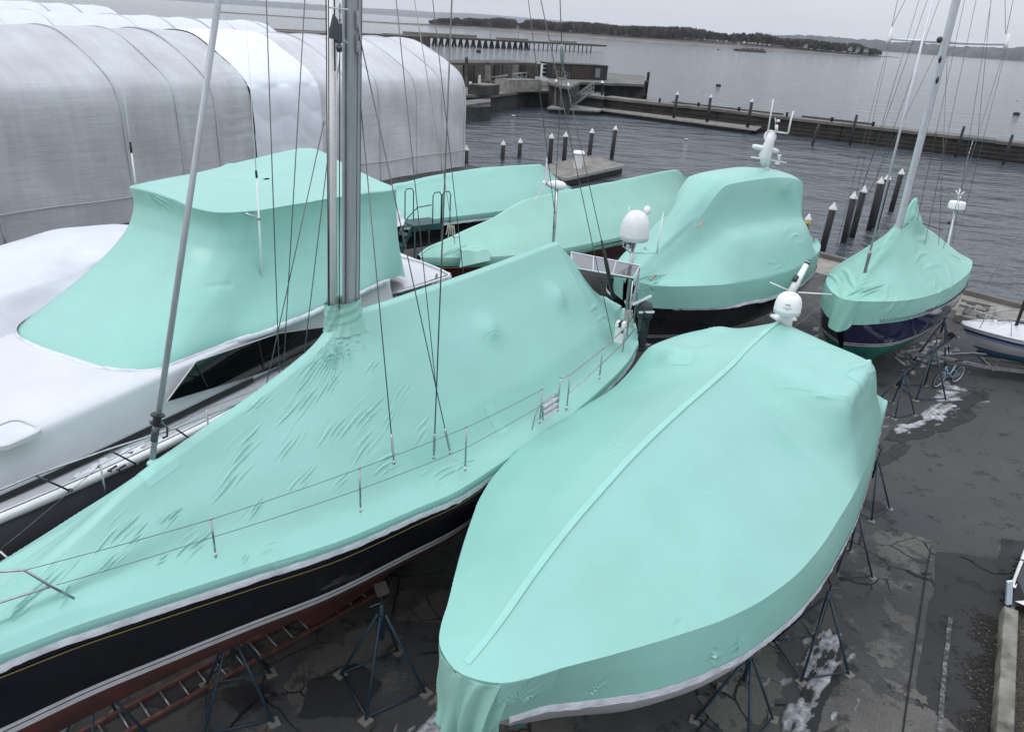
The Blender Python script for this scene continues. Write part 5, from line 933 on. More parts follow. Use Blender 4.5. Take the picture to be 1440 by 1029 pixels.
# ------------------------------------------------------------------ sheds of film over arches
PROF = [(.10, 0), (.11, 1.4), (.13, 2.8), (.17, 4.6), (.22, 5.3), (.47, 6.1), (1.0, 6.62), (1.75, 7.05), (2.6, 7.47), (3.5, 7.86), (4.4, 8.2), (5.4, 8.43), (6.6, 8.5)]
def tunnel(name, label, fr, L0, L1, m, sc=(1, 1), bands=(), ribs=2.9, grp='film-covered boat sheds', seed=0):
    r = thing(name, label, 'shed', fr.M, grp); P = np.array([(q*sc[0], z*sc[1]) for q, z in PROF]); W2 = 13.2*sc[0]; full = np.vstack([P, [(W2-q, z) for q, z in P[::-1][1:]]]); full = sample(full, 220)
    cuts = [L0]+[b[0] for b in bands]+[b[1] for b in bands]+[L1]; cuts = sorted(cuts); cn = full.mean(0); rg = np.random.default_rng(seed)
    for i in range(len(cuts)-1):
        a0, a1 = cuts[i], cuts[i+1]; white = any(b[0] <= a0+.01 and a1 <= b[1]+.01 for b in bands); n = max(20, int((a1-a0)/.12)); R = []
        for a in np.linspace(a0, a1, n):
            ph = (a-L0)/ribs; sagv = -.075*(math.sin(math.pi*(ph % 1))**.6)
            if white: sagv = .10*math.sin(math.pi*(a-a0)/(a1-a0))*.4
            row = []
            for k, (q, z) in enumerate(full):
                d = np.array([q, z])-np.array([W2/2, 3]); d = d/np.linalg.norm(d); s_ = sagv
                tt = z/8.5
                if white: u_ = (a-a0)/(a1-a0); s_ += (.10*(abs(math.sin(2.1*u_*math.pi+.12*z*(z < 6)))**.6-.5)+.05*(abs(math.sin(z*1.9+3.5*u_+.8*math.sin(u_*9)))**.5-.5)*(1 if 3 < z < 7.4 else .2)+.04*(abs(math.sin(5*u_*3.1+z*.9))**.5-.5))*(1 if z < 7.6 else .4)
                elif (-25 < a < -18 or -14 < a < -8.5) and z > .8: wk = max(0, 1-abs(a+18.3 if a < -16 else a+13.6)/6); s_ += .034*wk*(abs(math.sin(z*5.5+q*4+1.3*math.sin(a*.9)+.5*math.sin(a*3.1)))**.5-.5)*(.6+.4*math.sin(z*2.1+a))
                else: s_ += .004*math.sin(a*7+2*math.sin(z*.7))*(z < 8)
                s_ += .02*math.sin(a*1.3+z*1.1+k*.1)
                row.append((a, -q+(-d[0]*s_), z+d[1]*s_))
            R.append(row)
        mb = MB(); mb.grid(fr.arr(np.array(R))); build('white_panel' if white else 'film_panel', mb, 'white_panel' if white else ('film_light' if m == 'film' and a0 > -14 else m), r, True)
    mb = MB()
    for a in np.arange(L0, L1+.01, ribs)+rg.uniform(-.45, .45, len(np.arange(L0, L1+.01, ribs)))*np.array([0]+[1]*(len(np.arange(L0, L1+.01, ribs))-1)):
        if rg.uniform() < .25: continue
        mb.path([fr.w(a, -q, z+.0) for q, z in full[:150:4]], rg.uniform(.018, .055), 5)
    build('rib', mb, 'rib_pale', r, True)
    mb = MB(); mb.path([fr.w(a, -.06*sc[0]+.02, 1.25+.03*math.sin(a)) for a in np.linspace(L0, L1, 40)], .03, 5); build('base_batten', mb, 'rib_pale', r, True)
    for a in (L1-.15, L0+.15): mb = MB(); mb.slab([fr.w(a, -q, z*.995) for q, z in full[::8]], .05); build('end_wall', mb, m, r)
    return r
def sheds():
    b, a0 = at(655, 235), at(0, 345); h = math.degrees(math.atan2(b[1]-a0[1], b[0]-a0[0])); fr = Frame(b, h)
    fr2 = Frame(fr.w(2.0, 0.1, 0), h)
    tunnel('film_shed', 'big arched shed of grey translucent film with one loose white panel, nearest of the sheds', fr, -52, 0, 'film', bands=((-18.3, -13.6),))
    for k, (lb, s_, off, L0, L1) in enumerate((('white arched film shed directly behind the big grey one', 1.03, 17.5, -50, .3), ('far white arched film shed, rear one of the row', 1.065, 36, -56, -3))):
        f = Frame(fr.w(0, -off, 0), h); tunnel('film_shed', lb, f, L0, L1, 'white_wrap', (1, s_), seed=k+3)
    # white wrapped boat in front of the shed
    f3 = Frame(at(40, 400, 3.2), 62); r = thing('wrapped_boat', 'boat wholly wrapped in white film between the grey shed and the motor yacht', 'boat', f3.M)
    tab = []
    for a, b_, zs, zr_ in ((-9, 1.2, 2.1, 2.4), (-6, 2.2, 2.1, 2.7), (-3, 2.6, 2.1, 2.9), (-1, 2.7, 2.0, 2.8), (.5, 2.75, 2.0, 2.9), (2.5, 2.7, 2.1, 3.1), (4.0, 2.5, 2.3, 3.3), (5.6, 2.0, 2.4, 3.2), (7, 1.2, 2.5, 2.8)): tab.append((a, b_, zs, zr_, b_*.62, zr_-.1*(zr_-zs), 1.2, b_*.9))
    f4 = Frame(f3.w(-.6, -2.7, 0), 62); G = None
    o, G = cover(r, f4, tent(tab), 130, [50, 16], [('l', 68, 366, 136, 370, 5, .09), ('l', 136, 369, 165, 350, 5, .07), ('d', 95, 385, 34, -.22, .7), ('d', 30, 345, 30, .1, .5), ('d', 40, 420, 50, -.06, 1)], m='white_wrap', base=.03)
    mb = MB(); mb.box(f4.w(-1, 0, .6), (9, 1.2, 1.2), fr_rot(f4)); build('cradle', mb, 'old_wood', r)
# ------------------------------------------------------------------ ground, water, shores
def noise_mat(name, build_fn, rough=.9, spec=.4):
    m = bpy.data.materials.new(name); m.use_nodes = True; nt = m.node_tree; b = nt.nodes['Principled BSDF']; b.inputs['Roughness'].default_value = rough; b.inputs['Specular IOR Level'].default_value = spec; build_fn(nt, nt.nodes, nt.links, b); M[name] = m
def asphalt(name, c1, c2, wet, cracks, pale=None, grain=.5):
    def fn(nt, N, L, b):
        tc = N.new('ShaderNodeTexCoord')
        def nz(sc, det=6, ro=.6): n = N.new('ShaderNodeTexNoise'); n.inputs['Scale'].default_value = sc; n.inputs['Detail'].default_value = det; n.inputs['Roughness'].default_value = ro; L.new(tc.outputs['Object'], n.inputs[0]); return n
        def rmp(src, p0, p1, a, c): r = N.new('ShaderNodeValToRGB'); r.color_ramp.elements[0].position = p0; r.color_ramp.elements[1].position = p1; r.color_ramp.elements[0].color = (*a, 1); r.color_ramp.elements[1].color = (*c, 1); L.new(src, r.inputs[0]); return r
        def mix(f, a, c, t='MIX'): m = N.new('ShaderNodeMix'); m.data_type = 'RGBA'; m.blend_type = t; (L.new(f, m.inputs[0]) if not isinstance(f, float) else setattr(m.inputs[0], 'default_value', f)); L.new(a, m.inputs[6]); (L.new(c, m.inputs[7]) if not isinstance(c, tuple) else setattr(m.inputs[7], 'default_value', (*c, 1))); return m.outputs[2]
        base = rmp(nz(.55, 7).outputs[0], .36, .66, c1, c2).outputs[0]
        g = nz(55, 3, .7); gr = rmp(g.outputs[0], .35, .7, (1-grain,)*3, (1+grain*.45,)*3).outputs[0]; base = mix(.8, base, gr, 'MULTIPLY')
        wn = nz(.42, 8, .68); wm = rmp(wn.outputs[0], wet, wet+.03, (0, 0, 0), (1, 1, 1)).outputs[0]
        col = mix(wm, base, (c1[0]*.38, c1[1]*.38, c1[2]*.40))
        if pale: pm = rmp(nz(.9, 12, .74).outputs[0], pale[0], pale[0]+.05, (0, 0, 0), (1, 1, 1)).outputs[0]; pm2 = rmp(nz(9., 6, .7).outputs[0], .35, .6, (.25,)*3, (1,)*3).outputs[0]; pm = mix(1., pm, pm2, 'MULTIPLY'); col = mix(pm, col, pale[1])
        dk = rmp(nz(1.7, 12, .76).outputs[0], .555, .60, (0, 0, 0), (1, 1, 1)).outputs[0]; col = mix(dk, col, (c1[0]*.5, c1[1]*.49, c1[2]*.49))
        if cracks:
            wp = nz(1.1, 5); ad = N.new('ShaderNodeMixRGB'); ad.inputs[0].default_value = .22; L.new(tc.outputs['Object'], ad.inputs[1]); L.new(wp.outputs[1], ad.inputs[2])
            v = N.new('ShaderNodeTexVoronoi'); v.feature = 'DISTANCE_TO_EDGE'; v.inputs['Scale'].default_value = cracks; L.new(ad.outputs[0], v.inputs[0]); ck = rmp(v.outputs[0], .006, .018, (1, 1, 1), (0, 0, 0)).outputs[0]
            ms = rmp(nz(.35, 3).outputs[0], .46, .56, (0, 0, 0), (1, 1, 1)).outputs[0]; k = mix(1., ck, ms, 'MULTIPLY'); col = mix(k, col, (.007, .007, .007))
        L.new(col, b.inputs['Base Color']); rr = rmp(wn.outputs[0], wet-.02, wet+.05, (.88,)*3, (.48,)*3); L.new(rr.outputs[0], b.inputs['Roughness'])
        bp = N.new('ShaderNodeBump'); bp.inputs['Strength'].default_value = .5; bp.inputs['Distance'].default_value = .01; L.new(g.outputs[0], bp.inputs['Height']); L.new(bp.outputs[0], b.inputs['Normal'])
    noise_mat(name, fn)
asphalt('asphalt', (.060, .058, .056), (.090, .088, .084), .58, .75, (.56, (.115, .11, .10)))
asphalt('asphalt_new', (.060, .060, .060), (.072, .072, .071), .66, 0, None, .35)
asphalt('asphalt_pale', (.10, .094, .084), (.16, .152, .138), .70, 1.1, None, .55)
asphalt('asphalt_wet', (.030, .029, .030), (.040, .039, .040), .8, 0, None, .4)
asphalt('asphalt_mid', (.060, .059, .057), (.092, .090, .086), .62, .9, (.54, (.13, .124, .112)), .55)
def paint_fn(nt, N, L, b):
    tc = N.new('ShaderNodeTexCoord'); n = N.new('ShaderNodeTexNoise'); n.inputs['Scale'].default_value = 9; n.inputs['Detail'].default_value = 8; n.inputs['Roughness'].default_value = .75; L.new(tc.outputs['Object'], n.inputs[0]); r = N.new('ShaderNodeValToRGB'); r.color_ramp.elements[0].position = .46; r.color_ramp.elements[1].position = .62; r.color_ramp.elements[0].color = (.045, .043, .043, 1); r.color_ramp.elements[1].color = (.22, .215, .21, 1); L.new(n.outputs[0], r.inputs[0]); L.new(r.outputs[0], b.inputs['Base Color'])
noise_mat('worn_paint', paint_fn)
def snow_fn(nt, N, L, b):
    geo = N.new('ShaderNodeNewGeometry'); sz = N.new('ShaderNodeSeparateXYZ'); L.new(geo.outputs['Position'], sz.inputs[0]); mr = N.new('ShaderNodeMapRange'); mr.inputs[1].default_value = .018; mr.inputs[2].default_value = .036; L.new(sz.outputs[2], mr.inputs[0])
    tc = N.new('ShaderNodeTexCoord'); n = N.new('ShaderNodeTexNoise'); n.inputs['Scale'].default_value = 7; n.inputs['Detail'].default_value = 8; n.inputs['Roughness'].default_value = .7; L.new(tc.outputs['Object'], n.inputs[0]); r = N.new('ShaderNodeValToRGB'); r.color_ramp.elements[0].position = .35; r.color_ramp.elements[1].position = .62; r.color_ramp.elements[0].color = (.16, .155, .155, 1); r.color_ramp.elements[1].color = (.58, .59, .62, 1); L.new(n.outputs[0], r.inputs[0]); mxs = N.new('ShaderNodeMix'); mxs.data_type = 'RGBA'; L.new(mr.outputs[0], mxs.inputs[0]); mxs.inputs[6].default_value = (.10, .098, .096, 1); L.new(r.outputs[0], mxs.inputs[7]); L.new(mxs.outputs[2], b.inputs['Base Color']); bp = N.new('ShaderNodeBump'); bp.inputs['Strength'].default_value = .8; bp.inputs['Distance'].default_value = .03; L.new(n.outputs[0], bp.inputs['Height']); L.new(bp.outputs[0], b.inputs['Normal'])
noise_mat('snow', snow_fn, .8)
FK = 1.
def film_fn(nt, N, L, b):
    tc = N.new('ShaderNodeTexCoord'); mp = N.new('ShaderNodeMapping'); mp.inputs['Scale'].default_value = (1.1, .16, .14); L.new(tc.outputs['Object'], mp.inputs[0])
    n = N.new('ShaderNodeTexNoise'); n.inputs['Scale'].default_value = 1.6; n.inputs['Detail'].default_value = 8; n.inputs['Roughness'].default_value = .65; L.new(mp.outputs[0], n.inputs[0])
    r = N.new('ShaderNodeValToRGB'); r.color_ramp.elements[0].position = .30; r.color_ramp.elements[1].position = .72; r.color_ramp.elements[0].color = (.41*FK, .413*FK, .42*FK, 1); r.color_ramp.elements[1].color = (.49*FK, .50*FK, .515*FK, 1); L.new(n.outputs[0], r.inputs[0])
    mp2 = N.new('ShaderNodeMapping'); mp2.inputs['Scale'].default_value = (.3, .3, .3); L.new(tc.outputs['Object'], mp2.inputs[0]); n2 = N.new('ShaderNodeTexNoise'); n2.inputs['Scale'].default_value = 1.3; n2.inputs['Detail'].default_value = 5; L.new(mp2.outputs[0], n2.inputs[0]); r2 = N.new('ShaderNodeValToRGB'); r2.color_ramp.elements[0].position = .35; r2.color_ramp.elements[1].position = .65; r2.color_ramp.elements[0].color = (.88, .86, .88, 1); r2.color_ramp.elements[1].color = (1.06, 1.08, 1.08, 1); L.new(n2.outputs[0], r2.inputs[0])
    mx = N.new('ShaderNodeMix'); mx.data_type = 'RGBA'; mx.blend_type = 'MULTIPLY'; mx.inputs[0].default_value = 1; L.new(r.outputs[0], mx.inputs[6]); L.new(r2.outputs[0], mx.inputs[7]); L.new(mx.outputs[2], b.inputs['Base Color'])
    bp = N.new('ShaderNodeBump'); bp.inputs['Strength'].default_value = .25; bp.inputs['Distance'].default_value = .05; L.new(n.outputs[0], bp.inputs['Height'])
    mp3 = N.new('ShaderNodeMapping'); mp3.inputs['Scale'].default_value = (.35, 2.6, 2.6); L.new(tc.outputs['Object'], mp3.inputs[0]); n3 = N.new('ShaderNodeTexNoise'); n3.inputs['Scale'].default_value = 1.5; n3.inputs['Detail'].default_value = 6; n3.inputs['Roughness'].default_value = .6; L.new(mp3.outputs[0], n3.inputs[0]); b3 = N.new('ShaderNodeBump'); b3.inputs['Strength'].default_value = .4; b3.inputs['Distance'].default_value = .06; L.new(n3.outputs[0], b3.inputs['Height']); L.new(bp.outputs[0], b3.inputs['Normal']); L.new(b3.outputs[0], b.inputs['Normal'])
noise_mat('film', film_fn, .42, .5)
FK = 1.15; noise_mat('film_light', film_fn, .42, .5)
mk('snow_clean', (.66, .67, .70), .8, var=.15, vscale=8, bump=.5, bscale=20)
mk('rib_pale', (.47, .475, .50), .5); mk('bike_dark', (.02, .035, .10), .4); mk('stripe_blue', (.12, .20, .36), .4); mk('bike_pale', (.55, .64, .72), .4)
def water_fn(nt, N, L, b):
    tc = N.new('ShaderNodeTexCoord'); b.inputs['Base Color'].default_value = (.060, .071, .084, 1); b.inputs['IOR'].default_value = 1.333
    def nz(sc, st, det=3, ro=.55):
        mp = N.new('ShaderNodeMapping'); mp.inputs['Scale'].default_value = st; mp.inputs['Rotation'].default_value = (0, 0, .5); L.new(tc.outputs['Object'], mp.inputs[0]); n = N.new('ShaderNodeTexNoise'); n.inputs['Scale'].default_value = sc; n.inputs['Detail'].default_value = det; n.inputs['Roughness'].default_value = ro; L.new(mp.outputs[0], n.inputs[0]); return n.outputs[0]
    prev = None
    for sc, st, d, s_ in ((.50, (1, 1.6, 1), .60, .34), (2.0, (1, 2.2, 1), .16, .60), (.17, (1, 1.7, 1), 2.2, .38), (.05, (1, 2., 1), 2.5, .16)):
        bp = N.new('ShaderNodeBump'); bp.inputs['Strength'].default_value = s_; bp.inputs['Distance'].default_value = d; L.new(nz(sc, st), bp.inputs['Height'])
        if prev: L.new(prev.outputs[0], bp.inputs['Normal'])
        prev = bp
    L.new(prev.outputs[0], b.inputs['Normal'])
WATER = (.26, .60)
noise_mat('water', water_fn, .10, .5)
ZW = -1.5
def wob(pts, amp=.12, step=.18, seed=0):   # ragged closed outline
    P = [np.asarray(p, float) for p in pts]; out = []
    for i in range(len(P)):
        a, b = P[i], P[(i+1) % len(P)]; n = max(1, int(np.linalg.norm(b-a)/step))
        for k in range(n):
            q = a+(b-a)*k/n; v = Vector((q[0]*1.3+seed, q[1]*1.3, seed*.7)); v2 = Vector((q[0]*4+seed, q[1]*4, 3.)); v3 = Vector((q[0]*12+seed, q[1]*12, 7.)); out.append(q+np.array([noise.noise(v)*amp*1.6+noise.noise(v2)*amp+noise.noise(v3)*amp*.5, noise.noise(v+Vector((9, 9, 9)))*amp*1.6+noise.noise(v2+Vector((5, 5, 5)))*amp+noise.noise(v3+Vector((2, 2, 2)))*amp*.5, 0]))
    return out
def sheet(name, m, px, z, amp=.12, step=.12, seed=0):
    pts = wob([at(x, y) for x, y in px], amp, step, seed) if amp else [at(x, y) for x, y in px]
    mb = MB(); mb.poly([(p[0], p[1], z) for p in pts]); return struct(build(name, mb, m))
def inside(poly, X, Y):
    r = np.zeros(X.shape, bool); n = len(poly)
    for i in range(n):
        x0, y0 = poly[i][:2]; x1, y1 = poly[(i+1) % n][:2]; c = ((y0 > Y) != (y1 > Y)); r ^= c & (X < (x1-x0)*(Y-y0)/((y1-y0) or 1e-9)+x0)
    return r
def snow_patch(mb, px, thr=0., hgt=.07, seed=0, z0=.012):
    P = np.array([at(x, y) for x, y in px]); x0, y0 = P[:, :2].min(0)-.1; x1, y1 = P[:, :2].max(0)+.1; st = max(.025, (x1-x0)/150)
    X, Y = np.meshgrid(np.arange(x0, x1, st), np.arange(y0, y1, st), indexing='ij'); D = np.full(X.shape, 9.)
    for i in range(len(P)):
        a, b = P[i][:2], P[(i+1) % len(P)][:2]; e = b-a; t = np.clip(((X-a[0])*e[0]+(Y-a[1])*e[1])/(e@e), 0, 1); D = np.minimum(D, np.hypot(X-a[0]-t*e[0], Y-a[1]-t*e[1]))
    D = np.where(inside(P, X, Y), D, -D); ax = P[int(np.argmax(np.hypot(*(P[:, :2]-P[0, :2]).T)))][:2]-P[0, :2]; ax = ax/np.linalg.norm(ax); nz = fbm(np.stack([(X*ax[0]+Y*ax[1])*1.9, (Y*ax[0]-X*ax[1])*5.2, X*0], -1), np.array([1., 1., 1.]), seed, 7)*1.35
    hh = np.clip(D/.22, -1, 1)*.55+nz*.9-thr; ok = hh > 0; Z = z0+hgt*np.clip(hh, 0, 1.2)**.8*(.6+.8*np.abs(fbm(np.stack([X, Y, X*0+4], -1), np.array([6., 6., 1.]), seed+5, 4)))
    Z = np.where(ok, Z, z0-.011); idx = -np.ones(X.shape, int); V = []; Fc = []
    any4 = ok[:-1, :-1] | ok[1:, :-1] | ok[1:, 1:] | ok[:-1, 1:]
    for i, j in zip(*np.nonzero(any4)):
        q = []
        for di, dj in ((0, 0), (1, 0), (1, 1), (0, 1)):
            if idx[i+di, j+dj] < 0: idx[i+di, j+dj] = len(V); V.append((X[i+di, j+dj], Y[i+di, j+dj], Z[i+di, j+dj]))
            q.append(idx[i+di, j+dj])
        Fc.append(q)
    if V: mb.add(V, Fc)
EDGE = [(75, -20), (40, 14.6), (20.3, 33.8), (-4, 58.0), (-12, 66), (-17, 80), (-19, 108)]
def ground():
    land = EDGE+[(-60, 112), (-260, 112), (-260, -60), (75, -60)]
    mb = MB(); mb.poly([(x, y, 0) for x, y in land]); struct(build('yard_ground', mb, 'asphalt'))
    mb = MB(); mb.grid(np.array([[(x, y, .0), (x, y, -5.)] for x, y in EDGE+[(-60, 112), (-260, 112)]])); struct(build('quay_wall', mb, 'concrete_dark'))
    mb = MB(); mb.poly([(-12500, -1500, ZW), (12500, -1500, ZW), (12500, 8900, ZW), (-12500, 8900, ZW)]); struct(build('water', mb, 'water'))
    # concrete edge of the quay
    e0, e1 = np.array([36., 18.3]), np.array([5., 48.9]); d = (e1-e0)/np.linalg.norm(e1-e0); n = np.array([-d[1], d[0]])
    if n@np.array([1., 1.]) > 0: n = -n
    mb = MB(); mb.poly([(*(e0+d*0), .008), (*(e1), .008), (*(e1+n*3.2), .008), (*(e0+n*3.2), .008)]); struct(build('quay_apron', mb, 'concrete'))
    mb = MB(); mb.box((*((e0+e1)/2+n*.2), .12), (np.linalg.norm(e1-e0), .35, .22), math.atan2(d[1], d[0])); struct(build('quay_kerb', mb, 'concrete_cap'))
    # surfacing of different ages
    sheet('asphalt_overlay', 'asphalt_new', [(1200, 728), (1236, 741), (1270, 756), (1305, 768), (1338, 776), (1404, 786), (1408, 762), (1440, 757), (1700, 760), (1700, 560), (1440, 500), (1330, 470), (1225, 520), (1200, 640)], .004, .05, .2, 3)
    sheet('asphalt_strip', 'asphalt_wet', [(1318, 775), (1402, 786), (1455, 810), (1440, 1100), (1280, 1100), (1292, 940), (1305, 860)], .0045, .03, .3, 6)
    sheet('worn_asphalt', 'asphalt_mid', [(1196, 732), (1236, 742), (1303, 768), (1312, 785), (1292, 900), (1276, 1040), (1190, 1040), (1178, 990), (1188, 900), (1170, 820)], .005, .06, .15, 8)
    for k, q in enumerate(([(1240, 745), (1290, 758), (1306, 768), (1302, 785), (1282, 770), (1255, 762)], [(1237, 765), (1270, 770), (1288, 790), (1292, 812), (1270, 806), (1240, 790)], [(1230, 790), (1248, 800), (1246, 818), (1225, 812), (1205, 800)], [(1235, 842), (1250, 848), (1286, 868), (1284, 892), (1262, 878), (1228, 862)], [(1222, 905), (1238, 918), (1252, 930), (1246, 940), (1226, 925)],
                          [(1180, 960), (1205, 955), (1225, 975), (1268, 985), (1330, 1010), (1370, 1045), (1150, 1060), (1160, 1010), (1172, 985)], [(1168, 808), (1186, 812), (1180, 818), (1165, 814)], [(990, 985), (1060, 905), (1090, 915), (1100, 960), (1080, 1010), (1000, 1040)], [(1245, 952), (1270, 962), (1318, 984), (1312, 992), (1262, 975)], [(395, 975), (440, 930), (520, 880), (560, 900), (500, 960), (420, 1010)], [(560, 860), (640, 830), (640, 900), (590, 960), (545, 930)])): sheet('pale_patch', 'asphalt_pale', q, .009+.0006*k, .17, .03, 10+k)
    for k, q in enumerate(([(1262, 600), (1310, 580), (1345, 560), (1385, 548), (1392, 562), (1362, 572), (1375, 586), (1330, 606), (1270, 622), (1240, 618)], [(1235, 640), (1262, 622), (1285, 628), (1250, 655), (1232, 655)], [(1214, 700), (1240, 706), (1252, 717), (1230, 722), (1212, 712)], [(1110, 1040), (1122, 990), (1138, 930), (1165, 885), (1186, 905), (1178, 960), (1156, 1000), (1150, 1040)], [(430, 960), (500, 930), (540, 960), (500, 1010), (420, 1010)], [(200, 985), (280, 940), (300, 955), (240, 1000)], [(300, 930), (350, 900), (380, 905), (330, 950)], [(1345, 780), (1410, 790), (1412, 760), (1440, 757), (1460, 800), (1400, 808)])): sheet('wet_patch', 'asphalt_wet', q, .017+.0006*k, .07, .06, 30+k)
    mb = MB(); A = [at(x, y) for x, y in ((1309, 770), (1303, 800), (1291, 880), (1279, 960), (1267, 1045))]
    for a, b in zip(A[:-1], A[1:]): mb.beam(a+np.array([0, 0, .024]), b+np.array([0, 0, .024]), .028, .008)
    struct(build('slab_joint', mb, 'joint')); 
    sheet('parking_line', 'worn_paint', [(1333, 868), (1339, 868), (1330, 960), (1322, 1045), (1314, 1045), (1323, 960)], .022, .012, .05, 51)
    
    mb = MB(); rg = np.random.default_rng(4); c = at(1296, 850); 
    for k in range(5): q = k*1.26; mb.add([c+np.array([.02*math.cos(q), .02*math.sin(q), .03]), c+np.array([.11*math.cos(q+.2), .11*math.sin(q+.2), .03]), c+np.array([.02*math.cos(q+.5), .02*math.sin(q+.5), .03])], [(0, 1, 2)])
    struct(build('paint_mark', mb, 'worn_paint'))
    mb = MB()
    for k, (q, t) in enumerate((([(1095, 1045), (1105, 1005), (1122, 950), (1140, 905), (1165, 890), (1183, 895), (1180, 925), (1155, 945), (1160, 975), (1145, 1000), (1140, 1045)], .05), ([(1245, 603), (1290, 588), (1300, 572), (1335, 566), (1350, 580), (1300, 602), (1262, 612)], .15), ([(1305, 553), (1330, 538), (1360, 545), (1372, 552), (1352, 566), (1318, 566)], .15), ([(1255, 498), (1300, 482), (1318, 468), (1332, 480), (1348, 492), (1330, 510), (1300, 520), (1282, 505)], .1), ([(1250, 492), (1290, 520), (1285, 528), (1245, 500)], .2), ([(1350, 526), (1362, 532), (1356, 538), (1346, 534)], .2), ([(560, 1045), (590, 1005), (620, 975), (640, 990), (640, 1045)], .1), ([(1130, 470), (1150, 455), (1160, 470), (1150, 485)], .2), ([(1335, 825), (1350, 815), (1352, 832), (1340, 838)], .55), ([(85, 1045), (100, 1018), (118, 1016), (112, 1045)], .2))): snow_patch(mb, q, t+(.05 if k in (0, 6) else .2), .022, k*3.7, .020)
    struct(build('snow', mb, 'snow', smooth=True), 'stuff')
# ------------------------------------------------------------------ harbour
def pilings():
    g = 'white-capped black mooring pilings'
    def make():
        r = thing('piling', '', 'piling', T((0, 0, 0)), g); mb = MB(); mb.lathe([(.20, -6), (.20, 0), (.17, .02)], (0, 0, 0), n=14); build('post', mb, 'pile_black', r, True); mb = MB(); mb.lathe([(.235, -.03), (.24, .03), (.22, .06), (.03, .40), (.005, .41)], (0, 0, 0), n=14); build('cap', mb, 'cap_white', r, 'angle'); return r
    near = [(656, 206, 66), (708, 199, 71), (732, 196, 73), (776, 189, 66), (796, 187, 68.5), (833, 182, 72), (866, 178, 76)]
    right = [(1173, 287, 45), (1202, 272, 48), (1216, 263, 49.5), (1240, 251, 52), (1250, 246, 53), (1269, 239, 59)]
    far = [(953, 130, 112), (1000, 134, 109.5), (1058, 140, 106), (1008, 135, 0), ]
    p = make(); first = True; rgp = np.random.default_rng(6)
    nl = ['black piling half hidden at the end of the grey film shed', 'left one of the two pilings standing alone off the shed', 'right one of the two pilings standing alone off the shed', 'nearest left piling of the small float, beside the wind generator blades', 'second piling along the small float, left of the white bin', 'third piling of the small float, right of the white bin', 'piling at the far right end of the small float']
    rl = ['foremost piling left of the navy sailboat, right of the yellow H post', 'second piling from the left in the cluster behind the navy sailboat', 'third piling from the left in the cluster behind the navy sailboat', 'fourth piling from the left in the cluster behind the navy sailboat', 'fifth piling in the cluster, partly behind the pale furled stay', 'tallest and last piling of the cluster beside the silver mast']
    fl = ['capped piling on the floating dock nearest the gangway end of the breakwater', 'capped piling in the middle of the long float by the breakwater', 'capped piling at the right end of the long float by the breakwater']
    for (x, y, Y), lb in list(zip(near, nl))+list(zip(right, rl))+list(zip(far[:3], fl)):
        q = atY(x, y, Y); q[2] -= .30
        tl = Matrix.Rotation(rgp.uniform(-.025, .025), 4, 'X') @ Matrix.Rotation(rgp.uniform(-.025, .025), 4, 'Y')
        if first: p.matrix_world = T(q) @ tl; p['label'] = lb; first = False
        else: copy_thing(p, T(q) @ tl, lb)
    # yellow lettered post
    q = atY(1138, 302, 46.5); q[2] -= .3; r = thing('piling', 'white-capped piling with a yellow band lettered H beside the domed motorboat', 'piling', T(q), g); W = np.array(q)
    mb = MB(); mb.lathe([(.165, -5), (.165, 0)], W, n=14); build('post', mb, 'pile_black', r, True); mb = MB(); mb.lathe([(.20, -.03), (.205, .03), (.03, .36), (.005, .37)], W, n=14); build('cap', mb, 'white', r, 'angle'); mb = MB(); mb.lathe([(.172, -.55), (.175, -.04)], W, n=16); yo = build('band', mb, 'yellow', r, True)
    v = EYE-W; v[2] = 0; v /= np.linalg.norm(v); s_ = np.cross([0, 0, 1.], v); mb = MB(); Rm = np.stack([s_, v, [0, 0, 1.]], 1)
    for dx in (-.065, .065): mb.box(W+v*.172+s_*dx+np.array([0, 0, -.30]), (.035, .03, .26), Rm)
    mb.box(W+v*.178+np.array([0, 0, -.30]), (.12, .03, .04), Rm); build('letter', mb, 'letter', yo)
    # bare timber posts along the breakwater
    ot = [(1163, 196, 97, -.3, 'leaning dark post standing in the water in front of the breakwater'), (1205, 162, 100, 0, 'bare dark post against the breakwater, right of the leaning one'), (1356, 178, 95, 0, 'bare dark post on the breakwater left of the silver mast stays'), (1424, 190, 91, 0, 'bare dark post on the breakwater near the picture edge')]
    g2 = 'bare timber posts along the breakwater'; pr = None
    for x, y, Y, ln, lb in ot:
        q = atY(x, y, Y)
        if x == 1163: q = atY(1152, 175, Y)
        if pr is None: mb = MB(); mb.lathe([(.17, -7), (.16, 0), (.12, .03)], (0, 0, 0), n=10); pr = tag(build('timber_post', mb, 'pile_black', None, True), lb, 'post', g2); o = pr
        else: o = pr.copy(); COL.objects.link(o); o['label'] = lb
        o.matrix_world = T(q) @ Matrix.Rotation(.12 if ln else 0, 4, 'Y')
def wall_px(mb, P, Q, h, d, zb=None, mi=0):
    P = np.array(P, float); Q = np.array(Q, float); e = (Q-P); e[2] = 0; L = np.linalg.norm(e); e /= L; n = np.array([-e[1], e[0], 0]); 
    if n[1] < 0: n = -n
    c = (P+Q)/2+n*d/2; c[2] = (P[2]+Q[2])/2+h/2; mb.box(c, (L, d, h), math.atan2(e[1], e[0]), mi); return n
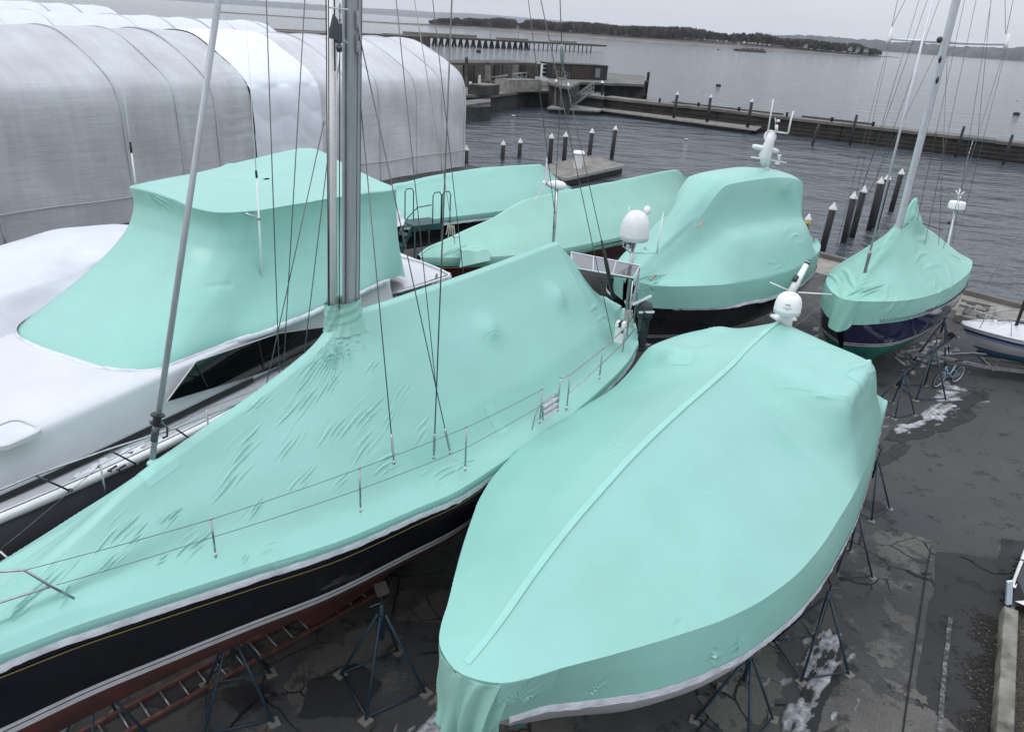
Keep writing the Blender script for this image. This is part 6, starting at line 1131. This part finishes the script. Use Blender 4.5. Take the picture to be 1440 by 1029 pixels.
def harbour():
    # breakwater of concrete caissons
    a, b = at(846, 158, ZW), at(1700, 262, ZW); a[2] = b[2] = 0; e = b-a; L = np.linalg.norm(e); e /= L; n = np.array([-e[1], e[0], 0]); r = thing('breakwater', 'long weathered concrete breakwater crossing behind the marina basin', 'breakwater', T(a, math.degrees(math.atan2(e[1], e[0]))))
    mb = MB(); R = np.array(Matrix.Rotation(math.atan2(e[1], e[0]), 3, 'Z')); rg = np.random.default_rng(8); x = 0
    while x < L: w = rg.uniform(6, 11); mb.box(a+e*(x+w/2)+n*(1.5+rg.uniform(-.05, .05))+np.array([0, 0, -1.55]), (w-.12, 3., 3.9+rg.uniform(-.05, .05)), R); x += w
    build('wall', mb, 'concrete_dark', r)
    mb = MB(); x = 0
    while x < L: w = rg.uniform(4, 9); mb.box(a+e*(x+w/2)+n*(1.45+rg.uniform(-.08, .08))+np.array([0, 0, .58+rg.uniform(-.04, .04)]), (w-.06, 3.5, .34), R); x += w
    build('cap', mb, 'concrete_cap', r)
    mb = MB()
    for k in range(3): mb.box(a+e*L/2-n*.08+np.array([0, 0, -1.2+.5*k]), (L, .10, .12), R)
    build('waler', mb, 'pad_dark', r)
    for s_ in (.12, .2, .28, .37, .45, .52): mb = MB(); c = a+e*L*s_+n*.6; mb.lathe([(.16, 0), (.13, .4), (.22, .5), (.2, .6)], c+np.array([0, 0, .7]), n=10); build('bollard', mb, 'pile_black', r, True)
    mb = MB(); mb.box(a+e*18+n*2.4+np.array([0, 0, .85]), (16, .3, .2), R); mb.box(a+e*33+n*2.2+np.array([0, 0, .85]), (9, .3, .25), R); build('timber_baulk', mb, 'old_wood', r)
    # floating docks
    def dock(name, label, P, z, th, m='plank_grey'):
        r = thing(name, label, 'dock', T((P[0][0], P[0][1], 0))); V = [np.array([p[0], p[1], z]) for p in P]
        if np.cross(V[1]-V[0], V[2]-V[0])[2] < 0: V = V[::-1]
        mb = MB(); mb.slab_z(V, .16); build('decking', mb, m, r); c = np.mean(V, 0); mb = MB(); mb.slab_z([c+(v-c)*.96-np.array([0, 0, th]) for v in V], th-.02); build('floats', mb, 'pile_black', r)
        mb = MB()
        for i in range(len(V)): p, q = V[i], V[(i+1) % len(V)]; mb.beam(p+np.array([0, 0, .09]), q+np.array([0, 0, .09]), .10, .24)
        build('edge_beam', mb, 'plank_pale', r); return r
    q = [at(795, 253, -.9), at(878, 235, -.9), at(832, 221, -.9), at(752, 238, -.9)]; dock('floating_dock', 'small wooden float with pilings and a white bin behind the wind generator', q, -.95, .5)
    dock('floating_dock', 'long narrow float running along the breakwater toward the right', [at(846, 156, -1.), at(1062, 184, -1.), at(1070, 180, -1.), at(856, 150.5, -1.)], -1.0, .45)
    dock('floating_dock', 'pale landing float at the foot of the aluminium gangway', [at(770, 153.5, -1.), at(842, 157.5, -1.), at(860, 151, -1.), at(832, 149, -1.), at(776, 150.5, -1.)], -.98, .45, 'plank_pale')
    c = at(812, 236.5, -.79); r = thing('trash_bin', 'white plastic bin with lid on the small float', 'bin', T(c)); mb = MB(); mb.lathe([(.34, 0), (.42, 1.15), (.46, 1.18)], c, n=14); build('body', mb, 'white', r, 'angle'); mb = MB(); mb.lathe([(.52, 1.18), (.54, 1.25), (.4, 1.4), (.05, 1.44)], c, n=14); build('lid', mb, 'white', r, 'angle')
    mooring_things()
    pier()
def mooring_things():
    g = 'mooring buoys on the water'; p = None
    for x, y, s_, lb in ((722, 164, 1., 'round white buoy alone in the basin left of the gangway'), (965, 197, .9, 'white buoy in the basin below the long float'), (1115, 113, .9, 'small white buoy on the open water beyond the breakwater'), (1430, 142, 1., 'white buoy on open water close to the picture edge')):
        c = at(x, y, ZW)
        if p is None: mb = MB(); mb.lathe([(.05, -.3), (.35, -.1), (.40, .12)], (0, 0, 0), n=16, mi=1); mb.lathe([(.40, .12), (.34, .27), (.2, .36), (.06, .40), (.05, .44)], (0, 0, 0), n=16); p = o = tag(build('buoy', mb, ['buoy_white', 'concrete_dark'], None, True), lb, 'buoy', g)  # lower half coloured dark to weaken the buoy's reflection in the water
        else: o = p.copy(); COL.objects.link(o); o['label'] = lb
        o.matrix_world = T(c) @ Matrix.Diagonal((s_*.75, s_*.75, s_*.5, 1))
    p = None
    for x, y, s_, lb in ((1010, 122, 1.0, 'dark drum float on open water left of the white buoy'), (1429, 162, 1.0, 'dark drum float on open water near the picture edge'), (673, 74, 1.6, 'tiny dark float off the old trestle pier'), (1010, 71, 1.6, 'tiny dark float left of the work barge')):
        c = at(x, y, ZW)
        if p is None: mb = MB(); mb.lathe([(.1, -.6), (.38, -.55), (.40, 0), (.38, .55), (.1, .6)], (0, 0, .2), (1, 0, 0), 14); p = o = tag(build('drum_float', mb, 'rubber', None, True), lb, 'float', 'dark drum floats')
        else: o = p.copy(); COL.objects.link(o); o['label'] = lb
        o.matrix_world = T(c) @ Matrix.Scale(s_, 4)
    # work barge
    c = at(1054, 73, ZW); k = np.linalg.norm(c-EYE)/F; r = thing('work_barge', 'low work barge with white wheelhouse moored off the wooded island', 'barge', T(c, -4)); I = np.array(WM[r.name]); W = lambda x, y, z: (I@np.array([x*k, y*k, z*k, 1]))[:3]; Rz = math.radians(-4)
    mb = MB(); mb.box(W(0, 0, 1), (38*k, 12*k, 2.4*k), Rz); build('hull', mb, 'heath_dark', r)
    mb = MB(); mb.box(W(-14, 0, 4.5), (4*k, 6*k, 5*k), Rz); mb.box(W(-15, 0, 8), (2*k, 3*k, 3*k), Rz); build('wheelhouse', mb, 'plank_pale', r)
    mb = MB(); rg = np.random.default_rng(1)
    for i in range(16): mb.box(W(-9+i*1.7, rg.uniform(-3, 3), 3.2), (rg.uniform(.8, 2)*k, 2*k, rg.uniform(1, 2.6)*k), Rz)
    build('deck_cargo', mb, 'concrete_cap', r)
    for x in (-4, 14): mb = MB(); mb.path([W(x, 0, 1), W(x+.6, 0, 16)], .35*k, 6); build('spud', mb, 'old_wood', r)
def pier():
    # trestle pier in the distance
    a, b = at(560, 62.5, ZW), at(854, 75, ZW); a = at(852, 74.5, ZW)+(at(595, 63.5, ZW)-at(852, 74.5, ZW))*1.12; b = at(852, 74.5, ZW); e = b-a; e[2] = 0; L = np.linalg.norm(e); e /= L; n = np.array([-e[1], e[0], 0]); r = thing('trestle_pier', 'distant low timber trestle pier with many white-gapped piles', 'pier', T(a, math.degrees(math.atan2(e[1], e[0])))); R = np.array(Matrix.Rotation(math.atan2(e[1], e[0]), 3, 'Z')); W = lambda x, y, z: a+e*x+n*y+np.array([0, 0, z])
    mb = MB(); mb.box(W(L/2, 6, 3.25), (L, 12, .8), R); build('deck', mb, 'old_wood', r); 
    for q in ((W(L*.22, 8, 4.2), (L*.30, 4, 1.4)), (W(L*.55, 8, 4.0), (L*.14, 3, 1.0)), (W(L*.8, 6, 4.0), (L*.12, 4, .9))): mb = MB(); mb.box(*q, R); build('timber_stack', mb, 'plank_grey', r)
    P_, Q_ = at(330, 49, 2.), at(604, 60.5, 2.); mb = MB(); wall_px(mb, P_-np.array([0, 0, 3.4]), Q_-np.array([0, 0, 3.4]), 5.2, 10); build('solid_section', mb, 'old_wood', r); mb = MB(); wall_px(mb, at(385, 50, 3.6), at(500, 54, 3.6), 1., 5); build('timber_stack', mb, 'plank_grey', r)
    k = 0; x = 2.
    while x < L-.5 and k < 90:
        mb = MB(); sl = 1.15 if x < L*.60 else 0
        mb.beam(W(x-sl, .4, -1), W(x, .4, 3.2), .8, .7); 
        if sl: mb.beam(W(x+sl, .4, -1), W(x, .4, 2.9), .85, .7)
        mb.beam(W(x, 10, -1), W(x, 10, 2.9), .5, .5, up=(0, 1, .1)); build('pile', mb, 'pile_black', r); k += 1; x += 3.5 if sl else 3.0
    for x, y0, y1, lb in ((690, 58, 34, 'grey lamp pole on the trestle pier left of the other pole'), (729, 58, 36, 'grey lamp pole on the trestle pier right of the other pole')):
        Y = at(x, 66, ZW)[1]+3; p, q = atY(x, y0, Y), atY(x, y1, Y); t = thing('lamp_pole', lb, 'lamp pole', T(p)); mb = MB(); mb.path([p, q], [.22, .14], 6); build('pole', mb, 'galv', t); mb = MB(); mb.beam(q, q+np.array([-1.8, 0, .2]), .3, .2); build('lamp_arm', mb, 'galv', t)
    # nearer pier head
    r = thing('pier_head', 'old timber and concrete pier head jutting into the basin', 'pier', T((0, 130, 0)))
    def flat(px, z, zb, m, nm):
        V = [at(x, y, z) for x, y in px]; 
        ar = sum(V[i][0]*V[(i+1) % len(V)][1]-V[(i+1) % len(V)][0]*V[i][1] for i in range(len(V)))
        if ar < 0: V = V[::-1]
        mb = MB(); mb.slab_z([v-np.array([0, 0, z-zb]) for v in V], z-zb); return build(nm, mb, m, r)
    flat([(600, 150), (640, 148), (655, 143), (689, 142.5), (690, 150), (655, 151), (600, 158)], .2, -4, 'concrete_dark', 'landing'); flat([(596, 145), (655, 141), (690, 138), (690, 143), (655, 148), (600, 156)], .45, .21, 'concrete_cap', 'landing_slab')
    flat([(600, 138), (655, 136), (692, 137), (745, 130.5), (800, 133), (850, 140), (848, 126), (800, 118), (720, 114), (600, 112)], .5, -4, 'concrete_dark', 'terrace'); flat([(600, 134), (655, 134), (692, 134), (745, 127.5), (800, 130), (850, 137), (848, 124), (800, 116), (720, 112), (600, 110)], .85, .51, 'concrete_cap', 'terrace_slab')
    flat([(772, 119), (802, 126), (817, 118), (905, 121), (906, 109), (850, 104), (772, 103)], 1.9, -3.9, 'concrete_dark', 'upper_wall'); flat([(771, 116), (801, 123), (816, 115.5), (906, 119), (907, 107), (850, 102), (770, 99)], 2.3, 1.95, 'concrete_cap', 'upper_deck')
    # sheet-timber front of the right end
    P, Q = at(838, 140, ZW), at(906, 143, ZW); mb = MB(); e = Q-P; e[2] = 0; L = np.linalg.norm(e); e /= L
    for k in range(19): 
        mb = MB(); c = P+e*L*k/18; h = 3.2 if k < 18 else 5.0; mb.lathe([(.26, -1), (.25, h)], c-np.array([0, .9, 0]), n=8); build('fender_pile', mb, 'old_wood' if k % 3 else 'pile_black', r)
    mb = MB()
    for z in (1.2, 3.4): mb.beam(P-np.array([0, 1.25, -z]), Q-np.array([0, 1.25, -z]), .3, .4)
    build('waler', mb, 'old_wood', r)
    # tall bulkhead on the left
    P, Q = at(636, 121, .8), at(752, 117, .8); mb = MB(); wall_px(mb, P, Q, 3.2, 6); build('bulkhead', mb, 'old_wood', r); e = (Q-P)/np.linalg.norm(Q-P); Lb = np.linalg.norm(Q-P)
    rg = np.random.default_rng(5)
    for k in range(9): c = P+e*Lb*(k+.5)/9-np.array([0, .25, 0]); mb = MB(); mb.box(c+np.array([0, 0, 1.7]), (Lb/9*rg.uniform(.5, .9), .2, 2.4), math.atan2(e[1], e[0])); build('bulkhead_panel', mb, ('plank_grey', 'concrete_dark', 'old_wood')[k % 3], r)
    for x, y0, y1, wd in ((656, 122, 81, .25), (679, 125, 96, .3), (717, 122, 94, .32), (685, 92, 88, .3), (692, 93, 89, .3)): mb = MB(); Y = P[1]-.8; mb.path([atY(x, y0, Y), atY(x, y1, Y)], wd, 8); build('post', mb, 'old_wood', r)
    def item(name, label, cat, px0, px1, z, h, d, m): 
        P, Q = at(*px0, z), at(*px1, z); t = thing(name, label, cat, T(P)); mb = MB(); wall_px(mb, P, Q, h, d); mb2 = MB(); n = wall_px(mb2, P+(Q-P)*.04+np.array([0, 0, h]), Q-(Q-P)*.04+np.array([0, 0, h]), .12, d*.9); build('body', mb, m, t); build('top', mb2, 'concrete_cap', t); return t
    item('concrete_block', 'dark grey concrete block on the pier head, left one', 'concrete block', (680, 135), (702, 133), .86, 1.2, 2.5, 'concrete_dark'); item('concrete_block', 'long mottled concrete block beside the pier head steps', 'concrete block', (716, 130), (762, 129), .86, 1.5, 3, 'concrete')
    # shed
    P, Q = at(774, 110.5, 2.3), at(853, 113.5, 2.3); t = thing('harbour_shed', 'low dark green and brown shed on the pier head', 'shed', T(P)); mb = MB(); n = wall_px(mb, P, Q, 2.15, 4); build('wall', mb, 'shed_green', t); e = (Q-P)/np.linalg.norm(Q-P); Ls = np.linalg.norm(Q-P); ang = math.atan2(e[1], e[0])
    mb = MB(); wall_px(mb, P-e*.08-n*.08+np.array([0, 0, 2.15]), Q+e*.08-n*.08+np.array([0, 0, 2.15]), .10, 4.2); build('roof', mb, 'pad_dark', t)
    mb = MB(); mb.box(P+e*Ls*.52-n*.05+np.array([0, 0, 1.05]), (Ls*.36, .1, 1.8), ang); build('brown_door', mb, 'shed_brown', t); mb = MB(); mb.box(P+e*Ls*.82-n*.06+np.array([0, 0, 1.1]), (.9, .1, 1.4), ang); build('window', mb, 'plank_grey', t); mb = MB(); mb.box(P+e*Ls*.08-n*.06+np.array([0, 0, 1.05]), (1.4, .1, 1.8), ang); build('side_panel', mb, 'old_wood', t)
    for k, (x, lb) in enumerate(((768, 'white shelf rack at the left end of the pier shed'),)):
        c = at(x, 109, 2.3); t = thing('shelf_rack', lb, 'rack', T(c)); mb = MB()
        for z in (.15, .75, 1.35, 1.95): mb.box(c+np.array([0, 0, z]), (1.6, .6, .08), ang)
        for dx in (-.8, .8): mb.box(c+np.array([dx, 0, 1.0]), (.1, .6, 2.0), ang)
        build('frame', mb, 'white', t)
    c = at(765, 107.5, 2.3); t = tag(build('orange_drum', (lambda m: (m.lathe([(.5, 0), (.5, .4), (.52, .42), (.5, .44), (.5, 1.1)], c, n=14), m)[1])(MB()), 'orange', None, 'angle'), 'small orange drum beside the shelf rack on the pier', 'drum')
    P, Q = at(741, 107, 2.3), at(761, 108, 2.3); t = thing('timber_hoarding', 'brown timber hoarding on the pier left of the orange drum', 'hoarding', T(P)); mb = MB(); wall_px(mb, P, Q, 1.9, .3); build('boards', mb, 'old_wood', t)
    # gangways
    def gang(label, A, B, h, m='galv'):
        t = thing('gangway', label, 'gangway', T(A)); e = (B-A); s_ = np.cross(e/np.linalg.norm(e), [0, 0, 1.]); mb = MB(); mb.beam(A, B, 1.3, .15); build('ramp', mb, 'plank_pale', t)
        for sd in (-.65, .65):
            mb = MB(); mb.path([A+s_*sd, A+s_*sd+np.array([0, 0, h]), B+s_*sd+np.array([0, 0, h]), B+s_*sd], .06, 5)
            for k in np.linspace(0, 1, 8): mb.path([A+e*k+s_*sd, A+e*k+s_*sd+np.array([0, 0, h])], .045, 4)
            mb.path([A+s_*sd+np.array([0, 0, h*.5]), B+s_*sd+np.array([0, 0, h*.5])], .04, 4); build('railing', mb, m, t)
    gang('aluminium gangway sloping down from the pier head to the landing float', at(803, 150.5, -.8), at(833, 129, 1.6), 1.2)
    gang('steel steps with rails in front of the pier shed', at(812, 121, 1.), at(788, 110, 2.5), 1.0); gang('grey railed gangway lying along the left bulkhead', at(694, 121, 1.0), at(736, 114.5, 2.2), 1.2)
    for i, (x, y, lb) in enumerate(((674, 120, 'white dock pedestal on the pier near the tall post'), (661, 131, 'white dock pedestal on the pier close to the film shed'), (782, 120, 'stacked pale crates by the pier steps'))):
        c = at(x, y, .86); t = thing('dock_pedestal' if i < 2 else 'crate_stack', lb, 'pedestal' if i < 2 else 'crates', T(c)); mb = MB(); mb.box(c+np.array([0, 0, .5]), (.45, .45, 1.0), None); mb.box(c+np.array([0, 0, 1.25]), (.35, .35, .4), None); build('body', mb, 'warm_white', t)
    g = 'slim pilings at the landing float'; 
    for x, y0, y1, lb in ((782, 151, 115, 'pale-topped piling at the left of the landing float'), (799, 154, 120, 'dark piling at the foot of the gangway'), (847, 152, 117, 'capped piling right of the gangway')):
        Y = at(x, y0, -1)[1]; p, q = atY(x, y0, Y), atY(x, y1, Y); t = thing('slim_piling', lb, 'piling', T(p), g); build('post', rag([p-np.array([0, 0, 2]), q], .19, 8), 'pile_black' if x > 790 else 'plank_grey', t); mb = MB(); mb.lathe([(.24, 0), (.05, .35)], q, n=10); build('cap', mb, 'white', t)
    # timber bumper box at the quay edge
    t = thing('timber_crib', 'weathered timber crib at the quay corner right of the navy sailboat', 'crib', T(at(1365, 432))); mb = MB(); C = lambda x, y, z: at(x, y, z)
    for z, q in ((.15, ((1343, 446), (1388, 456))), (.15, ((1355, 425), (1399, 434)))): mb.beam(C(*q[0], z), C(*q[1], z), .28, .28)
    for q in ((1346, 447, 1356, 425), (1366, 450, 1377, 430), (1385, 456, 1397, 434)): mb.beam(C(q[0], q[1], .15), C(q[2], q[3], .15), .22, .24)
    mb.beam(C(1350, 428, .55), C(1386, 437, .55), .25, .1); mb.beam(C(1352, 421, .5), C(1392, 430, .5), .2, .1); build('timbers', mb, 'plank_grey', t)
mk('plank_pale', (.30, .295, .28), .85, var=.3, vscale=2); mk('plank_brown', (.13, .10, .08), .85, var=.35, vscale=2.5)
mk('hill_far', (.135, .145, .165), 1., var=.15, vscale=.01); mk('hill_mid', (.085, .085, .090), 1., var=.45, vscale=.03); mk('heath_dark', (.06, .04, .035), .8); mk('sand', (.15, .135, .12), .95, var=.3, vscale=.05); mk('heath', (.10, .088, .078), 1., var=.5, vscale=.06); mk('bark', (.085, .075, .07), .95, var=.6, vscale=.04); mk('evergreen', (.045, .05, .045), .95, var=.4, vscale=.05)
def shores():
    def ridge(name, top, Y, m, base=ZW, depth=600, rough=0.):
        R = []; rg = np.random.default_rng(3); xs = np.linspace(top[0][0], top[-1][0], 260)
        for x in xs:
            y = float(np.interp(x, [t[0] for t in top], [t[1] for t in top])); yy = float(np.interp(x, [t[0] for t in top], [Y[0], Y[1]] if False else np.linspace(Y[0], Y[1], len(top)))); p = atY(x, y, yy); h = p[2]-base; h *= 1+rough*(noise.fractal(Vector((x*.11, 0, 1)), 1, 2, 4)); d = ray(x, y)[:2]; d = d/d[1]; R.append([(p[0]-d[0]*depth*f, p[1]-depth*f, base+h*g) for f, g in ((.5, -.02), (.42, .35), (.3, .6), (.12, .9), (0, 1.), (-.4, .8), (-1, 0))])
        mb = MB(); mb.grid(np.array(R)); return struct(build(name, mb, m, None, True))
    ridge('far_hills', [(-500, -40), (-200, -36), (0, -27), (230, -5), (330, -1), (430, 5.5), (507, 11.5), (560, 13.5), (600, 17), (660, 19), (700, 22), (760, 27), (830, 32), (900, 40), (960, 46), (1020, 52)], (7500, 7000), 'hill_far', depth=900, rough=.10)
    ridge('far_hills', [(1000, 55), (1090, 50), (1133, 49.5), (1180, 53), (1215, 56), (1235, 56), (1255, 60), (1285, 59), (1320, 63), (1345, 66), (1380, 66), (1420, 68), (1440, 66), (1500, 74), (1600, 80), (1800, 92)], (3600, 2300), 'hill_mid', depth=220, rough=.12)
    # low spit and wooded island
    fr_ = [(300, 17.5), (420, 25.5), (507, 31.3), (580, 35.5), (640, 38.5), (700, 43), (760, 48), (830, 53.5), (900, 59), (960, 63), (1100, 72), (1180, 77.5), (1264, 81.5)]
    F0 = [at(x, y, ZW) for x, y in fr_]; wd = [14, 16, 20, 26, 60, 110, 150, 170, 180, 170, 120, 60, 4]; hh = [1.2, 1.2, 1.4, 1.8, 3, 5, 6, 6, 6.5, 7, 5, 3, .6]
    t = np.arange(len(F0)); tn = np.linspace(0, len(F0)-1, 240); Fp = pchip(t, np.array(F0), tn); wd = np.interp(tn, t, wd); hh = np.interp(tn, t, hh)
    R = []; 
    for p, w, h in zip(Fp, wd, hh):
        d = p[:2]/np.linalg.norm(p[:2]); R.append([(p[0]+d[0]*w*f, p[1]+d[1]*w*f, ZW+h*g) for f, g in ((-.08, -.1), (.0, .12), (.10, .35), (.2, .55), (.5, 1), (.8, .8), (1.1, -.2))])
    R = np.array(R); mb = MB(); mb.grid(R[:, :3]); struct(build('beach', mb, 'sand', None, True)); mb = MB(); mb.grid(R[:, 2:]); struct(build('island_ground', mb, 'heath', None, True))
    rg = np.random.default_rng(11); V = []; Fc = []; mi = []; Nt = 2600
    prof = [(600, 0), (622, .5), (632, .55), (650, .4), (660, .75), (700, .95), (723, .9), (727, .25), (733, .25), (740, .8), (800, 1), (900, 1), (960, 1.05), (1060, 1), (1150, .92), (1185, .75), (1230, .35), (1245, .0)]
    for _ in range(Nt):
        k = rg.uniform(60, 232); i = int(k); p = Fp[i]+(Fp[i+1]-Fp[i])*(k-i); X = project(p[None])[0][0]; pr = np.interp(X, [q[0] for q in prof], [q[1] for q in prof])
        if rg.uniform() > min(1, pr*1.6+.05) or pr < .08: continue
        f = rg.beta(1.2, 2.0); d = p[:2]/np.linalg.norm(p[:2]); w = wd[i]; c = np.array([p[0]+d[0]*w*(.2+.7*f), p[1]+d[1]*w*(.2+.7*f), ZW+hh[i]*.7]); ever = X > 930 and X < 1200 and rg.uniform() < .30
        hgt = rg.uniform(9, 13.5)*(.45+.55*pr)*(1+.35*noise.noise(Vector((p[0]*.02, p[1]*.02, 5))))*(1. if X > 640 else .8); wdt = hgt*rg.uniform(.18, .30)
        n0 = len(V); s_ = np.array([d[1], -d[0], 0]); V += [c-s_*.25, c+s_*.25, c+np.array([0, 0, hgt*.75])]; Fc.append((n0, n0+1, n0+2)); mi.append(0)
        for b_ in range(24 if not ever else 16):
            z0 = rg.uniform(.15, .7)*hgt; q = rg.uniform(0, 6.28); ln = wdt*rg.uniform(.6, 1.25); z1 = min(hgt, z0+rg.uniform(.18, .42)*hgt); o = np.array([math.cos(q), math.sin(q), 0]); tip = c+o*ln*(1-.5*max(0, z1/hgt-.6))+np.array([0, 0, z1]); b0 = c+np.array([0, 0, z0]); sd = np.array([d[1], -d[0], 0])*rg.uniform(.5, 1.2)*(1.5 if ever else 1); m_ = (b0+tip)/2
            n0 = len(V); V += [b0, m_-sd*.8+np.array([0, 0, .3]), tip+sd*.3, tip-sd*.5+np.array([0, 0, .5]), m_+sd]; Fc.append((n0, n0+4, n0+2, n0+3, n0+1)); mi.append(2 if ever else int(rg.uniform() < .35))
    mb = MB(); mb.add(np.array(V), Fc); mb.m = mi; o = build('woodland', mb, ['bark', 'heath', 'evergreen']); struct(o, 'stuff'); o['label'] = 'bare winter woodland on the low island'
    mb = MB()
    for x, y, w_ in ((1160, 66, 4), (1196, 70, 3), (1206, 71.5, 3), (1218, 72, 4), (728, 41, 3), (1133, 66, 3)):
        Y = at(x, y+9, ZW)[1]+20; c = atY(x, y, Y); t_ = thing('shore_house', '', 'house', T(c)); t_['label'] = {1160: 'pale house low among the island trees, left of the island point', 1196: 'white house near the tip of the island, left of two others', 1206: 'middle white house near the tip of the island', 1218: 'white house closest to the tip of the island', 728: 'white house in the gap between the island woods', 1133: 'pale house under dark trees in the middle of the island'}[x]; t_['group'] = 'tiny houses on the island'
        k = np.linalg.norm(c-EYE)/F; mb = MB(); mb.box(c, (w_*k, 5, 3*k)); build('wall', mb, 'plank_pale', t_); mb = MB(); mb.slab([c+np.array([-w_*.55*k, -3, 1.5*k]), c+np.array([w_*.55*k, -3, 1.5*k]), c+np.array([w_*.55*k, 0, 2.8*k]), c+np.array([-w_*.55*k, 0, 2.8*k])], .2); build('roof', mb, 'hill_mid', t_)
# ------------------------------------------------------------------ light
def light():
    w = bpy.data.worlds.new('World'); S.world = w; w.use_nodes = True; nt = w.node_tree; N = nt.nodes; L = nt.links; bg = N['Background']
    sk = N.new('ShaderNodeTexSky'); sk.sky_type = 'NISHITA'; sk.sun_disc = False; el, az = math.radians(52), math.radians(250); sk.sun_elevation = el; sk.sun_rotation = az; sk.air_density = 1.; sk.dust_density = 4.; sk.ozone_density = 1.
    tc = N.new('ShaderNodeTexCoord'); sp = N.new('ShaderNodeSeparateXYZ'); L.new(tc.outputs['Generated'], sp.inputs[0]); r = N.new('ShaderNodeValToRGB'); L.new(sp.outputs[2], r.inputs[0]); el_ = r.color_ramp.elements
    el_[0].position = 0; el_[0].color = (.60, .632, .69, 1); el_[1].position = 1; el_[1].color = (1.42, 1.52, 1.68, 1); x = el_.new(.10); x.color = (.64, .675, .735, 1); x = el_.new(.4); x.color = (.90, .95, 1.04, 1)
    cl = N.new('ShaderNodeTexNoise'); cl.inputs['Scale'].default_value = 2.2; cl.inputs['Detail'].default_value = 5; mp = N.new('ShaderNodeMapping'); mp.inputs['Scale'].default_value = (1, 1, 3.5); L.new(tc.outputs['Generated'], mp.inputs[0]); L.new(mp.outputs[0], cl.inputs[0]); cr = N.new('ShaderNodeValToRGB'); cr.color_ramp.elements[0].position = .3; cr.color_ramp.elements[1].position = .7; cr.color_ramp.elements[0].color = (.95, .95, .955, 1); cr.color_ramp.elements[1].color = (1.04, 1.04, 1.04, 1); L.new(cl.outputs[0], cr.inputs[0])
    mu = N.new('ShaderNodeMix'); mu.data_type = 'RGBA'; mu.blend_type = 'MULTIPLY'; mu.inputs[0].default_value = 1; L.new(r.outputs[0], mu.inputs[6]); L.new(cr.outputs[0], mu.inputs[7])
    sc = N.new('ShaderNodeVectorMath'); sc.operation = 'SCALE'; sc.inputs[3].default_value = 1/.1*SKY; L.new(mu.outputs[2], sc.inputs[0])
    mx = N.new('ShaderNodeMix'); mx.data_type = 'RGBA'; mx.inputs[0].default_value = .94; L.new(sk.outputs[0], mx.inputs[6]); L.new(sc.outputs[0], mx.inputs[7]); L.new(mx.outputs[2], bg.inputs[0]); bg.inputs[1].default_value = .1
    ld = bpy.data.lights.new('sun', 'SUN'); ld.energy = .6; ld.angle = math.radians(25); ld.color = (1, .97, .93); lo = bpy.data.objects.new('sun', ld); COL.objects.link(lo)
    v = Vector((math.sin(az)*math.cos(el), math.cos(az)*math.cos(el), math.sin(el))); lo.rotation_euler = v.to_track_quat('Z', 'Y').to_euler()
    S.view_settings.view_transform = 'Standard'; S.view_settings.look = 'None'; S.view_settings.gamma = 1; S.view_settings.exposure = EXPO; S.view_settings.use_curve_mapping = False
    S.render.engine = 'CYCLES'; S.cycles.max_bounces = 6; S.cycles.diffuse_bounces = 3; S.cycles.glossy_bounces = 3; S.cycles.use_denoising = True
SKY, EXPO = 1.0, 0.27
def haze():
    mb = MB(); mb.box((0, 3750, 83.5), (26400, 11500, 172)); o = build('haze', mb, 'joint'); struct(o, 'stuff'); m = bpy.data.materials.new('haze_air'); m.use_nodes = True; nt = m.node_tree; nt.nodes.remove(nt.nodes['Principled BSDF']); v = nt.nodes.new('ShaderNodeVolumePrincipled'); v.inputs['Density'].default_value = HAZE; v.inputs['Color'].default_value = (.92, .95, 1., 1); v.inputs['Anisotropy'].default_value = .3; nt.links.new(v.outputs[0], nt.nodes['Material Output'].inputs['Volume']); o.data.materials[0] = m
HAZE = .00005
light(); haze(); ground(); shores(); harbour(); pilings(); sheds()
boat_a(); fb, rb = boat_b(); stern_gear(fb, rb); outboard(fb); boat_d(); boat_e(); boat_f(); boat_g(); boat_h()
jack_stands(); ladder(); stairs(); bicycle(); trailer_boat(); kerb_side()
